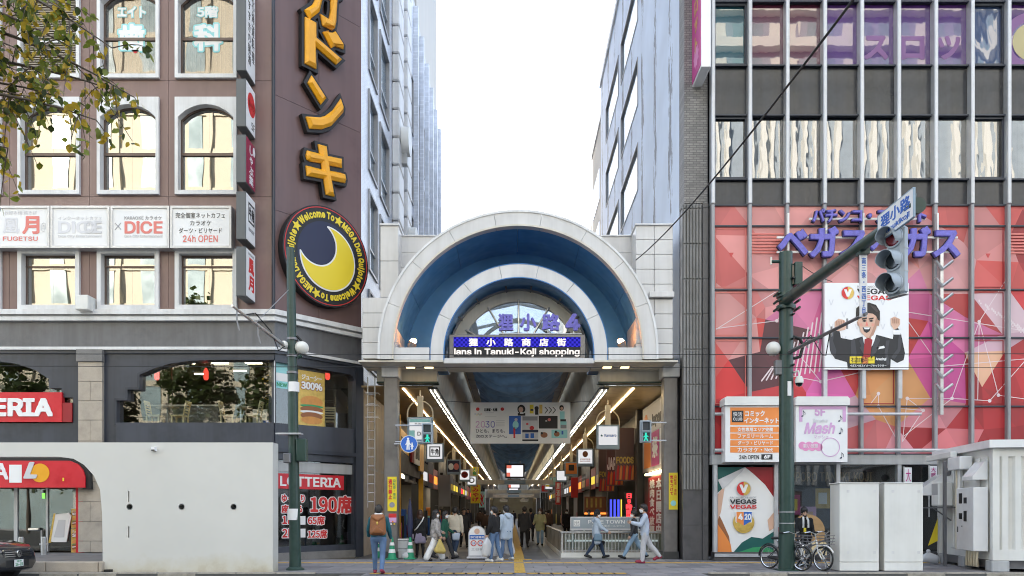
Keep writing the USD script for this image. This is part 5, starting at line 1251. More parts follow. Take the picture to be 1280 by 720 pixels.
letter(led, E24, text('ians in Tanuki-Koji shopping', 'en', 2), (567.5, 435.4, 724.5, 445.8), 'led_white', 0.010, 0.004)
obj('board_sill', bx(IX - 2.42, IX + 2.42, 24.3, 24.95, zS - 0.10, bz0 - 0.003, 0.02), 'gate_white', G_); obj('board_sill', bx(IX - 2.40, IX + 2.40, 24.96, 26.2, zS - 0.03, zS + 0.1), 'gate_cream', G_)
lt = thing('arcade_letters', 'purple 狸小路 4 characters standing on the message board', 'sign lettering', loc=(1.0, 24.6, bz1), world=True)
for ch, a, b, m in (('狸', 623, 641.5, 'letter_purple'), ('小', 650, 670.5, 'letter_purple'), ('路', 677.5, 700, 'letter_purple'), ('4', 707, 725, 'letter_purple')):
    g = fit(text(ch, 'en' if ch == '4' else 'jp', 3 if ch != '4' else 5, 96), *E24.B(a, 392.5, b, 413.5))
    c = obj('character', E24.ext(g.buffer(0.001), -0.02, 0.06), m, lt, smooth=False); obj('rim', E24.ext(g.buffer(0.012), -0.05, -0.021), 'print_lightgrey', c, smooth=False)
obj('rail', [rod((-0.42, 24.52, bz1 + 0.02), (2.25, 24.52, bz1 + 0.02), 0.025)] + [rod((x, 24.55, bz1 - 0.01), (x, 24.55, bz1 + 0.12), 0.02, sides=6) for x in (-0.2, 0.5, 1.2, 2.0)], 'steel', lt)

# ladder at the left of the pillar
t = thing('wall_ladder', 'caged steel maintenance ladder between the store corner and the gate pillar', 'ladder', loc=(-4.7, 25.6, 1.6), world=True)
for x in (-4.86, -4.62): obj('rail', rod((x, 25.6, 1.7), (x, 25.6, 6.1), 0.022, sides=6), 'steel', t)
for k in range(14): obj('rung', rod((-4.86, 25.6, 1.9 + 0.3 * k), (-4.62, 25.6, 1.9 + 0.3 * k), 0.014, sides=6), 'steel', t)
for z in (4.7, 5.1, 5.5): obj('cage_hoop', tube([(-4.86, 25.6, z), (-4.86, 25.25, z), (-4.45, 25.25, z), (-4.45, 25.6, z)], 0.016, 6), 'steel', t)

# yellow notices on the two pillars
for nm, fr, b, l in (('left', front(24.98), (484.5, 596, 496, 639), 'yellow vertical traffic notice with red characters on the left gate pillar'), ('right', front(24.98), (836, 591, 847, 637), 'yellow vertical notice on the right gate pillar')):
    t = thing('yellow_notice', l, 'notice', loc=tuple(fr.pt(*fr.uv(b[0], b[3]), 0.02)), world=True)
    obj('board', fr.ext(fr.R(*b), 0.0, 0.02), 'print_yellow', t)
    w = b[2] - b[0]
    letter(t, fr, vtext('通行禁止' if nm == 'left' else '気をつけて', bold=2), (b[0] + 1.2, b[1] + 3, b[0] + w * .5, b[1] + 28), 'print_red', 0.021); letter(t, fr, vtext('自転車・車両'), (b[0] + w * .58, b[1] + 3, b[2] - 1.2, b[1] + 28), 'print_green' if nm == 'left' else 'print_red', 0.021)
    flat(t, fr, Point(*fr.uv(b[0] + w / 2, b[3] - 8)).buffer(0.09), 'print_grey' if nm == 'left' else 'print_cyan', 0.021)
fr = front(24.98)
t = thing('small_red_notice', 'small red and purple stickers low on the left gate pillar', 'notice', loc=tuple(fr.pt(*fr.uv(490, 655), 0.02)), world=True); flat(t, fr, fr.R(486, 642, 495.5, 647), 'print_red', 0.001, 0.006); flat(t, fr, fr.R(486, 647, 495.5, 653), 'print_lilac', 0.001, 0.004)
for x, y, m in ((489, 655, 'print_white'), (493, 655, 'print_yellow'), (491, 652, 'print_orange')): flat(t, fr, Point(*fr.uv(x, y)).buffer(0.028), m, 0.008)
# pedestrian signals and the round blue sign
def walk(fr, b, label, arm_x):
    t = thing('pedestrian_signal', label, 'signal', loc=tuple(fr.pt(*fr.uv(b[0], b[3]), 0.1)), world=True)
    g = fr.R(*b); obj('case', fr.ext(g.buffer(0.02).buffer(-0.0), -0.12, 0.0), 'signal_grey', t)
    h = (b[3] - b[1]) / 2
    for k in (0, 1):
        q = fr.R(b[0] + 1.6, b[1] + 1.6 + k * h, b[2] - 1.6, b[1] + h - 1.2 + k * h); obj('lens', fr.ext(q, 0.001, 0.01), 'lens_dark', t)
        obj('hood', fr.ext(q.buffer(0.025).difference(q.buffer(0.005)), 0.0, 0.12), 'signal_grey', t)
    c = fr.uv((b[0] + b[2]) / 2, b[1] + 1.5 * h); w = 0.05
    man = union_all([Point(c[0], c[1] + .10).buffer(.032), LineString([(c[0], c[1] + .06), (c[0], c[1] - .02)]).buffer(.032), LineString([(c[0], c[1] - .02), (c[0] - .05, c[1] - .13)]).buffer(.02), LineString([(c[0], c[1] - .02), (c[0] + .055, c[1] - .12)]).buffer(.02), LineString([(c[0] - .07, c[1] - .01), (c[0], c[1] + .05), (c[0] + .07, c[1])]).buffer(.015)])
    obj('walking_figure', fr.ext(man, 0.012, 0.02), 'walk_green', t)
    for y in (b[1] + 2, b[3] - 2):
        p = fr.pt(*fr.uv((b[0] + b[2]) / 2, y), -0.06); obj('arm', tube([p, (arm_x, p[1], p[2]), (arm_x, 25.02, p[2])], 0.025, 6), 'steel', t)
walk(front(24.6), (528, 529.5, 540.5, 554), 'pedestrian signal showing a green figure, by the left pillar', -3.78)
walk(front(24.6), (801, 526, 813.5, 552.5), 'pedestrian signal showing a green figure, by the right pillar', 5.0)
fr = front(24.45); c = fr.uv(511.3, 555)
t = thing('round_blue_sign', 'round blue pedestrian sign with a white adult and child', 'sign', loc=tuple(fr.pt(*c, 0)), world=True)
obj('disc', fr.ext(Point(*c).buffer(0.275, 24), -0.02, 0.0), 'print_white', t); obj('face', fr.ext(Point(*c).buffer(0.258, 24), 0.001, 0.006), 'print_blue', t)
def fig(x, z, s): return union_all([Point(x, z + .16 * s).buffer(.035 * s), LineString([(x, z + .09 * s), (x, z)]).buffer(.045 * s), LineString([(x - .02 * s, z), (x - .03 * s, z - .16 * s)]).buffer(.02 * s), LineString([(x + .02 * s, z), (x + .03 * s, z - .16 * s)]).buffer(.02 * s), LineString([(x - .07 * s, z - .02 * s), (x, z + .1 * s), (x + .07 * s, z - .02 * s)]).buffer(.016 * s)])
obj('symbol', fr.ext(union_all([fig(c[0] - .03, c[1], 1.05), fig(c[0] + .10, c[1] - .07, .6)]), 0.007, 0.011), 'print_white', t); obj('arm', tube([(c[0], 24.48, c[1]), (-3.79, 24.48, c[1]), (-3.79, 25.02, c[1])], 0.02, 6), 'steel', t)
# ---------------------------------------------------------------- inside the arcade
AC = thing('arcade_roof', 'long arcade roof with pale curved cheeks, flat side ceilings and a glazed crown', 'arcade', loc=(0.22, 26.3, 5.8), world=True)
XC, XL, XR, YE = 0.22, -5.2, 5.5, 146.0
XF = Frame((0, 26.25, 0), (1, 0, 0))                        # cross-sections are extruded backwards from here
def run(name, g, y0, y1, mat, smooth=30): return obj(name, front(y0).ext(g, -(y1 - y0), 0), mat, AC, smooth=smooth)
half = [(2.94, 5.86), (2.90, 6.4), (2.78, 7.1), (2.56, 7.8), (2.2, 8.5), (1.75, 9.0)]
def cheek(s):
    a = [(XC + s * x, z) for x, z in half]; b = [(XC + s * (x + 0.05), z + 0.03) for x, z in half]; return Polygon(a + b[::-1]).buffer(0)
y = 26.25
k = 0
while y < YE:
    L = 2.4 if y < 45 else 12.0
    for s in (-1, 1):
        run('cheek_panel', cheek(s), y + 0.006, min(y + L, YE) - 0.006, 'ceiling_metal')
        x0, x1 = (XL, XC - 2.98) if s < 0 else (XC + 2.98, XR)
        run('side_ceiling', sbox(x0, 5.86, x1, 5.92), y + 0.006, min(y + L, YE) - 0.006, 'ceiling_wood' if s < 0 else 'ceiling_metal', False)
    run('roof_pane', Polygon([(XC - 1.75, 9.0), (XC, 9.4), (XC + 1.75, 9.0), (XC + 1.75, 9.02), (XC, 9.42), (XC - 1.75, 9.02)]), y + 0.03, min(y + L, YE) - 0.03, 'glass_roof', False)
    run('roof_rib', Polygon([(XC - 1.8, 8.97), (XC, 9.36), (XC + 1.8, 8.97), (XC + 1.8, 9.08), (XC, 9.48), (XC - 1.8, 9.08)]), y - 0.04, y + 0.028, 'gate_cream', False)
    y += L; k += 1
for s in (-1, 1):
    a, b = sorted((XC + s * 1.86, XC + s * 2.18)); run('roof_beam', sbox(a, 7.45, b, 7.95), 26.25, YE, 'pillar_brown', False)
    a, b = sorted((XC + s * 2.185, XC + s * 2.26)); run('beam_strip', sbox(a, 7.40, b, 7.62), 26.25, YE, 'cream_paint', False)
    run('cheek_edge', sbox(XC + s * 1.62, 8.9, XC + s * 1.80, 9.06) if s > 0 else sbox(XC - 1.80, 8.9, XC - 1.62, 9.06), 26.25, YE, 'pillar_brown', False)
    a, b = sorted((XC + s * 2.80, XC + s * 3.12)); run('light_trough', sbox(a, 5.80, b, 5.858), 26.25, YE, 'black', False)
y = 26.4
while y < 120:
    L = 2.3 if y < 60 else 7.0
    for s in (-1, 1):
        o = obj('strip_light', bx(XC + s * 2.90, XC + s * 2.93, y, y + L - 0.4, 5.755, 5.795), 'tube_light', AC)
        obj('strip_light', bx(XC + s * 3.05, XC + s * 3.07, y, y + L - 0.4, 5.755, 5.795), 'tube_light', AC)
        obj('warm_strip_and_pipe', bx(XC + s * 4.0 - 0.025, XC + s * 4.0 + 0.025, y, y + L - 0.3, 5.82, 5.855), 'tube_warm', AC)  # the left one is a plain pale pipe with an added glow
    y += L
# blue cloth swags under the crown
def swag(y0, y1, label, seed, zb=7.15):
    nx, ny = 30, 200; v = []
    P = 3.15
    for j in range(ny + 1):
        yy = y0 + (y1 - y0) * j / ny; ph = ((yy - y0) / P) % 1.0; kk = int((yy - y0) / P)
        for i in range(nx + 1):
            u = -1 + 2 * i / nx
            q = min(max(ph + .10 * (u * u - .5) * math.sin(math.pi * ph), 0), 1)
            sag = (math.sin(math.pi * q) ** 0.7) * (1.15 + 0.2 * math.sin(kk * 2.1 + seed)) * (0.5 + 0.5 * (1 - u * u))
            nf = 5.5 + math.sin(kk * 1.3 + seed)
            wr = 0.22 * (1 - abs(math.sin(math.pi * nf * q + .5 * math.sin(3 * u + kk)))) * math.sin(math.pi * min(max(ph, .02), .98)) ** .5 + 0.025 * math.sin(9 * u + 7 * ph + kk * 1.7)
            v.append((XC + u * (1.80 - .12 * math.sin(math.pi * ph)), yy, zb - sag + wr + 0.2 * u * u))
    f = [(j * (nx + 1) + i, j * (nx + 1) + i + 1, (j + 1) * (nx + 1) + i + 1, (j + 1) * (nx + 1) + i) for j in range(ny) for i in range(nx) if .03 < (((y1 - y0) * (j + .5) / ny) / P) % 1.0 < .97]
    v = np.array(v); f = np.array(f); F2 = np.vstack([f[:, [0, 1, 2]], f[:, [0, 2, 3]]])
    t = thing('cloth_swag', label, 'cloth', loc=(XC, y0, 7.5), world=True)
    cm = trimesh.Trimesh(v, F2, process=False); cm.remove_unreferenced_vertices(); obj('cloth', cm, 'drape', t, smooth=True)
    n = int((y1 - y0) / P) + 1
    for q in range(n + 1):
        if y0 + q * P <= y1 + .01: obj('cross_bar', rod((XC - 1.85, y0 + q * P, zb + .3), (XC + 1.85, y0 + q * P, zb + .3), 0.03, sides=6), 'steel_dark', t)
swag(26.9, 39.5, 'dark blue cloth swagged in billows under the first stretch of arcade roof', 0.4)
swag(44.0, 56.6, 'dark blue cloth swags in front of the hanging screen', 1.7, 6.6)
swag(64.0, 80.8, 'dark blue cloth swags far down the arcade beyond the first screen', 2.9, 6.5)
# cross beams with screens
for k, (yy, w) in enumerate(((58, 1.25), (84, 1.2), (108, 1.3))):
    nm = ['nearest', 'middle', 'farthest'][k]
    t = thing('hanging_screen', f'lit white and red video screen under the {nm} cross beam of the arcade', 'screen', loc=(XC, yy, 4), world=True)
    zc_ = 4.25
    obj('case', bx(XC - w / 2 - 0.12, XC + w / 2 + 0.12, yy - 0.1, yy + 0.4, zc_ - 0.10, zc_ + 1.0, 0.02), 'black', t); obj('display', bx(XC - w / 2, XC + w / 2, yy - 0.115, yy - 0.1005, zc_, zc_ + 0.86), 'screen_white', t); obj('picture', [bx(XC - w / 2, XC - w * .28, yy - 0.125, yy - 0.116, zc_, zc_ + .3), bx(XC - w * .5, XC - w * .2, yy - 0.125, yy - 0.116, zc_ + .62, zc_ + .86)], 'screen_red', t)
    for x in (-.4, .4): obj('hanger', rod((XC + x, yy + .2, zc_ + 1.0), (XC + x, yy + .2, 8.8), 0.04, sides=6), 'steel_dark', t)
    b = thing('cross_beam', f'pale cross beam with emblem panel below the {nm} hanging screen', 'beam', loc=(XC, yy - .6, 3.6), world=True); obj('beam', bx(XC - 2.9, XC + 2.9, yy - .7, yy - .5, 3.62, 3.98, .02), 'gate_cream', b); obj('emblem', bx(XC - .8, XC + .8, yy - .72, yy - .701, 3.66, 3.94), 'sign_box_blue', b)
    for s in (-1, 1): obj('hanger', rod((XC + s * 2.85, yy - .6, 3.98), (XC + s * 2.85, yy - .6, 5.85), 0.05, sides=6), 'gate_cream', b)

BY = 30.0; BF = front(BY)
t = thing('event_banner', 'wide white banner hung across the arcade with 2030 and sports pictures', 'banner', loc=tuple(BF.pt(*BF.uv(650, 555), 0)), world=True)
obj('sheet', BF.ext(BF.R(588, 503, 713, 554.5), -0.012, 0.0), 'print_white', t); z_ = BF.uv(588, 503)[1]
obj('cord', [rod((BF.uv(588, 503)[0], BY, z_), (-2.7, BY, z_ + 0.05), 0.01, sides=5), rod((BF.uv(713, 503)[0], BY, z_), (3.1, BY, z_ + .05), 0.01, sides=5)], 'cable', t)
def bpx(x, y): return (580 + x * 140 / 1280, 495 + y * 65 / 594)
def bl(s, x0, y0, x1, y1, m, kind='jp', bold=0): a = bpx(x0, y0); b = bpx(x1, y1); letter(t, BF, text(s, kind, bold), (a[0], a[1], b[0], b[1]), m, 0.001, 0.004)
def br(x0, y0, x1, y1, m, d=0.001): a = bpx(x0, y0); b = bpx(x1, y1); flat(t, BF, BF.R(a[0], a[1], b[0], b[1]), m, d, 0.003)
def bc(x, y, r, m, d=0.001, sy=1.0): a = BF.uv(*bpx(x, y)); flat(t, BF, affinity.scale(Point(*a).buffer(r * 140 / 1280 * BY / FOC, 10), 1, sy), m, d, 0.003)
bl('20', 135, 285, 240, 362, 'print_lilac', 'en'); bl('30', 245, 285, 352, 362, 'letter_purple', 'en'); bl('ひとも、まちも、', 135, 378, 470, 420, 'print_navy', bold=1); bl('次のステージへ。', 135, 440, 490, 480, 'print_navy', bold=1); bl('北海道・札幌', 228, 138, 380, 175, 'print_black', bold=3)
for x in (157, 438): bc(x, 150, 20, 'print_red')
for q in range(5): bc(130 + 17 * q, 205 + 10 * (q % 2), 9, ['print_blue', 'print_yellow', 'print_black', 'print_green', 'print_red'][q]); bc(130 + 17 * q, 205 + 10 * (q % 2), 7, 'print_white', 0.005)
for q in range(4): br(365, 278 + 20 * q, 465, 284 + 20 * q, 'print_lightgrey')
br(245, 190, 345, 194, 'print_lightgrey'); br(240, 230, 370, 235, 'print_lightgrey')
br(515, 228, 650, 435, 'print_blue'); bc(590, 330, 34, 'print_cyan', .005, 1.4); bc(595, 270, 18, 'print_lightgrey', .008); br(565, 355, 585, 480, 'print_red', .005); br(600, 360, 620, 420, 'print_blue', .008)
br(665, 228, 845, 378, 'print_lightgrey'); br(670, 235, 840, 280, 'print_grey', .005); bc(775, 365, 26, 'print_red', .005, .9); br(710, 310, 735, 330, 'print_red', .008)
br(855, 228, 1070, 372, 'print_hair'); bc(975, 270, 18, 'print_salmon', .005); br(930, 280, 950, 290, 'print_white', .005)
br(665, 385, 848, 488, 'print_lightgrey'); br(665, 385, 848, 415, 'print_navy', .005); br(700, 430, 740, 480, 'print_blue', .005); br(760, 425, 800, 480, 'print_blue', .005); br(665, 495, 848, 515, 'print_black')
bc(655, 150, 45, 'print_hair', .001, 1.1); bc(650, 155, 26, 'print_skin', .005, 1.2); br(615, 195, 700, 225, 'print_hair', .003); br(640, 185, 680, 205, 'print_white', .008)
br(752, 100, 795, 200, 'print_yellow'); bc(830, 140, 24, 'print_hair'); br(812, 150, 850, 215, 'print_hair', .004); br(860, 100, 895, 200, 'print_gold'); br(760, 150, 790, 170, 'print_navy', .005)
for q in range(3):
    a = [bpx(920 + 45 * q + dx, 125 + dy) for dx, dy in ((0, 0), (30, 35), (0, 75), (10, 75), (42, 35), (10, 0))]; flat(t, BF, BF.G(*a), 'print_black', .001, .003)
bc(1115, 135, 26, 'print_hair', .001, 1.2); bc(1117, 142, 15, 'print_skin', .005, 1.2); br(1095, 175, 1150, 265, 'print_cyan'); br(1100, 265, 1165, 290, 'print_black', .004); br(1100, 290, 1172, 370, 'print_cyan'); br(1105, 330, 1170, 370, 'print_grey', .005)
bc(915, 445, 40, 'print_brown', .001, .8); bc(890, 425, 14, 'print_hair', .005); br(1000, 385, 1180, 480, 'print_cyan'); bc(1060, 435, 32, 'print_brown', .005, .9); bc(1050, 410, 14, 'print_hair', .008); br(1115, 400, 1135, 440, 'print_blue', .005)

# hanging signs, one every bay along each side
def hanging(x, y, zc_, face, cat_label, prints=(), w=0.86, kind='a'):
    t = thing('hanging_sign', cat_label, 'sign', loc=(x, y, zc_ - w / 2))
    h = w * (1.06 if kind == 'a' else 1.0)
    obj('case', bx(-w / 2, w / 2, -0.09, 0.09, 0, h, 0.015), 'sign_box_blue', t); obj('face', bx(-w * .41, w * .41, -0.10, -0.0905, h * .17, h * .93), face, t)
    F0 = Frame((0, -0.1, 0), (1, 0, 0))
    for s_, b, m in prints:
        g = text(s_, bold=2) if isinstance(s_, str) else s_
        obj('lettering', F0.ext(fit(g, -w / 2 + w * b[0], h * b[1], -w / 2 + w * b[2], h * b[3]), 0.001, 0.006), m, t, smooth=False)
    zt = 5.85 - (zc_ - w / 2)
    obj('post', bx(-0.10, 0.10, -0.06, 0.06, h, min(h + 0.75, zt)), 'cream_paint', t); obj('drop_rod', rod((0, 0, min(h + .7, zt - .01)), (0, 0, zt), 0.03, sides=8), 'cream_paint', t)
    obj('hoop', tube([(-w / 2, 0, h * .9)] + [(p[0], 0, p[1]) for p in arcpts(0, h + 0.12, w / 2, 180, 0, 14)] + [(w / 2, 0, h * .9)], 0.025, 6), 'cream_paint', t)
circ = Point(0, 0).buffer(1, 16)
sq = sbox(0, 0, 1, 1); frame_ = sq.difference(sbox(.1, .1, .9, .9))
XHL, XHR, P0 = -3.55, 3.68, 9.6
hz = 4.40
hanging(-3.25, 26.9, 4.40, 'sign_lit', 'pale hanging sign reading DiCE beside the left pedestrian signal', (('DiCE', (.40, .30, .92, .46), 'print_grey'), ('カラオケ', (.3, .66, .8, .78), 'print_grey'), (sq, (.08, .20, .3, .5), 'print_cyan'), (sq, (.1, .8, .9, .92), 'print_cyan')), 0.90)
hanging(XHL - .12, 36.2, 4.35, 'sign_lit', 'hanging sign with a black square barbecue emblem, second on the left', ((frame_, (.2, .28, .8, .82), 'print_black'), ('牛角', (.28, .38, .72, .70), 'print_black')))
hanging(XHL - .05, 47.0, 4.30, 'print_navy', 'dark hanging sign with pale round figures, third on the left', ((circ, (.12, .3, .5, .75), 'print_white'), (circ, (.5, .3, .88, .75), 'print_salmon')))
hanging(XHL, 57.0, 4.25, 'sign_lit', 'hanging sign with a dark red round badge, fourth on the left', ((circ, (.2, .3, .8, .85), 'red_dark'), (sq, (.28, .52, .72, .62), 'print_white')))
hanging(XHL, 67.0, 4.25, 'sign_lit', 'hanging sign with a grey spiral, fifth on the left', ((circ.difference(affinity.scale(circ, .6, .6)), (.2, .3, .8, .85), 'print_grey'),))
hanging(XHL, 77.0, 4.25, 'print_blue', 'deep blue hanging sign with a white 14, sixth on the left', (('14', (.25, .35, .8, .8), 'print_white'),))
hanging(XHR, 29.2, 4.40, 'sign_lit', 'largest white hanging sign on the right with thin blue script', (('Kansaro', (.34, .5, .86, .62), 'print_blue'), (star(0, 0, 1), (.16, .5, .28, .62), 'print_teal')), 0.88)
hanging(XHR + .05, 38.8, 4.30, 'sign_lit', 'white hanging sign with a dark round bird emblem, second on the right', ((circ, (.34, .52, .66, .86), 'print_brown'), ('COFFEE', (.2, .36, .8, .44), 'print_salmon'), ('HOUSE', (.2, .26, .8, .33), 'print_salmon')))
hanging(XHR + .1, 48.5, 4.25, 'print_orange', 'orange hanging sign with a black square, third on the right', ((sq, (.3, .4, .7, .8), 'print_black'),))
hanging(XHR + .1, 58.0, 4.25, 'sign_lit', 'blank white hanging sign, fourth on the right', ())
hanging(XHR + .1, 68.0, 4.20, 'print_cyan', 'pale cyan hanging sign, fifth on the right', ())
hanging(XHR + .1, 78.0, 4.20, 'sign_lit', 'hanging sign with a yellow stripe, sixth on the right', ((sq, (.1, .4, .9, .6), 'print_yellow'),))
hanging(XHR + .1, 88.0, 4.20, 'print_red', 'red hanging sign, seventh on the right', ())

# the walls of the arcade: dark piers, fascias, openings
LI = Frame((XL, 26.46, 0), (0, 1, 0)); RI = Frame((XR, 26.46, 0), (0, -1, 0))
lw = thing('left_shop_row', 'row of dark shop fronts along the left side of the arcade', 'shop row', loc=(XL - 1, 30, 0), world=True)
obj('end_wall', bx(-5.24, XL, 26.46, 32.2, 0, 6.15), 'stone_beige', lw)
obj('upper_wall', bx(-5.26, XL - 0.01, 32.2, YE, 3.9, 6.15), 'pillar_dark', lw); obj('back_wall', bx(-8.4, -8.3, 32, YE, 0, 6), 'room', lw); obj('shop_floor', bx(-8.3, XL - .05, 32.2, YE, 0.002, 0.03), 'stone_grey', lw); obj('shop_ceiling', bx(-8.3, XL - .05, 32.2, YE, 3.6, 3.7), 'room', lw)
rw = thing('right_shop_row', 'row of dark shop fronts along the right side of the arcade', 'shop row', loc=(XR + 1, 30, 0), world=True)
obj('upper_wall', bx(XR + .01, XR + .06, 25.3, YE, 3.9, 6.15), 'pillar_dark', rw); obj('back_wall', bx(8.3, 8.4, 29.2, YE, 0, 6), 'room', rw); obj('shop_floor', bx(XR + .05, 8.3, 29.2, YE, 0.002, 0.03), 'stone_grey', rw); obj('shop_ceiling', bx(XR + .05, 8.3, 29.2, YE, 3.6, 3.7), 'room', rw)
obj('end_wall', bx(XR, XR + .05, 25.55, 31.6, 0, 6.15), 'pillar_dark', rw)
y = 32.2; k = 0
_r5 = random.Random(14)
cols_ = ['print_orange', 'print_red', 'print_yellow', 'print_cyan', 'print_white', 'print_magenta', 'print_blue', 'print_green', 'print_pink', 'print_gold']
while y < YE - 6:
    for s, T, x in ((-1, lw, XL), (1, rw, XR)):
        obj('pier', bx(x - .3 if s < 0 else x - .25, x + .25 if s < 0 else x + .3, y - .25, y + .25, 0, 5.86, .02), 'pillar_dark', T)
        f0, f1 = y + .35, y + 9.2
        a, b = (x + .02, x + .22) if s < 0 else (x - .22, x - .02)
        if y < 100:
            n = 3
            for q in range(n):
                g0 = f0 + (f1 - f0) * q / n + .08; g1 = f0 + (f1 - f0) * (q + 1) / n - .08
                if k == 0 and s < 0: break
                c = _r5.choice(['black', 'red_dark', 'pillar_dark', 'black', 'print_navy', 'frame_dark'])
                fa = obj('fascia', bx(a, b, g0, g1, 3.0 + _r5.uniform(0, .15), 4.1 + _r5.uniform(0, .5)), c, T)
                u = b if s < 0 else a - .012
                obj('fascia_print', bx(u + .001, u + .011, g0 + .35, g1 - .35, 3.35, 3.85), _r5.choice(['neon_yellow', 'print_gold', 'print_yellow', 'neon_red', 'sign_lit', 'print_red', 'neon_orange', 'print_grey']), fa)
                if _r5.random() < 0.75:
                    obj('shop_strip_light', bx(x - 1.2 if s < 0 else x + 0.8, x - .8 if s < 0 else x + 1.2, g0, g1, 3.52, 3.58), 'shop_light', T)
                for m_ in range(5):                          # goods on stands at the shop mouth
                    gy0 = g0 + (g1 - g0) * m_ / 5; hh = _r5.uniform(.8, 1.9); dx = _r5.uniform(0.05, .5)
                    obj('goods', bx((x - dx - .5) if s < 0 else (x + dx), (x - dx) if s < 0 else (x + dx + .5), gy0 + .05, gy0 + (g1 - g0) / 5 - .05, _r5.uniform(.0, .3), hh, .02), _r5.choice(cols_ + ['wood', 'black', 'pillar_dark', 'red_dark', 'navy'] * 3), T)
    y += 9.6; k += 1
obj('shop_strip_light', [bx(XL - 2.5, XL - .5, yy, yy + .08, 3.5, 3.56) for yy in (34, 36, 38, 40)], 'shop_light', lw)

# first shop on the left: black and yellow mouth
t = thing('yellow_shop_front', 'black shop mouth framed in yellow with striped fascia, first on the left', 'shop front', loc=(XL + .2, 37, 0), world=True)
for yy, zt in ((33.2, 5.8), (41.6, 3.6)): obj('yellow_post', bx(XL + .10, XL + .34, yy - .1, yy + .1, .45, zt), 'yellow_frame', t)
obj('fascia', bx(XL + .05, XL + .2, 33.3, 41.5, 3.35, 5.6), 'black', t)
fL = Frame((XL + .2, 33.3, 0), (0, 1, 0))
for z0 in (4.35, 5.0): obj('stripe', fL.ext(Polygon([(.2, z0), (3.4, z0 - .1), (3.4, z0 + .22), (.2, z0 + .32)]), .001, .02), 'yellow_frame', t)
obj('sign_panel', fL.ext(sbox(3.9, 4.0, 5.2, 5.3), .02, .12), 'red_dark', t); obj('sign_panel', fL.ext(sbox(4.4, 3.95, 6.3, 5.25), .13, .2), 'print_white', t); obj('sign_panel', fL.ext(sbox(6.3, 3.7, 8.1, 5.2), .13, .2), 'yellow_frame', t); obj('lettering', fL.ext(fit(text('激安の殿堂', bold=3), 4.55, 4.2, 6.15, 5.0), .201, .215), 'print_black', t, smooth=False)
for q in range(6): obj('ceiling_lamp', bx(XL - 1.4, XL - .8, 34.2 + q * 1.2, 34.3 + q * 1.2, 3.45, 3.5), 'tube_light', t)
for q in range(9): obj('shelf_goods', bx(XL - 1.6, XL - .5, 33.6 + q * .85, 34.3 + q * .85, .1, 1.0 + .7 * ((q * 7) % 3) / 2, .02), ['print_red', 'black', 'print_orange', 'wood', 'room_light', 'black', 'print_magenta', 'black', 'print_blue'][q], t)
# vertical hanging banners on the left
def vbanner(x, y, z0, z1, w, face, ink, s_, label, lit=False):
    t = thing('vertical_banner', label, 'banner', loc=(x, y, z0)); F0 = Frame((0, -.03, 0), (1, 0, 0))
    obj('sheet', bx(-w / 2, w / 2, -.03, .03, 0, z1 - z0), face, t)
    if s_: obj('lettering', F0.ext(fit(vtext(s_, bold=2), -w * .32, (z1 - z0) * .08, w * .32, (z1 - z0) * .92), .002, .01), ink, t, smooth=False)
    obj('bracket', [rod((-w / 2 - .25, 0, z1 - z0 - .05), (w / 2, 0, z1 - z0 - .05), .02, sides=6), rod((-w / 2 - .25, 0, .05), (w / 2, 0, .05), .02, sides=6)], 'steel_dark', t)
vbanner(-4.3, 48.5, 1.9, 3.9, .75, 'print_grey', 'print_white', '', 'grey blue cloth banner hanging beyond the yellow shop mouth')
vbanner(-3.55, 74, 2.4, 4.5, .95, 'print_yellow', 'print_red', 'おみやげ', 'yellow banner with red characters on the left side')
vbanner(-3.0, 76, 2.0, 3.6, .6, 'print_cyan', 'print_red', '氷', 'light blue banner with a red character behind the yellow one')
vbanner(-3.55, 72, 5.0, 5.8, .8, 'print_yellow', 'print_green', '土産', 'small yellow sign high above the yellow banner')
vbanner(4.0, 66, 2.2, 4.2, .45, 'print_red', 'print_white', '居酒屋', 'red vertical banner with white characters on the right side')
vbanner(4.6, 56, 2.6, 4.1, .5, 'print_red', 'print_white', '', 'plain red banner left of the food banners')
# right side: framed posters, red panel, food banners, neon
RQ = Frame((XR - .02, 25.55, 0), (0, -1, 0))
q_ = lambda y: 25.55 - y
t = thing('framed_posters', 'large grey framed poster board with orange and magenta posters on the right wall', 'poster board', loc=(XR, 29, 3.2), world=True)
obj('board', RQ.ext(sbox(q_(31.4), 3.15, q_(26.9), 5.75), .001, .08), 'alu', t); obj('grey_panel', RQ.ext(sbox(q_(31.2), 4.65, q_(27.1), 5.65), .081, .09), 'print_lightgrey', t)
obj('poster', RQ.ext(sbox(q_(31.0), 3.3, q_(29.6), 4.6), .081, .09), 'print_orange', t); obj('poster', RQ.ext(sbox(q_(29.4), 3.3, q_(27.9), 4.6), .081, .09), 'print_magenta', t); obj('poster', RQ.ext(sbox(q_(27.7), 3.3, q_(27.1), 4.6), .081, .09), 'print_white', t)
obj('lettering', RQ.ext(fit(text('Japan', 'en', 3), q_(29.5), 4.75, q_(27.2), 5.3), .092, .1), 'print_black', t, smooth=False); obj('lettering', RQ.ext(fit(text('祭', bold=2), q_(29.2), 3.6, q_(28.1), 4.4), .092, .1), 'print_white', t, smooth=False); obj('lettering', RQ.ext(fit(circ, q_(30.9), 4.95, q_(30.2), 5.45), .092, .1), 'print_orange', t, smooth=False)
t = thing('red_menu_sign', 'tall dark red panel with white characters under a warm lamp', 'sign', loc=(XR, 28, .4), world=True)
obj('panel', RQ.ext(sbox(q_(30.2), .5, q_(27.0), 2.9), .001, .06), 'red_dark', t)
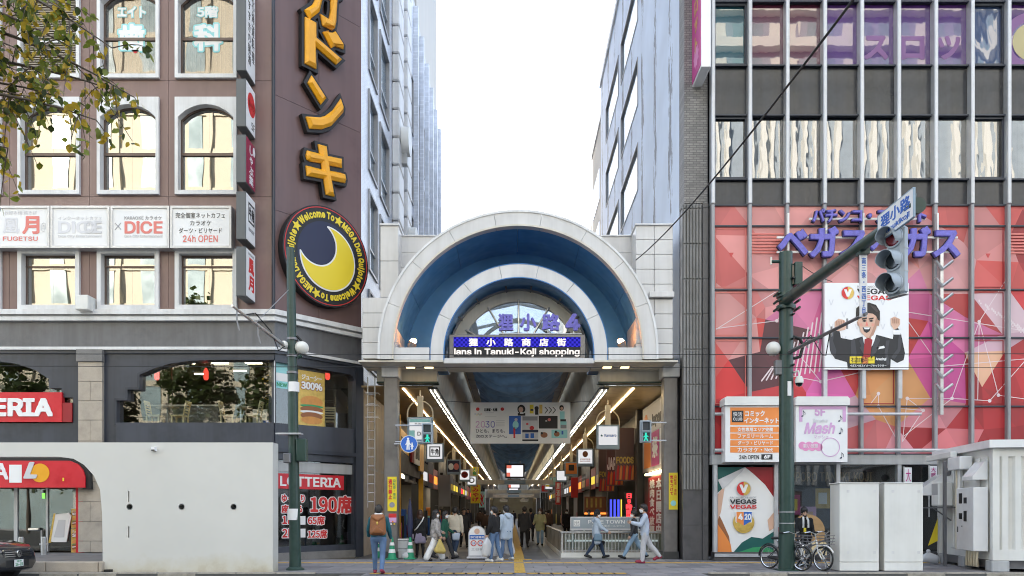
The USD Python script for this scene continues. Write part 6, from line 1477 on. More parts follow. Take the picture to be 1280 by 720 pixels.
obj('lettering', RQ.ext(fit(vtext('焼肉食べ放題', bold=2), q_(29.9), .7, q_(28.9), 2.8), .062, .07), 'print_white', t, smooth=False); obj('lettering', RQ.ext(fit(vtext('本日開店中', bold=2), q_(28.6), .7, q_(27.5), 2.8), .062, .07), 'print_white', t, smooth=False)
obj('lamp', RQ.ext(sbox(q_(30.2), 2.98, q_(27.0), 3.06), .05, .2), 'tube_warm', t)
for k, (yy, z0, z1) in enumerate(((33.0, 2.9, 5.2), (36.2, 2.8, 4.6), (39.4, 2.6, 4.9))):
    nm = ['nearest the frame', 'the middle one', 'the far one'][k]; t = thing('food_banner', f'dark red food banner with pale lettering on the right wall, {nm}', 'banner', loc=(XR - .6, yy, z0))
    obj('sheet', bx(-.42, .42, -.03, .03, 0, z1 - z0), 'brown_shaded', t); F0 = Frame((0, -.03, 0), (1, 0, 0))
    for q in range(6): obj('picture', F0.ext(Polygon([(-.38 + q * .13, .05), (-.28 + q * .13, .05), (-.24 + q * .13, .62), (-.31 + q * .13, .7), (-.35 + q * .13, .5)]), .002, .012), 'print_orange' if q % 2 else 'print_red', t, smooth=False)
    obj('lettering', F0.ext(fit(text('JAPAN' if k == 1 else 'FOODS', 'en', 3), -.38, .75, .38, 1.35 if k == 1 else 1.05), .002, .012), 'print_white' if k == 1 else 'print_gold', t, smooth=False)
    obj('bracket', bx(.42, .62, -.02, .02, .3, .36), 'steel_dark', t)
t = thing('neon_sign', 'red lit vertical neon sign with characters beside the stair sign', 'sign', loc=(4.95, 32.2, .9)); obj('case', bx(-.17, .17, -.06, .06, 0, 1.5), 'black', t); F0 = Frame((0, -.06, 0), (1, 0, 0)); obj('lettering', F0.ext(fit(vtext('日9時間営業', bold=3), -.14, .06, .14, 1.44), .002, .02), 'neon_red', t, smooth=False)
t = thing('blue_lit_sign', 'blue lit vertical tubes beside the red neon sign', 'sign', loc=(4.95, 36.5, .9)); obj('case', bx(-.3, .35, 0, .06, 0, 1.3), 'black', t)
for q in range(3): obj('tube', bx(-.25 + q * .18, -.15 + q * .18, -.03, -.001, .05, 1.25), 'neon_blue', t)
obj('tube', bx(.27, .33, -.03, -.001, .05, 1.25), 'neon_yellow', t)
t = thing('gold_sign', 'brown lit sign with gold strokes below the food banners', 'sign', loc=(4.7, 42, 1.1)); obj('case', bx(-.7, .5, 0, .1, 0, 1.3), 'print_brown', t); obj('stroke', [bx(-.6 + .25 * q, -.5 + .25 * q, -.02, -.001, .7, 1.2) for q in range(4)], 'print_gold', t); obj('light_line', bx(-.7, .5, -.03, -.001, .32, .42), 'neon_orange', t)

# stairs down to the underground street: railing and sign
SX0, SX1, SY0, SY1 = 1.66, 5.38, 25.85, 36.8
t = thing('stair_enclosure', 'stainless railed stairwell with glass and balusters at the right of the arcade', 'railing', loc=(3.5, 26, 0), world=True)
obj('base', [bx(SX0, SX1, SY0, SY0 + .16, 0, .17), bx(SX0, SX0 + .16, SY0 + .17, SY1, 0, .17)], 'white_paint', t)
for i in range(33):
    x = SX0 + .06 + i * (SX1 - SX0 - .12) / 32; obj('baluster', bx(x - .012, x + .012, SY0 + .05, SY0 + .075, .171, .82), 'steel', t)
obj('top_rail', bx(SX0 - .02, SX1, SY0 + .0, SY0 + .13, .83, .90, .02), 'steel', t); obj('low_rail', bx(SX0, SX1, SY0 + .04, SY0 + .09, .21, .24), 'steel', t)
obj('side_panel', bx(SX0 + .02, SX0 + .08, SY0 + .14, SY1, .18, .83), 'steel', t); obj('side_rail', bx(SX0 - .02, SX0 + .12, SY0 + .14, SY1, .831, .90, .02), 'steel', t)
obj('glass', bx(SX0 + .1, SX1, SY0 + .10, SY0 + .112, .26, .80), 'glass_rail', t); obj('stair_lining', [bx(SX1 - .05, SX1, SY0 + .2, SY1, -2, .82), bx(SX0 + .18, SX1 - .06, SY0 + 1.2, SY0 + 1.26, .02, .78)], 'room_light', t)
obj('light_strip', bx(SX0 + .3, SX1 - .2, SY0 + 1.1, SY0 + 1.19, .50, .56), 'sign_lit', t)
SF = front(26.6)
t = thing('stair_sign', 'grey sign board with white LE TOWN lettering over the railed stairwell', 'sign', loc=tuple(SF.pt(*SF.uv(755, 664), 0)), world=True)
obj('board', SF.ext(SF.R(713, 646, 800, 663), -.12, 0), 'print_lightgrey', t); obj('panel', SF.ext(SF.R(714, 647.5, 799, 660.5), .001, .01), 'signal_grey', t)
letter(t, SF, text('POLE TOWN', 'en', 1), (735, 650, 781, 654.5), 'print_white', .011); letter(t, SF, text('札幌地下街ポールタウン'), (740, 656, 781, 659), 'print_white', .011); flat(t, SF, SF.R(717, 650, 725, 658), 'print_white', .011); letter(t, SF, '出', (718, 651, 724, 657), 'print_grey', .016)
for px in (716, 797): obj('post', bx(SF.uv(px, 0)[0] - .04, SF.uv(px, 0)[0] + .04, 26.61, 26.7, .0, 1.0), 'steel', t)

# things on the ground at the arcade mouth
def cone(px, py, label):
    Y = EYE * FOC / (py - 640); t = thing('traffic_cone', label, 'traffic cone', loc=((px - 640) * Y / FOC, Y, 0.004))
    obj('base', bx(-.19, .19, -.19, .19, 0, .035, .01), 'cone_green', t); obj('body', lathe([(.145, .035), (.10, .28), (.055, .58), (.035, .72), (.0, .725)], n=20), 'cone_green', t)
    for a, b, ra, rb in ((.22, .34, .117, .094), (.46, .56, .082, .065)): obj('band', lathe([(ra, a), (rb, b)], n=20), 'print_white', t)
    return t
cone(490, 699.5, 'green and white traffic cone before the left gate pillar'); cone(512.8, 699, 'green and white traffic cone with a furled banner in it'); cone(472.5, 697, 'green traffic cone half hidden behind the person with the backpack')
Y = 24.9; t = thing('furled_banner', 'dark blue furled banner pole standing in the right cone', 'banner', loc=((512.5 - 640) * 25.0 / FOC, 25.0, .7)); obj('cloth', lathe([(0.02, -.1), (.06, .0), (.10, .45), (.07, .95), (.02, 1.28), (0, 1.3)], n=10), 'print_navy', t); obj('pole', rod((0, 0, -.65), (0, 0, 1.2), .012), 'steel', t)
t = thing('white_box_stack', 'white plastic wrapped crates beside the left gate pillar', 'boxes', loc=((503 - 640) * 25.2 / FOC, 25.3, 0)); obj('crate', bx(-.2, .2, -.2, .2, 0, .32, .03), 'plastic_clear', t); obj('crate', bx(-.19, .21, -.19, .19, .325, .62, .03), 'plastic_clear', t); obj('lid', bx(-.2, .22, -.2, .2, .625, .66), 'print_white', t)
b_ = hull([(0, 0, .1, .12), (.15, .02, .09, .1), (.05, 0, .16, .08)]); obj('bag', tri(b_).apply_translation((.12, -.38, 0)), 'plastic_clear', t)
AF = front(24.9)
t = thing('round_top_board', 'white round topped standing board with two red prohibition rings', 'sign', loc=tuple(AF.pt(*AF.uv(596, 698), 0)), world=True)
a = AF.uv(585.5, 690); b = AF.uv(607, 690); w = (b[0] - a[0]) / 2; cx = (a[0] + b[0]) / 2; zt = AF.uv(0, 668)[1]
shp = Polygon([(cx - w, .1), (cx + w, .1)] + arcpts(cx, zt, w, 0, 180, 20)); obj('board', AF.ext(shp, -.05, 0), 'print_lightgrey', t); obj('face', AF.ext(shp.buffer(-.03), .001, .008), 'print_white', t)
flat(t, AF, sbox(cx - w + .04, zt - .16, cx + w - .04, zt - .02), 'print_blue', .009); letter(t, AF, text('歩行者専用', bold=1), (588, 670, 605, 673), 'print_white', .014)
for x in (592, 600.5): c = AF.uv(x, 679); flat(t, AF, Point(*c).buffer(.098, 16).difference(Point(*c).buffer(.07, 16)), 'print_red', .009); letter(t, AF, '24', (x - 2, 677.5, x + 2, 680.5), 'print_blue', .009)
letter(t, AF, '土日祝', (589, 685, 604, 688), 'print_grey', .009); flat(t, AF, Point(cx, zt + .1).buffer(.09), 'print_skin', .009)
obj('foot', bx(cx - w - .05, cx + w + .05, 24.7, 25.2, .03, .09, .02), 'print_lightgrey', t)
for s in (-1, 1): obj('wheel', rod((cx + s * w * .8 - .02, 24.75, .03), (cx + s * w * .8 + .02, 24.75, .03), .03), 'rubber', t)

# the far mouth and the next arcade across the side street
t = thing('far_gate', 'pale back of the far gate closing the top of the arcade end', 'gate', loc=(XC, YE + .6, 0), world=True)
obj('fascia', bx(-5.3, 5.7, YE + .2, YE + .8, 4.3, 10), 'gate_cream', t); obj('pillar', bx(-5.0, -4.4, YE + .2, YE + .8, 0, 4.3), 'pillar_brown', t); obj('pillar', bx(4.8, 5.4, YE + .2, YE + .8, 0, 4.3), 'pillar_brown', t)
t = thing('next_arcade', 'dim continuation of the arcade across the side street', 'arcade', loc=(XC, 162, 0), world=True)
obj('wall', bx(-8, -4.6, 158, 184.8, 0, 9), 'pillar_dark', t); obj('wall', bx(5.0, 8.5, 158, 184.8, 0, 9), 'pillar_dark', t); obj('roof', bx(-4.59, 4.99, 158, 184.8, 5.2, 9), 'ceiling_wood', t); obj('light_line', [bx(-2.5, -2.4, 158.2, 184, 5.1, 5.15), bx(2.8, 2.9, 158.2, 184, 5.1, 5.15)], 'tube_warm', t)
# ---------------------------------------------------------------- poles, signals, cables
def at(px, py, Y): return np.array([(px - 640) * Y / FOC, Y, EYE + (640 - py) * Y / FOC])
YP = 20.3
t = thing('lamp_post', 'dark green post with slanting wire arm and white globe at the store corner', 'post', loc=(at(369, 712, YP)[0], YP, 0), world=True)
xp = at(369, 712, YP)[0]; xq = at(363, 310, YP)[0]; zt = at(363, 310, YP)[2]
obj('pole', tube([(xp, YP, 0.0), (xp, YP, .3), (xp + (xq - xp) * .35, YP, zt * .4), (xq, YP, zt)], [.165, .155, .14, .11], 12), 'pole_green', t, smooth=60)
obj('base_collar', lathe([(.0, 0), (.24, 0), (.24, .04), (.17, .09), (0, .09)], (xp, YP, 0), 18), 'pole_green', t)
a0, a1 = at(357, 433, YP), at(290, 382, 17.5)
obj('wire_arm', tube([a0, a0 + (a1 - a0) * .12, a1], [.075, .05, .03], 8), 'steel', t); obj('arm_socket', sph(at(355, 431, 20.2), .11, 2), 'globe', t)
for f, dz in ((.55, .45), (.92, .5)):
    p = a0 + (a1 - a0) * f; obj('insulator', tube([p, p - (0, 0, dz * .5), p + (0.06, 0, -dz)], .018, 6), 'steel_dark', t)
obj('cable_loop', tube([a0 + (a1 - a0) * .8, a0 + (a1 - a0) * .6 + (0, 0, .25), a0 + (a1 - a0) * .3 + (0, 0, .1), a0 + (a1 - a0) * .15 - (0, 0, .25), a0 + (.1, 0, .1)], .014, 6), 'cable', t)
obj('stay_wire', rod(at(363, 360, YP), a0 + (a1 - a0) * .6, .008, sides=5), 'steel', t)
obj('globe', sph(at(377, 435, 20.35), .19, 3, (1, 1, .95)), 'globe', t); obj('globe_mount', rod(at(372, 447, YP), at(377, 444, YP), .05), 'pole_green', t)
b = at(378, 563, 20.25); obj('control_box', bx(b[0] - .13, b[0] + .13, 20.1, 20.35, b[2] - .3, b[2] + .3, .02), 'pole_green', t)
b = at(366, 567, YP); obj('junction_box', bx(b[0] - .19, b[0] + .0, 20.05, 20.25, b[2] - .26, b[2] + .0, .02), 'steel_dark', t)
b = at(365, 543, YP); obj('cross_plate', bx(b[0] - .36, b[0] + .30, 20.05, 20.3, b[2] - .02, b[2] + .02), 'alu', t)
for py, h in ((484, .26), (643, .30)): b = at(367, py, YP); obj('sticker', lathe([(.166 if py > 600 else .147, -h / 2), (.166 if py > 600 else .147, h / 2)], (b[0] + .0, YP, b[2]), 24), 'print_white', t)
for py in (424, 445, 466): b = at(365.5, py, YP); obj('band', lathe([(.15, -.03), (.15, .03)], (b[0], YP, b[2]), 18), 'steel_dark', t)
obj('conduit', tube([at(371, 420, YP), at(376, 425, YP), at(377, 432, YP), at(372, 440, YP)], .035, 6), 'cable', t)

YR = 20.2
xb = at(983.5, 713, YR)[0]; zt = at(981, 316, YR)[2]
t = thing('signal_mast', 'thick dark green traffic mast with one thick and one thin arm', 'post', loc=(xb, YR, 0), world=True)
obj('pole', tube([(xb, YR, 0), (xb, YR, 1.0), (xb, YR, 1.02), (xb - .03, YR, zt)], [.215, .205, .195, .175], 16), 'pole_green', t, smooth=60)
obj('base_plate', bx(xb - .28, xb + .28, YR - .28, YR + .28, .001, .03), 'pole_green', t)
m0, m1 = at(980, 377, YR), at(1147, 257, 13.4)
obj('main_arm', tube([m0, m0 + (m1 - m0) * .5, m1], [.15, .125, .105], 12), 'pole_green', t, smooth=60); obj('arm_cap', rod(m1 - (m1 - m0) * .03, m1 + (m1 - m0) * .004, .14, sides=14), 'pole_green', t)
for k in (-1, 1): obj('clamp', lathe([(.20, -.06), (.25, -.05), (.25, .05), (.20, .06)], (xb - .02, YR, m0[2] + k * .16), 16), 'pole_green', t)
obj('clamp_bolts', [rod((xb + s * .27, YR - .2, m0[2] + q), (xb + s * .27, YR + .2, m0[2] + q), .035, sides=6) for s in (-1, 1) for q in (-.2, 0, .2)], 'pole_green', t)
l0, l1 = at(985, 441, YR), at(1083, 392, 15.5)
obj('lower_arm', tube([l0, l0 + (l1 - l0) * .15, l1], [.08, .05, .035], 8), 'steel_dark', t); obj('arm_socket', sph(l0, .12, 2), 'signal_grey', t)
for f in (.3, .45, .62, .8): p = l0 + (l1 - l0) * f; obj('clip', rod(p - (0, 0, .12), p + (0, 0, .1), .02, sides=6), 'steel_dark', t)
obj('cable_loop', tube([l0 + (l1 - l0) * .2, l0 + (l1 - l0) * .35 + (0, 0, .15), l0 + (l1 - l0) * .5 - (0, 0, .45), l0 + (l1 - l0) * .55 - (0, 0, .5), l0 + (l1 - l0) * .6], .012, 5), 'cable', t)
obj('hose', tube([at(990, 420, YR), at(1000, 424, YR), at(1004, 432, YR), at(1000, 446, YR), at(992, 448, YR)], .045, 8), 'cable', t)
b = at(994, 344, YR); obj('control_box', bx(b[0] - .07, b[0] + .13, 20.0, 20.4, b[2] - .30, b[2] + .30, .015), 'pole_green', t); obj('box_side', bx(b[0] - .13, b[0] - .075, 20.1, 20.35, b[2] - .26, b[2] + .24), 'stone_beige', t)
b = at(964, 327, YR); obj('antenna_bar', rod(b, (xb - .1, YR, b[2]), .04), 'pole_green', t); obj('antenna_tip', [rod(b + (0, 0, -.08), b + (0, 0, .12), .025, sides=6)], 'steel', t)
obj('globe', sph(at(966.5, 436, YR), .19, 3), 'globe', t); b = at(971, 460, YR); obj('globe_mount', bx(b[0] - .06, b[0] + .12, 20.1, 20.3, b[2] - .2, b[2] + .2, .02), 'steel_dark', t)
c = at(999, 478, 20.0); cc_ = obj('dome_camera', [lathe([(0, -.1), (.07, -.07), (.10, 0), (.0, 0)], tuple(c + (0, 0, -.02)), 18)], 'black_gloss', t); obj('camera_shell', lathe([(.105, -.02), (.11, .06), (.07, .16), (0, .18)], tuple(c), 18), 'globe', t)
obj('camera_bracket', tube([c + (0, 0, .15), c + (-.02, 0, .3), (xb + .1, YR, c[2] + .28)], .025, 6), 'globe', t); obj('plate', bx(xb - .05, xb + .05, YR - .2, YR - .185, at(0, 496, YR)[2], at(0, 478, YR)[2]), 'print_white', t)
for py in (640, 654): obj('band', lathe([(.21, -.012), (.21, .012)], (xb, YR, at(0, py, YR)[2]), 20), 'trim_grey', t)
for py in (350, 370, 395, 425, 458): obj('step_bolt', rod((xb + .1, YR - .25, at(0, py, YR)[2]), (xb + .1, YR - .1, at(0, py, YR)[2]), .03, sides=6), 'black', t)

# the signal head hanging under the main arm
sg = thing('traffic_signal', 'pale grey three lamp traffic signal seen from its side under the mast arm', 'traffic signal', loc=tuple(at(1117, 326, 14.2)), rotz=-61)
w, h = .36, 1.30                                              # local: lamps look along -y
obj('housing', bx(-w / 2, w / 2, 0, .22, -h / 2, h / 2, .06), 'signal_grey', sg)
for k, m in ((1, 'lens_red'), (0, 'lens_dark'), (-1, 'lens_dark')):
    z = k * .43
    obj('lens', tube([(0, -.01, z), (0, -.03, z)], [.155, .13], 24), m, sg)
    obj('bezel', lathe([(.16, 0), (.19, 0), (.19, .03), (.16, .03), (.16, 0)], n=24).apply_transform(trimesh.transformations.rotation_matrix(math.pi / 2, (1, 0, 0))).apply_translation((0, 0, z)), 'signal_grey', sg)
    P = []
    for q in range(25):
        a = math.radians(-35 + 250 * q / 24); P.append((math.cos(a), math.sin(a)))
    v = [(.185 * a, 0, z + .185 * b_) for a, b_ in P] + [(.18 * a, -.30 if b_ > 0 else -.30 + .25 * -b_, z + .18 * b_ - .02) for a, b_ in P] + [(.175 * a, 0, z + .175 * b_) for a, b_ in P] + [(.17 * a, -.298 if b_ > 0 else -.298 + .25 * -b_, z + .17 * b_ - .02) for a, b_ in P]
    f = []
    for q in range(24): f += [(q, q + 1, 26 + q), (q, 26 + q, 25 + q), (50 + q, 75 + q, 76 + q), (50 + q, 76 + q, 51 + q), (25 + q, 26 + q, 76 + q), (25 + q, 76 + q, 75 + q)]
    obj('visor', trimesh.Trimesh(v, f, process=False), 'signal_grey', sg)
    obj('rib', bx(-w / 2 - .004, w / 2 + .004, .05, .18, z - .225, z - .205), 'trim_grey', sg)
obj('bracket', [rod((.0, .25, h / 2 - .1), (.0, .25, h / 2 + .5), .045), bx(-.05, .05, .2, .32, -.5, h / 2), rod((0, .1, h / 2 - .05), (0, .28, h / 2 - .05), .03)], 'pole_green', sg)
NS = Frame((7.02, 13.3, 0), (0, -1, 0))
t = thing('street_name_sign', 'white slanted street name sign with blue characters beside the signal', 'sign', loc=(7.02, 13.9, 6.73), world=True)
g = sbox(-1.28, 6.72, 0.0, 7.22); obj('board', NS.ext(g, -.03, 0), 'print_white', t); obj('rim', NS.ext(g.buffer(.015).difference(g), -.035, .004), 'sign_box_blue', t)
letter(t, NS, text('狸小路', bold=1), (-1.16, 6.92, -.10, 7.17), 'print_blue', .001, px=False); letter(t, NS, text('Tanukikoji', 'en', 1), (-1.08, 6.75, -.12, 6.87), 'print_blue', .001, px=False)
obj('hanger', [rod((7.08, 13.5, 6.8), (7.16, 13.5, 7.2), .03, sides=6), rod((7.08, 14.3, 6.8), (7.16, 14.3, 7.2), .03, sides=6)], 'pole_green', t)
VF = front(15.6)
t = thing('vertical_plate', 'narrow white vertical plate with blue characters hanging between the two mast arms', 'sign', loc=tuple(VF.pt(*VF.uv(1079, 396), 0)), world=True)
obj('board', VF.ext(VF.R(1075, 318, 1084, 396), -.03, 0), 'print_white', t); letter(t, VF, vtext('南三条・西四丁目', bold=1), (1077, 322, 1082.5, 392), 'print_blue', .001, .003); obj('clamp', bx(*sorted((at(1074, 0, 15.6)[0], at(1086, 0, 15.6)[0])), 15.55, 15.75, at(0, 318, 15.6)[2], at(0, 313, 15.6)[2] + .05), 'pole_green', t)

def cable(a, b, sag, r, label, nm='overhead_cable', n=24):
    a, b = np.array(a), np.array(b); P = [a + (b - a) * i / n - np.array([0, 0, sag * 4 * (i / n) * (1 - i / n)]) for i in range(n + 1)]
    obj(nm, tube(P, r, 6), 'cable', label=label, cat='cable')
cable(at(795, 325, 24.5), (3.35, -1.0, 6.2), .55, .016, 'thick black cable running from the right block of the gate out over the road')
cable((-22, 18.0, at(0, 441, 18)[2] + .02), (22, 18.0, at(0, 440, 18)[2]), .06, .009, 'upper of two thin level wires across the whole street front')
cable((-22, 18.2, at(0, 455, 18.2)[2]), (22, 18.2, at(0, 458, 18.2)[2]), .05, .008, 'lower of two thin level wires across the whole street front')
cable(at(1000, 330, YR), at(1040, 352, 17.9), .05, .008, 'short thin stay wire from the mast top to its long arm')

# ---------------------------------------------------------------- cabinets and container on the right
for k, (x0, x1, nm) in enumerate(((1049.5, 1099, 'left of the pair, beside the bicycles'), (1105.5, 1154, 'right of the pair, beside the container'))):
    Yc = 19.75; a, b = at(x0, 0, Yc)[0], at(x1, 0, Yc)[0]; zt = at(0, 604.5, Yc)[2]
    t = thing('utility_cabinet', f'tall plain white utility cabinet, {nm}', 'cabinet', loc=((a + b) / 2, Yc + .3, 0), world=True)
    obj('door', bx(a, b, Yc, Yc + .04, .25, zt, .012), 'white_paint', t); obj('body', bx(a + .01, b - .01, Yc + .04, Yc + .62, .02, zt - .01, .01), 'white_paint', t); obj('kick_plate', bx(a, b, Yc + .004, Yc + .04, .02, .244, .01), 'white_paint', t)
    obj('roof', bx(a - .015, b + .015, Yc - .01, Yc + .64, zt + .001, zt + .03, .01), 'white_paint', t)
    for x in (a + .22, b - .12):
        for z in (.5, zt - .2): obj('bolt_plate', bx(x - .035, x + .035, Yc - .004, Yc, z - .035, z + .035), 'trim', t)
    obj('base_frame', bx(a + .03, b - .03, Yc + .05, Yc + .6, 0, .02), 'steel_dark', t)
rot = -9.5
t = thing('container_cabin', 'white ribbed container cabin with meter box, vents and conduits at the right edge', 'container', loc=(12.40, 19.6, 0), rotz=rot)
Wc, Dc, z0, z1 = 4.4, 3.7, .30, 3.20
wv = []
obj('corner_post', [bx(-.0, .16, 0, .12, z0, z1), bx(-.0, .12, Dc - .14, Dc, z0, z1)], 'white_paint', t)
prof = []
x = .16
obj('front_backing', bx(.16, Wc, .075, .12, z0, z1), 'white_paint', t)
obj('front_border', [bx(.16, Wc, .02, .075, z0, z0 + .28), bx(.16, Wc, .02, .075, z1 - .22, z1)], 'white_paint', t)
while x < Wc - .3:
    P = Polygon([(x + .02, .075), (x + .07, .02), (x + .2, .02), (x + .25, .075)])
    obj('front_rib', Frame((0, 0, z0 + .28), (1, 0, 0), (0, 1, 0)).ext(P, 0.0, z1 - z0 - .5), 'white_paint', t, smooth=False); x += .31
obj('side_wall', bx(.05, .11, .12, Dc - .14, z0, z1), 'white_paint', t)
for y in (.35, .8, 1.9, 2.5, 3.1): obj('side_rib', bx(.0, .05, y, y + .22, z0 + .2, z1 - .2, .02), 'white_paint', t)
obj('core', bx(.12, Wc, .13, Dc, z0, z1 - .01), 'trim_grey', t)
obj('roof', Frame((0, 0, 3.205), (1, 0, 0), (0, 1, 0)).ext(Polygon([(-.12, -.10), (Wc + .1, -.10), (Wc + .1, Dc + .1), (-.12, Dc + .1)]), 0, .2), 'white_gloss', t, smooth=False); obj('roof_step', bx(-.30, -.125, 1.9, Dc + .1, 3.10, 3.26, .01), 'white_paint', t)
obj('skid', [bx(.05, Wc, .1, .3, .08, .295), bx(.05, Wc, Dc - .3, Dc - .1, .08, .295), bx(.05, .25, .31, Dc - .31, .08, .295)], 'steel_dark', t)
for (x, y) in ((-.02, .0), (1.9, .0), (.0, 1.8), (0, 3.3)): obj('foot_block', bx(x, x + .42, y, y + .4, 0.001, .29, .02), 'trim_grey', t)
mb = obj('meter_box', bx(-.36, -.0, .25, 1.35, .52, 2.20, .015), 'white_gloss', t)
for y, z, hh in ((1.05, 1.78, .28), (.75, 1.78, .16), (1.05, 1.36, .16), (.75, 1.30, .28)): obj('meter_window', bx(-.372, -.361, y - .09, y + .09, z, z + hh), 'black', mb)
obj('lock', bx(-.372, -.361, 1.22, 1.25, 1.0, 1.15), 'black', mb); obj('lock', bx(-.372, -.361, .95, .98, 1.15, 1.18), 'black', mb)
for q in range(5):
    y = .4 + .16 * q; obj('conduit', tube([(-.2, y, .52), (-.22, y, .30), (-.18, y + .1, .12), (-.08, y + .25, .10), (.0, y + .5, .26)], .03, 8), 'cream_paint', t)
def hood(y, z, s, mat='white_gloss'): return Frame((0, y + s, z), (-1, 0, 0), (0, 0, 1)).ext(Polygon([(0, 0), (.42 * s, 0), (.42 * s, .12 * s), (.12 * s, .75 * s), (0, .75 * s)]), -s, 0)
obj('vent_hood', bx(0, 0.001, 0, .001, z1, z1 + .001), 'white_gloss', t)
def hull_hood(y0, y1, z, dx, h): return tri(m3.Manifold.hull_points(np.array([(0, y, z) for y in (y0, y1)] + [(-dx, y, z) for y in (y0, y1)] + [(-dx, y, z + h * .2) for y in (y0, y1)] + [(-.06, y, z + h) for y in (y0, y1)] + [(0, y, z + h) for y in (y0, y1)])))
obj('vent_hood', hull_hood(.3, .95, 2.40, .36, .48), 'white_gloss', t); obj('vent_hood', hull_hood(3.15, 3.75, 2.05, .75, .62), 'white_gloss', t)
obj('junction_box', bx(-.34, -.02, 1.15, 2.0, 2.72, 3.08, .02), 'white_gloss', t); obj('cooling_unit', bx(-.42, -.02, 2.45, 3.0, 1.72, 2.42, .03), 'white_paint', t); obj('cooling_grille', bx(-.428, -.421, 2.5, 2.95, 2.05, 2.38), 'trim_grey', t)
obj('shelf_bracket', [bx(-.6, -.0, 2.3, 3.2, 1.66, 1.70), rod((-.5, 2.6, 1.66), (-.02, 2.6, 1.3), .02, sides=6)], 'steel_dark', t)
obj('drain_pole', bx(-.42, -.34, 2.05, 2.13, .02, 3.0), 'steel_dark', t); obj('drain_pipe', rod((-.2, 1.75, .5), (-.2, 1.75, 2.72), .025, sides=8), 'cream_paint', t); obj('drain_pipe', rod((-.2, 1.55, 2.2), (-.2, 1.55, 2.72), .05, sides=8), 'trim', t)
obj('bell', sph((-.06, 2.75, 2.72), .12, 2), 'steel_dark', t)
t = thing('yellow_pennant', 'yellow triangular pennant leaning behind the container cabin', 'flag', loc=tuple(at(1167, 680, 23.0)), world=True)
F23 = front(23.0); obj('cloth', F23.ext(F23.G((1160, 682), (1172, 648), (1172, 676)), 0, .01), 'print_yellow', t); obj('pole', rod(F23.pt(*F23.uv(1172, 645), 0), F23.pt(*F23.uv(1173, 704), 0), .012, sides=6), 'steel', t)
t = thing('blue_white_bag', 'pale plastic bag lying between the cabinets and the container', 'bag', loc=tuple(at(1163, 702, 22.5)), world=True)
c = at(1163, 699, 22.5); obj('sack', tri(hull([(c[0] - .15, c[1], c[2] + .03, .12), (c[0] + .12, c[1], c[2], .14), (c[0] - .06, c[1], c[2] + .16, .06)])), 'plastic_clear', t); obj('knot', sph((c[0] - .06, c[1], c[2] + .24), .06, 1), 'plastic_clear', t)

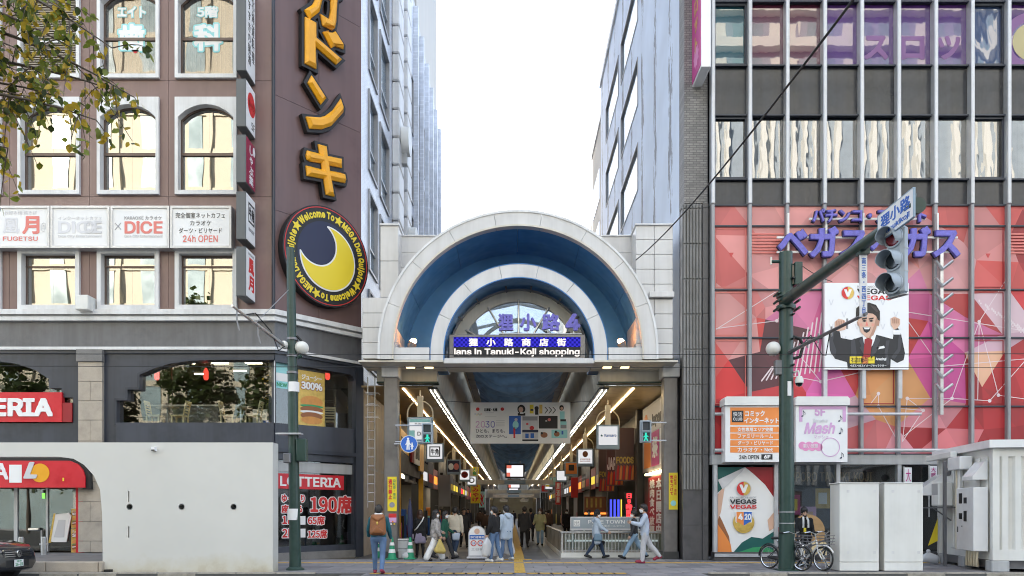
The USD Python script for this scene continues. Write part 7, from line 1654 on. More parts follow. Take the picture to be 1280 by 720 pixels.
# ---------------------------------------------------------------- bicycles
def bicycle(label, loc, rz, frame, grp='bicycles parked at the kerb by the mast'):
    t = thing('bicycle', label, 'bicycle', loc=loc, rotz=rz)
    R = .325
    ry90 = trimesh.transformations.rotation_matrix(math.pi / 2, (1, 0, 0))
    for cx in (-.52, .52):
        w = obj('wheel', trimesh.creation.torus(R - .018, .019, major_sections=32, minor_sections=6).apply_transform(ry90).apply_translation((cx, 0, R)), 'rubber', t, smooth=60)
        obj('rim', trimesh.creation.torus(R - .045, .012, major_sections=32, minor_sections=5).apply_transform(ry90).apply_translation((cx, 0, R)), 'chrome', w, smooth=60)
        obj('spokes', [rod((cx + .02 * math.cos(a + .8), s * .03, R + .02 * math.sin(a + .8)), (cx + (R - .05) * math.cos(a), 0, R + (R - .05) * math.sin(a)), .0025, sides=3) for a in np.linspace(0, 2 * math.pi, 20, endpoint=False) for s in ((-1,) if int(a * 10) % 2 else (1,))], 'chrome', w)
        obj('hub', rod((cx, -.05, R), (cx, .05, R), .028), 'steel', w)
        obj('mudguard', tube([(cx + (R + .03) * math.cos(a), 0, R + (R + .03) * math.sin(a)) for a in np.linspace(.5 if cx > 0 else .2, 2.7 if cx > 0 else 3.1, 14)], .02, 6), frame, t)
    bb, st, hd0, hd1, ax = (-.06, 0, .28), (-.24, 0, .76), (.34, 0, .62), (.30, 0, .80), (-.52, 0, R)
    obj('frame', [rod(bb, st, .02), rod(bb, hd0, .026), rod((-.17, 0, .58), hd1, .018), rod(bb, (-.52, .05, R), .012), rod(bb, (-.52, -.05, R), .012), rod((-.2, 0, .62), (-.52, .05, R), .01), rod((-.2, 0, .62), (-.52, -.05, R), .01), rod(hd0, hd1, .026)], frame, t)
    obj('fork', [tube([hd0, (.40, s * .05, .5), (.52, s * .05, R)], .016, 6) for s in (-1, 1)], frame, t)
    obj('handlebar', [rod(hd1, (.27, 0, .95), .016), tube([(.12, -.28, 1.0), (.28, -.2, 1.02), (.30, 0, .96), (.28, .2, 1.02), (.12, .28, 1.0)], .013, 6)], 'chrome', t)
    obj('grip', [rod((.05, s * .29, .99), (.16, s * .27, 1.0), .019) for s in (-1, 1)], 'rubber', t)
    obj('saddle', tri(hull([(-.36, .07, .84, .04), (-.36, -.07, .84, .04), (-.12, 0, .85, .025)])), 'black', t); obj('seat_post', rod(st, (-.27, 0, .84), .014), 'chrome', t)
    obj('chain_guard', tri(hull([(-.06, -.05, .28, .07), (-.50, -.05, R, .04)])), 'black', t)
    obj('crank', [rod((-.06, -.08, .28), (.06, -.08, .16), .012), rod((-.06, .08, .28), (-.18, .08, .40), .012), bx(.02, .10, -.16, -.09, .15, .175), bx(-.22, -.14, .09, .16, .39, .415)], 'steel', t)
    bk = [tube([(.42 + a * .12, b * .15, .70), (.42 + a * .15, b * .18, .94)], .006, 4) for a in (0, 1, 2) for b in (-1, 1)] + [tube([(.42, -.18, z), (.74, -.18, z), (.74, .18, z), (.42, .18, z), (.42, -.18, z)], .006, 4) for z in (.70, .78, .86, .94)] + [rod((.42 + k * .08, -.16, .70), (.42 + k * .08, .16, .70), .005, sides=4) for k in range(5)]
    obj('basket', bk, 'steel_dark', t); obj('lamp', sph((.56, 0, .66), .045, 1), 'chrome', t); obj('kickstand', rod((-.45, .08, .28), (-.40, .22, .01), .01), 'steel', t)
def place_bike(a, b, frame, label):
    a, b = np.array(a, float), np.array(b, float); m = (a + b) / 2; bicycle(label, (m[0], m[1], 0.005), math.degrees(math.atan2(b[1] - a[1], b[0] - a[0])), frame)
place_bike((7.02, 20.75), (7.58, 19.85), 'car_black', 'black bicycle half hidden behind the green mast')
place_bike((7.62, 20.75), (8.12, 19.82), 'white_gloss', 'white framed bicycle with its front wheel turned to the kerb, beside the cabinets')
place_bike((8.05, 21.4), (8.75, 20.6), 'steel_dark', 'dark bicycle farther back against the white cabinet')
t = thing('brown_board', 'tan oval topped wooden boards leaning by the shop window behind the bicycles', 'board', loc=(9.2, 23.7, 0)); obj('board', Frame((0, 0, 0), (1, 0, 0)).ext(Polygon([(-.5, .45), (.55, .45), (.55, .95)] + arcpts(.02, .95, .53, 0, 180, 12) + [(-.5, .95)]), -.02, .02), 'wood', t); obj('leg', [rod((-.45, .1, 0), (-.45, 0, .5), .02), rod((.5, .1, 0), (.5, 0, .5), .02)], 'wood', t); obj('board_low', bx(-.35, .6, -.06, -.03, .2, .6, .02), 'wood_light', t)

# ---------------------------------------------------------------- the car at the left edge
t = thing('black_car', 'black car with chrome grille and white number plate at the lower left edge', 'car', loc=(-14.0, 18.2, -.13))
def loft(secs):
    return tri(union([m3.Manifold.hull_points(np.vstack([secs[i], secs[i + 1]])) for i in range(len(secs) - 1)]))
def sec(x, w, z0, z1, r=.12, tw=.9): return np.array([(x, s * w, z0 + r) for s in (-1, 1)] + [(x, s * (w - r), z0) for s in (-1, 1)] + [(x, s * w, (z0 + z1) / 2) for s in (-1, 1)] + [(x, s * w * .97, z1 - r * .6) for s in (-1, 1)] + [(x, s * w * tw, z1) for s in (-1, 1)] + [(x, 0, z1 + .03)])
obj('body', loft([sec(-2.1, .72, .35, .95), sec(-1.95, .84, .25, 1.02), sec(-.9, .89, .22, 1.02), sec(.6, .89, .22, 1.0), sec(1.5, .88, .22, .97), sec(1.95, .84, .24, .88), sec(2.12, .74, .30, .72), sec(2.16, .70, .34, .62)]), 'car_black', t, smooth=40)
def csec(x, w, z): return np.array([(x, s * w, z) for s in (-1, 1)])
obj('cabin', tri(m3.Manifold.hull_points(np.vstack([csec(-1.9, .78, .98), csec(-1.3, .62, 1.50), csec(.2, .64, 1.53), csec(.35, .63, 1.50), csec(1.15, .80, .98), csec(-.5, .63, 1.56)]))), 'black_gloss', t, smooth=40)
for x in (-1.35, 1.35):
    for s in (-1, 1):
        w = obj('wheel', rod((x, s * .68, .33), (x, s * .90, .33), .33, sides=28), 'rubber', t); obj('rim', rod((x, s * .901, .33), (x, s * .915, .33), .22, sides=20), 'chrome', w)
for s in (-1, 1):
    hl = np.array([(2.08, s * .52, .66), (2.10, s * .50, .78), (1.98, s * .78, .68), (1.90, s * .80, .82), (2.13, s * .52, .66), (2.115, s * .50, .77), (2.03, s * .785, .68), (1.96, s * .805, .81)]); obj('headlight', tri(m3.Manifold.hull_points(hl)), 'chrome', t)
    obj('mirror', tri(hull([(.85, s * .95, 1.02, .09), (.80, s * 1.02, 1.05, .07)])), 'car_black', t); obj('fog_lamp', rod((2.12, s * .6, .42), (2.15, s * .6, .42), .06), 'chrome', t)
obj('grille', bx(2.10, 2.165, -.48, .48, .60, .76, .01), 'black', t)
for z in (.63, .68, .73): obj('grille_bar', bx(2.15, 2.185, -.49, .49, z - .008, z + .008), 'chrome', t)
for z, zz in ((.36, .54),): obj('lower_grille', bx(2.12, 2.17, -.42, .42, z, zz, .01), 'black', t)
CF = Frame((2.19, 0, 0), (0, 1, 0)); c0 = (0, .685)
vw = Point(*c0).buffer(.085, 20).difference(Point(*c0).buffer(.07, 20)).union(LineString([(-.045, .745), (0, .69), (.045, .745)]).buffer(.010)).union(LineString([(-.066, .70), (-.03, .625), (0, .68), (.03, .625), (.066, .70)]).buffer(.010))
obj('emblem', CF.ext(vw, 0, .02), 'chrome', t); obj('emblem_back', CF.ext(Point(*c0).buffer(.075), -.02, 0), 'black', t)
obj('number_plate', CF.ext(sbox(-.165, .38, .165, .545), -.005, .006), 'print_white', t); obj('plate_lettering', [CF.ext(fit(text('16-23', 'en', 2), -.13, .395, .14, .47), .007, .01), CF.ext(fit(text('札幌 300'), -.08, .49, .09, .53), .007, .01)], 'print_green', t, smooth=False)
# ---------------------------------------------------------------- people
SKIN = ['skin_a', 'skin_b']
spec('skin_a', (0.52, 0.32, 0.23), 0.55, var=0.05, vs=8); spec('skin_b', (0.46, 0.27, 0.19), 0.55, var=0.05, vs=8)
spec('hair_black', (0.012, 0.010, 0.010), 0.45, var=0.1, vs=30); spec('hair_brown', (0.06, 0.03, 0.02), 0.45, var=0.1, vs=30)
for n_, c_ in (('teal', (.015, .10, .13)), ('denim', (.10, .17, .30)), ('denim_pale', (.24, .36, .50)), ('denim_dark', (.025, .045, .09)), ('black', (.012, .012, .014)), ('charcoal', (.035, .035, .04)), ('cream', (.60, .55, .46)), ('fur', (.36, .33, .31)), ('white', (.70, .70, .69)), ('green', (.015, .09, .055)), ('lightblue', (.42, .50, .60)), ('paleblue', (.44, .50, .60)), ('palegrey', (.50, .50, .52)), ('khaki', (.40, .40, .22)), ('brown', (.10, .06, .04)), ('navy', (.02, .025, .05)), ('purple', (.30, .26, .36)), ('olive', (.07, .07, .045))):
    spec('cloth_' + n_, c_, 0.9, var=0.10, vs=5, bump=0.25, bs=150)
spec('cloth_fur', (.34, .315, .30), 0.95, var=0.45, vs=13, bump=0.9, bs=60)
spec('bag_tan', (.26, .095, .03), 0.6, var=.12, vs=7, bump=.2, bs=90); spec('bag_yellow', (.62, .48, .14), .5, var=.1, vs=7, trans=.2); spec('shoe_red', (.26, .02, .05), .5, var=.05); spec('shoe_white', (.65, .65, .63), .5, var=.05); spec('bag_blue', (.12, .20, .27), .5, var=.06)
TR = trimesh.transformations
def soft(m, L, it, wr=0.0, seed=0):
    m = m.refine_to_length(L); t = tri(m); t.merge_vertices()
    trimesh.smoothing.filter_taubin(t, lamb=0.5, nu=0.53, iterations=it)
    if wr:
        n = meshkit.noise(np.array(t.vertices) * [14, 14, 7] + seed, seed) if True else 0
        t.vertices = t.vertices + t.vertex_normals * (np.asarray(n).reshape(-1, 1) - (0.5 if np.min(n) >= 0 else 0)) * wr
    return t
def person(label, loc, rz, H=1.70, legs=((0, 0), (0, 0)), arms=((5, 8, 12), (5, 8, 12)), top='cloth_black', hem=.80, bottom='cloth_black', wide=1.0, shoes='black', hair='hair_black', long=False, mask=True, skin='skin_a', lean=0, headturn=0, nod=0, coat_flare=1.0, skirt=None, bulk=1.0, hood=False, hat=None, fem=False, group=None, detail=True, seed=1):
    """legs: (thigh forward, knee bend) left, right; arms: (forward, outward, elbow). Local +y is the way the person faces, +x their right."""
    t = thing('person', label, 'person', loc=loc, rotz=rz, group=group)
    k = H / 1.70; D = math.radians
    hw = .105 if not fem else .10; sw = .185 if not fem else .165
    hip = np.array([0, 0, .90]); J = {}
    ln = D(lean); up = np.array([0, math.sin(ln), math.cos(ln)])
    chest = hip + up * .36; neck = hip + up * .53; head = neck + np.array([0, .02 + math.sin(D(nod)) * .05, .14])
    def leg(s, th, kn):
        h = hip + np.array([s * hw, 0, -.02]); a = D(th); kne = h + .41 * np.array([0, math.sin(a), -math.cos(a)]); b = a - D(kn); an = kne + .40 * np.array([0, math.sin(b), -math.cos(b)])
        fa = b * .6; toe = an + np.array([s * .02, .15 * math.cos(fa) , .15 * math.sin(fa) - .035 * math.cos(fa)]); heel = an + np.array([0, -.05 * math.cos(fa), -.045 - .05 * math.sin(fa)]); return h, kne, an, toe, heel
    def arm(s, f, o, e, twist=0):
        sh = neck + np.array([s * sw, 0, -.07]); a, oo = D(f), D(o); d = np.array([s * math.sin(oo), math.sin(a) * math.cos(oo), -math.cos(a) * math.cos(oo)]); el = sh + .28 * d
        b = a + D(e); d2 = np.array([s * math.sin(oo) * .4 - s * math.sin(D(twist)), math.sin(b), -math.cos(b)]); d2 /= np.linalg.norm(d2); wr = el + .25 * d2; return sh, el, wr, d2
    Ls = [leg(-1, *legs[0]), leg(1, *legs[1])]; As = [arm(-1, *arms[0]), arm(1, *arms[1])]
    drop = min(min(L[3][2], L[4][2]) for L in Ls) - .03
    def b4(p, r): return (p[0], p[1], p[2], r)
    # the body, one surface: head with face, neck, trunk, limbs, hands with fingers
    parts = []
    rt = TR.rotation_matrix(-D(headturn), (0, 0, 1))[:3, :3]; hp = lambda x, y, z: head + rt @ np.array([x, y, z])
    parts += [hull([b4(hp(0, -.012, .045), .088), b4(hp(0, .02, .03), .078), b4(hp(0, .035, -.055), .048), b4(hp(0, .048, -.085), .026)]), hull([b4(hp(0, .092, .005), .010), b4(hp(0, .108, -.028), .014)]), hull([b4(hp(.082, -.005, .01), .016), b4(hp(.084, -.008, -.02), .011)]), hull([b4(hp(-.082, -.005, .01), .016), b4(hp(-.084, -.008, -.02), .011)]), hull([b4(hp(-.02, .082, -.062), .010), b4(hp(.02, .082, -.062), .010)])]
    parts += [hull([b4(neck + (0, -.01, -.04), .058), b4(hp(0, -.01, -.06), .052)]), hull([b4(neck + (-.09, 0, -.06), .05), b4(neck + (.09, 0, -.06), .05), b4(chest + (-.09, .02, -.02), .10), b4(chest + (.09, .02, -.02), .10), b4(hip + (-.07, 0, .1), .095), b4(hip + (.07, 0, .1), .095)]), hull([b4(hip + (-.07, -.01, 0), .10), b4(hip + (.07, -.01, 0), .10), b4(hip + (0, 0, .12), .10)])]
    for h, kn, an, toe, heel in Ls: parts += [hull([b4(h, .085), b4(kn, .050)]), hull([b4(kn, .050), b4(kn + (an - kn) * .35 + (0, -.012, 0), .047), b4(an, .032)]), hull([b4(an, .036), b4(toe, .028), b4(heel, .03)])]
    for s, (sh, el, wr, d2) in zip((-1, 1), As):
        parts += [hull([b4(sh, .055), b4(el, .040)]), hull([b4(el, .040), b4(wr, .027)])]
        ax = np.cross(d2, (1, 0, 0)); ax /= np.linalg.norm(ax); sd = np.array([1.0, 0, 0]) * s; pm = wr + d2 * .075
        fwd = ax if ax[1] > 0 else -ax
        parts.append(hull([b4(wr, .024), b4(pm + fwd * .03, .015), b4(pm - fwd * .03, .014)]))
        for q, L in enumerate((.070, .080, .074, .058)):
            o = pm + fwd * (.033 - .021 * q); m_ = o + d2 * L * .5 - sd * .006; e_ = m_ + d2 * L * .42 - sd * .026; parts += [hull([b4(o, .0095), b4(m_, .009)]), hull([b4(m_, .009), b4(e_, .0075)])]
        o = wr + d2 * .03 + fwd * .026; m_ = o + d2 * .03 + fwd * .024; parts += [hull([b4(o, .011), b4(m_, .010)]), hull([b4(m_, .010), b4(m_ + d2 * .03 + fwd * .004 - sd * .008, .008)])]
    S = TR.scale_matrix(k); S[:3, 3] = [0, 0, -drop * k]
    def put(name, mesh, mat, parent=None, **kw): mesh.apply_transform(S); return obj(name, mesh, mat, parent or t, smooth=True, **kw)
    put('body', soft(union(parts), .03, 3), skin)
    for s in (-1, 1):
        put('eye', sph(hp(s * .032, .088, .012), .011, 1), 'hair_black')
        put('brow', tri(hull([b4(hp(s * .018, .094, .034), .005), b4(hp(s * .048, .083, .036), .005)])), hair)
    if mask: put('mask', soft(hull([b4(hp(0, .085, -.02), .035), b4(hp(0, .070, -.075), .03), b4(hp(.055, .035, -.03), .022), b4(hp(-.055, .035, -.03), .022), b4(hp(.05, .03, -.07), .02), b4(hp(-.05, .03, -.07), .02)]), .02, 2), 'print_white')
    hr = [hull([b4(hp(0, -.03, .06), .100), b4(hp(0, .02, .085), .085), b4(hp(0, -.05, .0), .085)]), hull([b4(hp(.05, .055, .085), .035), b4(hp(-.05, .055, .085), .035), b4(hp(0, .0, .11), .06)])]
    for s in (-1, 1): hr.append(hull([b4(hp(s * .07, .0, .05), .035), b4(hp(s * .075, -.02, .0), .025)]))
    if long: hr += [hull([b4(hp(.06, -.03, .03), .05), b4(hp(-.06, -.03, .03), .05), b4(hp(.07, -.04, -.20), .045), b4(hp(-.07, -.04, -.20), .045), b4(hp(0, -.07, -.1), .06)])]
    put('hair', soft(union(hr), .022, 2, .012, seed), hair)
    if hat: put('hat', soft(union([hull([b4(hp(0, -.01, .09), .105), b4(hp(0, -.01, .05), .106)])]), .03, 2), hat)
    # clothes follow the body
    bk = bulk
    tp = [hull([b4(neck + (-.10, -.005, -.07), .062 * bk), b4(neck + (.10, -.005, -.07), .062 * bk), b4(chest + (-.09, .015, -.02), .118 * bk), b4(chest + (.09, .015, -.02), .118 * bk), b4(hip + (-.07, 0, .1), .115 * bk), b4(hip + (.07, 0, .1), .115 * bk)]), hull([b4(neck + (.045, 0, -.03), .062), b4(neck + (-.045, 0, -.03), .062), b4(neck + (0, 0, -.09), .08)])]
    z = hem
    hb = [b4(hip + (-.08, -.01, .06), .115 * bk), b4(hip + (.08, -.01, .06), .115 * bk)]; dz = max(0.0, .90 - z)
    fl = (.10 + .06 * dz * 2) * coat_flare
    tp.append(hull(hb + [b4(np.array([s * (fl), yy, z + .05]), .075 * bk) for s in (-1, 1) for yy in (-.03, .035)]))
    for sh, el, wr, d2 in As: tp += [hull([b4(sh, .075 * bk), b4(el, .060 * bk)]), hull([b4(el, .060 * bk), b4(wr - d2 * .01, .044 * bk)])]
    tm = put('jacket', soft(union(tp), .035, 4, .022, seed + 3), top)
    if hood: put('hood', soft(hull([b4(neck + (.07, -.07, .0), .055), b4(neck + (-.07, -.07, .0), .055), b4(neck + (0, -.12, -.08), .06)]), .03, 3, .01, seed), top)
    if skirt: put('skirt', soft(hull([b4(hip + (-.07, 0, .08), .115), b4(hip + (.07, 0, .08), .115)] + [b4(np.array([s * .16, yy, skirt[1]]), .06) for s in (-1, 1) for yy in (-.08, .08)]), .04, 3, .02, seed), skirt[0])
    if bottom:
        tr = [hull([b4(hip + (-.075, -.01, 0), .118), b4(hip + (.075, -.01, 0), .118), b4(hip + (0, 0, .10), .112)])]
        for h, kn, an, toe, heel in Ls: tr += [hull([b4(h, .100), b4(kn, .070 * wide)]), hull([b4(kn, .072 * wide), b4(kn + (an - kn) * .35 + (0, -.014, 0), .070 * wide), b4(an + (0, 0, .01), .052 * wide ** 1.6)])]
        put('trousers', soft(union(tr), .035, 4, .018, seed + 5), bottom)
    for h, kn, an, toe, heel in Ls: put('shoe', soft(union([hull([b4(an + (0, .01, -.01), .048), b4(toe + (0, .015, .005), .038), b4(heel, .042)]), hull([b4(toe + (0, .02, 0), .034), b4(toe + (-.02, -.02, 0), .034), b4(toe + (.02, -.02, 0), .034)])]), .025, 2), shoes)
    t.J = dict(neck=neck, hip=hip, chest=chest, arms=As, legs=Ls, head=head, hp=hp); t.S = S; t.put = put
    return t
def foot(px, py): Y = EYE * FOC / (py - 640); return ((px - 640) * Y / FOC, Y, 0.003)
def bag(p, name, balls, mat, L=.03, wr=.015): return p.put(name, soft(union([hull(b) for b in balls]), L, 3, wr, 2), mat)

# 1 walking away with a rucksack
p = person('person in a teal jacket and jeans walking away with a tan leather backpack', (foot(473, 717)[0], 19.15, .0), 4, 1.72, ((16, 4), (-10, 22)), ((12, 14, 40), (8, 14, 30)), 'cloth_teal', .86, 'cloth_denim', .95, 'shoe_red', mask=False, hood=True, seed=2, lean=3)
c = p.J['chest']; q = p.put('backpack', soft(union([hull([(-.12, c[1] - .19, c[2] + .14, .065), (.12, c[1] - .19, c[2] + .14, .065), (-.13, c[1] - .20, c[2] - .22, .075), (.13, c[1] - .20, c[2] - .22, .075), (0, c[1] - .25, c[2] - .16, .08)]), hull([(-.09, c[1] - .30, c[2] - .20, .045), (.09, c[1] - .30, c[2] - .20, .045), (0, c[1] - .31, c[2] - .08, .04)]), hull([(-.11, c[1] - .22, c[2] + .17, .06), (.11, c[1] - .22, c[2] + .17, .06), (0, c[1] - .26, c[2] + .1, .06)])]), .03, 3, .012, 4), 'bag_tan')
p.put('backpack_strap', cat_([tube([(s * .1, c[1] - .12, c[2] + .22), (s * .12, c[1] + .06, c[2] + .2), (s * .14, c[1] + .12, c[2] + .02), (s * .15, c[1] - .05, c[2] - .18)], .018, 6) for s in (-1, 1)]), 'bag_tan'); p.put('backpack_buckle', bx(-.02, .02, c[1] - .345, c[1] - .33, c[2] - .02, c[2] + .05), 'print_gold')
p.put('scarf', soft(hull([(.05, c[1] - .02, c[2] + .2, .075), (-.05, c[1] - .02, c[2] + .2, .075), (0, c[1] - .08, c[2] + .21, .05)]), .03, 2, .012), 'cloth_white')
# 2 dark coat with a pale strap
p = person('person with long hair in a dark coat with a pale shoulder strap, from behind', foot(525, 697), 10, 1.60, ((4, 0), (-4, 6)), ((4, 10, 20), (4, 10, 20)), 'cloth_black', .60, 'cloth_black', .9, 'black', hair='hair_brown', long=True, mask=False, fem=True, coat_flare=1.25, bulk=1.1, seed=5, skirt=('cloth_purple', .56))
c = p.J['chest']; p.put('strap', tube([(.13, c[1] - .06, c[2] + .20), (.06, c[1] - .165, c[2] + .05), (-.12, c[1] - .16, c[2] - .20), (-.19, c[1] - .04, c[2] - .28)], .025, 6), 'cloth_white'); bag(p, 'shoulder_bag', [[(-.24, 0, .80, .05), (-.24, .1, .80, .05), (-.23, 0, .66, .06), (-.23, .1, .66, .06)]], 'cloth_purple')
# 3 fur jacket, wide white trousers, yellow bag
p = person('person in a fluffy grey fur jacket and wide white trousers carrying a yellow bag', foot(544, 701), -70, 1.62, ((22, 4), (-20, 6)), ((10, 14, 55), (-4, 16, 30)), 'cloth_fur', .74, 'cloth_white', 1.55, 'black', long=True, fem=True, bulk=1.28, seed=7)
w = p.J['arms'][1][2]; bag(p, 'yellow_bag', [[(w[0], w[1], w[2] - .16, .05), (w[0] + .02, w[1] - .1, w[2] - .48, .10), (w[0] + .02, w[1] + .1, w[2] - .50, .10)]], 'bag_yellow'); p.put('bag_handle', tube([w + (0, 0, -.02), w + (0, .03, -.08), w + (0, 0, -.17)], .01, 5), 'bag_yellow')
# 4 green jacket beside
p = person('person in a dark green jacket and white mask beside the fur jacket', (foot(553, 701)[0], 25.0, .003), -95, 1.60, ((24, 6), (-26, 8)), ((14, 8, 40), (-10, 8, 20)), 'cloth_green', .78, 'cloth_charcoal', 1.1, 'black', long=True, fem=True, seed=9)
w = p.J['arms'][0][2]; bag(p, 'pale_handbag', [[(w[0] - .02, w[1], w[2] - .05, .06), (w[0] - .02, w[1] + .18, w[2] - .05, .06), (w[0], w[1] + .02, w[2] - .2, .06), (w[0], w[1] + .16, w[2] - .2, .06)]], 'cloth_paleblue')
# 5 cream jacket, back
person('person in a cream jacket and dark jeans walking away into the arcade', foot(569, 694), -14, 1.74, ((20, 4), (-16, 20)), ((6, 10, 14), (-2, 10, 12)), 'cloth_cream', .82, 'cloth_denim_dark', 1.0, 'shoe_white', mask=False, bulk=1.18, seed=11)
# 6 black sweater with white carrier bags, and 6b in pale blue
p = person('person in a black sweater and white mask carrying full white carrier bags', foot(618, 702), 58, 1.70, ((6, 3), (-8, 8)), ((4, 12, 14), (4, 12, 14)), 'cloth_black', .84, 'cloth_denim', .95, 'shoe_white', headturn=-10, bulk=1.12, seed=13)
for s, i in ((-1, 0), (1, 1)):
    w = p.J['arms'][i][2]; bag(p, 'carrier_bag', [[(w[0], w[1], w[2] - .12, .04), (w[0] - .10, w[1], w[2] - .32, .10), (w[0] + .10, w[1], w[2] - .32, .10), (w[0] - .13, w[1], w[2] - .60, .10), (w[0] + .13, w[1] + .05, w[2] - .60, .10)]], 'plastic_clear')
p.put('chest_badge', bx(-.115, -.05, .128, .136, 1.24, 1.30), 'print_orange')
p = person('person in a pale blue hooded jacket just behind the black sweater', foot(633, 700), 40, 1.74, ((10, 4), (-6, 10)), ((4, 10, 20), (4, 10, 20)), 'cloth_lightblue', .66, 'cloth_denim', .95, 'shoe_white', headturn=0, hood=True, bulk=1.1, seed=15, coat_flare=1.0)
w = p.J['arms'][1][2]; bag(p, 'white_bag', [[(w[0], w[1], w[2] - .1, .04), (w[0] - .1, w[1], w[2] - .3, .1), (w[0] + .08, w[1], w[2] - .62, .11), (w[0] - .1, w[1], w[2] - .62, .11)]], 'plastic_clear')
# 7 light blue hooded coat walking right
p = person('person in a light blue hooded coat and black beret striding to the right', foot(746, 698), -88, 1.62, ((24, 8), (-22, 12)), ((-14, 8, 10), (28, 8, 30)), 'cloth_lightblue', .56, 'cloth_denim_dark', .9, 'black', hood=True, fem=True, bulk=1.1, hat='cloth_black', seed=17, nod=6, coat_flare=1.2)
w = p.J['hip']; bag(p, 'shoulder_bag', [[(.22, -.08, .86, .05), (.22, .1, .86, .05), (.23, -.08, .70, .06), (.23, .1, .70, .06)]], 'bag_blue'); p.put('black_bag', soft(hull([(-.14, .1, .60, .07), (-.14, .25, .60, .06), (-.14, .16, .48, .08)]), .03, 3), 'cloth_black')
# 8 pale grey outfit with phone
p = person('person in a pale grey jacket and trousers walking left while looking at a phone', foot(806, 704), 84, 1.76, ((8, 4), (-24, 16)), ((30, 6, 75), (-8, 10, 8)), 'cloth_paleblue', .80, 'cloth_palegrey', 1.12, 'shoe_red', nod=25, bulk=1.12, seed=19)
w = p.J['arms'][0][2]; d2 = p.J['arms'][0][3]; c = w + d2 * .12; p.put('phone', bx(c[0] - .035, c[0] + .035, c[1] - .005, c[1] + .005, c[2] - .03, c[2] + .12, .004), 'black_gloss'); c = p.J['chest']; p.put('shirt', soft(hull([(0, c[1] + .10, c[2] + .12, .05), (0, c[1] + .115, c[2] - .22, .06)]), .03, 2), 'cloth_navy')
# 8b companion, mostly hidden behind
person('person in blue jeans striding just behind the one with the phone', (foot(802, 702)[0], 25.2, .003), 88, 1.66, ((30, 6), (-26, 12)), ((10, 8, 15), (-10, 8, 10)), 'cloth_charcoal', .82, 'cloth_denim_pale', 1.0, 'black', seed=21)
# 9 yellow green coat coming out
p = person('person in a pale khaki coat and jeans walking out of the arcade', foot(675, 682), 172, 1.70, ((12, 4), (-12, 12)), ((14, 12, 70), (14, 12, 60)), 'cloth_khaki', .70, 'cloth_denim_pale', 1.0, 'black', hair='hair_brown', bulk=1.2, seed=23)
# 10 the man in the black cap by the bicycles
p = person('person in a black cap and black coat with a white scarf standing behind the bicycles', ((1005 - 640) * 21.6 / FOC, 21.6, .0), 180, 1.64, ((0, 0), (0, 0)), ((6, 8, 40), (6, 8, 40)), 'cloth_black', .55, 'cloth_black', 1.0, 'black', mask=False, hat='cloth_black', bulk=1.12, seed=25)
c = p.J['chest']; p.put('scarf', cat_([tube([(s * .05, c[1] + .07, c[2] + .19), (s * .07, c[1] + .135, c[2] + .1), (s * .075, c[1] + .142, c[2] - .12)], .03, 6) for s in (-1, 1)]), 'cloth_white'); hp = p.J['hp']; p.put('beard', soft(hull([tuple(hp(0, .07, -.09)) + (.035,), tuple(hp(.04, .04, -.06)) + (.025,), tuple(hp(-.04, .04, -.06)) + (.025,)]), .02, 2), 'hair_black'); p.put('bottle', rod((.1, .33, .98), (.1, .33, 1.14), .035), 'print_yellow')
# 11 seated figure at the stair
# crowd deeper in
kinds = [person('person in a black coat standing by the stairwell at the right', (3.1, 38.5, 0), 180, 1.68, ((2, 0), (-2, 0)), ((4, 8, 20), (4, 8, 20)), 'cloth_black', .6, 'cloth_black', 1.0, 'black', bulk=1.15, seed=31, group=None),
         person('person in a dark coat walking away down the middle of the arcade', (1.35, 44, 0), 0, 1.72, ((16, 4), (-14, 14)), ((10, 8, 14), (-10, 8, 10)), 'cloth_charcoal', .66, 'cloth_black', 1.0, 'black', mask=False, bulk=1.1, seed=33),
         person('person in a brown jacket walking away on the left, beyond the cream jacket', (-2.45, 37, 0), -4, 1.70, ((14, 4), (-12, 14)), ((8, 8, 14), (-8, 8, 10)), 'cloth_brown', .80, 'cloth_charcoal', 1.0, 'black', mask=False, bulk=1.15, seed=35),
         person('person in a navy coat behind the round topped board', (-1.25, 31.5, 0), -12, 1.70, ((8, 4), (-8, 10)), ((6, 8, 14), (-4, 8, 10)), 'cloth_navy', .66, 'cloth_black', 1.0, 'black', mask=False, bulk=1.15, seed=37)]
crowd = [(1, .55, 33.5, 2, 'person in a dark coat just right of the pale blue coat, walking away'), (3, 1.0, 40.5, -5, 'person in a navy coat walking away beside the guide strip'), (2, 2.2, 46, 6, 'person in a brown jacket walking away right of the guide strip'), (0, 4.0, 39.5, 170, 'person in a black coat close to the right shop posts'), (0, -3.3, 43, 175, 'person in a black coat coming out along the left shops'), (2, -1.6, 45, 0, 'person in a brown jacket walking away left of the middle'), (1, -.4, 56, 2, 'person in a dark coat small in the middle distance, left of the strip'), (3, .9, 60, 178, 'person in a navy coat small in the middle distance, coming out'), (0, 2.6, 58, 176, 'person in a black coat small in the distance on the right'), (2, -2.6, 62, 3, 'person in a brown jacket small in the distance on the left'), (1, 1.7, 72, 0, 'person in a dark coat far down the arcade, right of centre'), (0, -1.2, 76, 180, 'person in a black coat far down the arcade, left of centre'), (3, .2, 86, 0, 'person in a navy coat very far down the arcade'), (1, -2.1, 33.2, 190, 'person in a dark coat coming out left of the round topped board'), (0, 3.3, 46, 182, 'person in a black coat coming out behind the khaki coat'), (3, -3.0, 52, 176, 'person in a navy coat coming out along the left shops, farther off')]
for i, x, y, rz, lab in crowd: dup(kinds[i], (x, y, 0.002), rz, lab, scale=0.96 + .02 * ((int(y * 7)) % 5))
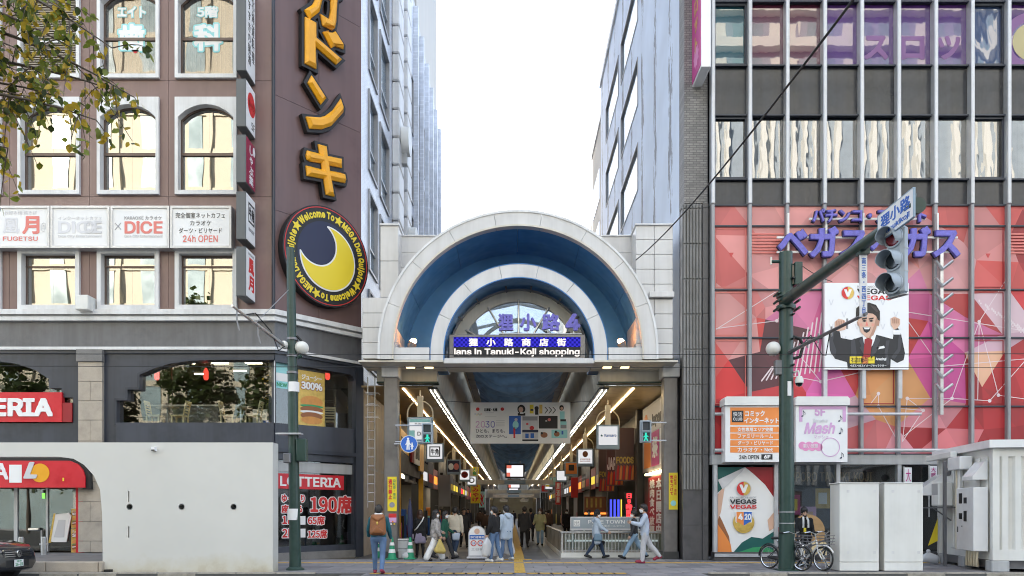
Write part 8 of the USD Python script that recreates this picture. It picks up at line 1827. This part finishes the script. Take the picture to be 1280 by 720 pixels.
# ---------------------------------------------------------------- the near tree at the upper left
_r6 = random.Random(41)
tr = thing('street_tree', 'street tree with drooping twigs of yellow and green autumn leaves at the upper left', 'tree', loc=(-9.3, 8.2, -.13), world=True)
trunk = [(-9.3, 8.2, -.13), (-9.25, 8.2, 1.5), (-9.2, 8.25, 3.2), (-9.0, 8.3, 5.0), (-8.8, 8.3, 7.2), (-8.7, 8.4, 9.5), (-8.6, 8.5, 11.5)]
obj('trunk', tube(trunk, [.26, .21, .18, .155, .12, .08, .03], 12), 'bark', tr, smooth=60)
def bez(a, b, c, n=10): return [tuple((1 - q) ** 2 * np.array(a) + 2 * q * (1 - q) * np.array(b) + q * q * np.array(c)) for q in np.linspace(0, 1, n)]
TW = []
for (px, py, Yt, z0) in ((150, 115, 8.6, 6.4), (165, 120, 8.3, 7.0), (120, 150, 8.0, 5.8), (60, 90, 8.8, 6.0), (90, 60, 8.1, 7.4), (30, 120, 8.4, 5.6), (10, 185, 8.2, 5.0), (45, 30, 8.9, 7.6), (105, 30, 8.5, 8.0), (20, 60, 8.0, 6.6), (70, 120, 8.6, 5.4), (140, 60, 8.2, 7.8), (75, 10, 8.0, 8.2), (-60, 60, 8.8, 6), (-120, 100, 8.2, 5.6), (-160, 20, 8.6, 7.2)):
    s = np.array([-8.95 + .02 * (z0 - 5), 8.3, z0]); e = at(px, py, Yt); m = (s + e) / 2 + np.array([.2, _r6.uniform(-.3, .3), _r6.uniform(.5, .9)])
    P = bez(s, m, e, 12); TW.append(P); obj('branch', tube(P, np.linspace(.045, .006, 12), 6), 'bark', tr, smooth=60)
sub = []
LEAF = []
for P in TW:
    P = np.array(P)
    for j in range(5, 12):
        for q in range(3):
            a = P[j] if q == 0 else (P[j] + P[j - 1]) / 2
            d = np.array([_r6.uniform(-.5, .5), _r6.uniform(-.45, .45), _r6.uniform(-.75, .12)]); tip = a + d * _r6.uniform(.5, 1.0)
            tw = bez(a, a + d * .5 + np.array([0, 0, .1]), tip, 6); sub.append(tube(tw, np.linspace(.007, .003, 6), 4))
            for i in range(1, 6):
                for n in range(2 if i < 5 else 3):
                    LEAF.append((np.array(tw[i]) + np.array([_r6.uniform(-.05, .05) for _ in range(3)]), _r6.uniform(.07, .115)))
obj('twigs', sub, 'bark', tr)
def leaf_mesh(p, s):
    a = _r6.uniform(0, 6.28); el = _r6.uniform(-1.3, -.2); d = np.array([math.cos(a) * math.cos(el), math.sin(a) * math.cos(el), math.sin(el)]); sd = np.cross(d, [_r6.uniform(-1, 1), _r6.uniform(-1, 1), .8]); sd /= np.linalg.norm(sd) + 1e-9; nn = np.cross(d, sd)
    c = p + d * s * .5
    P = [p, p + d * s * .30 + sd * s * .33 + nn * s * .05, p + d * s * .68 + sd * s * .24 + nn * s * .04, p + d * s, p + d * s * .68 - sd * s * .24 + nn * s * .04, p + d * s * .30 - sd * s * .33 + nn * s * .05, c]
    return trimesh.Trimesh(P, [[0, 1, 6], [1, 2, 6], [2, 3, 6], [3, 4, 6], [4, 5, 6], [5, 0, 6]], process=False)
vis = []; rest = {'leaf_yellow': [], 'leaf_green': [], 'leaf_dark': []}
_r6.shuffle(LEAF)
for p, s in LEAF:
    m = _r6.choice(['leaf_yellow', 'leaf_green', 'leaf_green', 'leaf_dark', 'leaf_yellow']); px = 640 + p[0] / p[1] * FOC; py = 640 - (p[2] - EYE) / p[1] * FOC
    if 0 < px < 185 and py > 0 and len(vis) < 290: vis.append(1); obj('leaf', leaf_mesh(p, s), m, tr, smooth=False)
    else: rest[m].append(leaf_mesh(p, s))
for m, v in rest.items():
    if v: obj('foliage', v, m, tr, smooth=False, kind='stuff')
# ---------------------------------------------------------------- across the avenue, seen in the window glass
def street_tree(x, y, h, seed, label):
    r = random.Random(seed); t = thing('avenue_tree', label, 'tree', loc=(x, y, -.1)); obj('trunk', tube([(0, 0, 0), (.1, 0, h * .35), (0, .1, h * .7)], [.2, .15, .05], 8), 'bark', t); lv = []
    for b in range(95):
        a = r.uniform(0, 6.28); q = r.random(); rr = r.uniform(.2, 1) * (3.6 - 2.4 * q); c = np.array([rr * math.cos(a), rr * math.sin(a), h * (.22 + .78 * q)])
        for i in range(45):
            p = c + np.array([r.gauss(0, .38), r.gauss(0, .38), r.gauss(0, .34)]); s = r.uniform(.14, .26); u = np.array([r.uniform(-1, 1) for _ in range(3)]); u /= np.linalg.norm(u); v = np.cross(u, [r.uniform(-1, 1), .3, .7]); v /= np.linalg.norm(v); lv.append((p, u * s, v * s))
    V = np.array([q for p, u, v in lv for q in (p - u, p + v, p + u, p - v)]); k = np.arange(len(lv)) * 4
    obj('crown', trimesh.Trimesh(V, np.vstack([np.c_[k, k + 1, k + 2], np.c_[k, k + 2, k + 3]]), process=False), 'leaf_dark', t, smooth=False, kind='stuff')
for i, (x, y, h) in enumerate(((-31, -9, 16), (-24.5, -10.5, 18), (-18, -8.5, 15.5), (-38, -11, 17), (-11.5, -10.5, 16))): street_tree(x, y, h, 60 + i, f'dark leafy avenue tree across the road, {["second", "third", "fourth", "first", "fifth"][i]} from the left, seen in the shop glass')
spec('opp_cream', (.46, .41, .31), .6, var=.05, vs=.3); spec('opp_white', (.66, .64, .59), .6, var=.04, vs=.3); spec('opp_glass', (.24, .32, .34), .2, var=.15, vs=.4); spec('opp_grey', (.30, .34, .38), .6, var=.1)
t = thing('cream_office', 'sunlit cream office block across the avenue, mirrored in the left windows', 'building', loc=(-38, -24, 0), world=True)
obj('wall', bx(-70, -9, -40, -22.4, -.1, 52), 'opp_cream', t); obj('ground_floor_glass', bx(-69, -10, -22.39, -22.05, -.1, 6.5), 'opp_glass', t)
for i in range(14):
    x = -68 + i * 4.2
    obj('window_column', bx(x, x + 1.5, -22.4, -22.3, 4, 50), 'opp_glass', t); obj('pilaster', bx(x + 1.9, x + 2.3, -22.4, -22.1, 4, 50), 'opp_cream', t)
for z in np.arange(6, 50, 3.6): obj('band', bx(-70, -9, -22.4, -22.24, z, z + .5), 'opp_cream', t)
t = thing('white_fin_office', 'sunlit office block with white upright fins across the avenue, mirrored in the right windows', 'building', loc=(30, -24, 0), world=True)
obj('wall', bx(4, 75, -42, -23, -.1, 38.6), 'opp_grey', t)
_r7 = random.Random(5)
x = 5.0
while x < 74:
    obj('fin', bx(x, x + _r7.uniform(.25, .55), -23, -22.5, 4, 39.0 if 1 else 0), 'opp_white', t); x += _r7.choice([.9, 1.0, 1.1, 2.4])
t = thing('balcony_block', 'sunlit block with white balconies across the avenue behind the fin office', 'building', loc=(30, -40, 0), world=True)
obj('wall', bx(-6, 90, -60, -42.5, 0, 84), 'opp_grey', t)
for z in np.arange(40, 82, 4.2):
    obj('balcony', bx(8, 62, -42.5, -41.2, z, z + 1.1), 'opp_white', t)
    for x in np.arange(9, 61, 2.2): obj('window', bx(x, x + 1.2, -42.5, -42.4, z + 1.4, z + 3.4), 'opp_white' if int(x) % 3 == 0 else 'opp_glass', t)
pv = obj('far_pavement', bx(-60, 60, -60, -21.01, -.5, .0), 'paving', kind='structure', label='pavement on the near side of the avenue')
gr = obj('ground', bx(-500, 500, -400, 800, -2.6, -2.1), 'asphalt', kind='structure', label='ground beyond the buildings')
bk = thing('end_building', 'pale building closing the far end of the arcade street', 'building', loc=(0, 185, 0), world=True); obj('wall', bx(-14, 14, 185, 195, -2.1, 16), 'opp_grey', bk)
for x in (-8, -3, 2, 7):
    for z in (4, 8, 12): obj('window', bx(x, x + 2, 184.95, 185, z, z + 1.8), 'lens_dark', bk)
obj('far_street', bx(-14, 14, 150.02, 184.9, -.4, -.002), 'paving', kind='structure', label='street beyond the far mouth of the arcade')
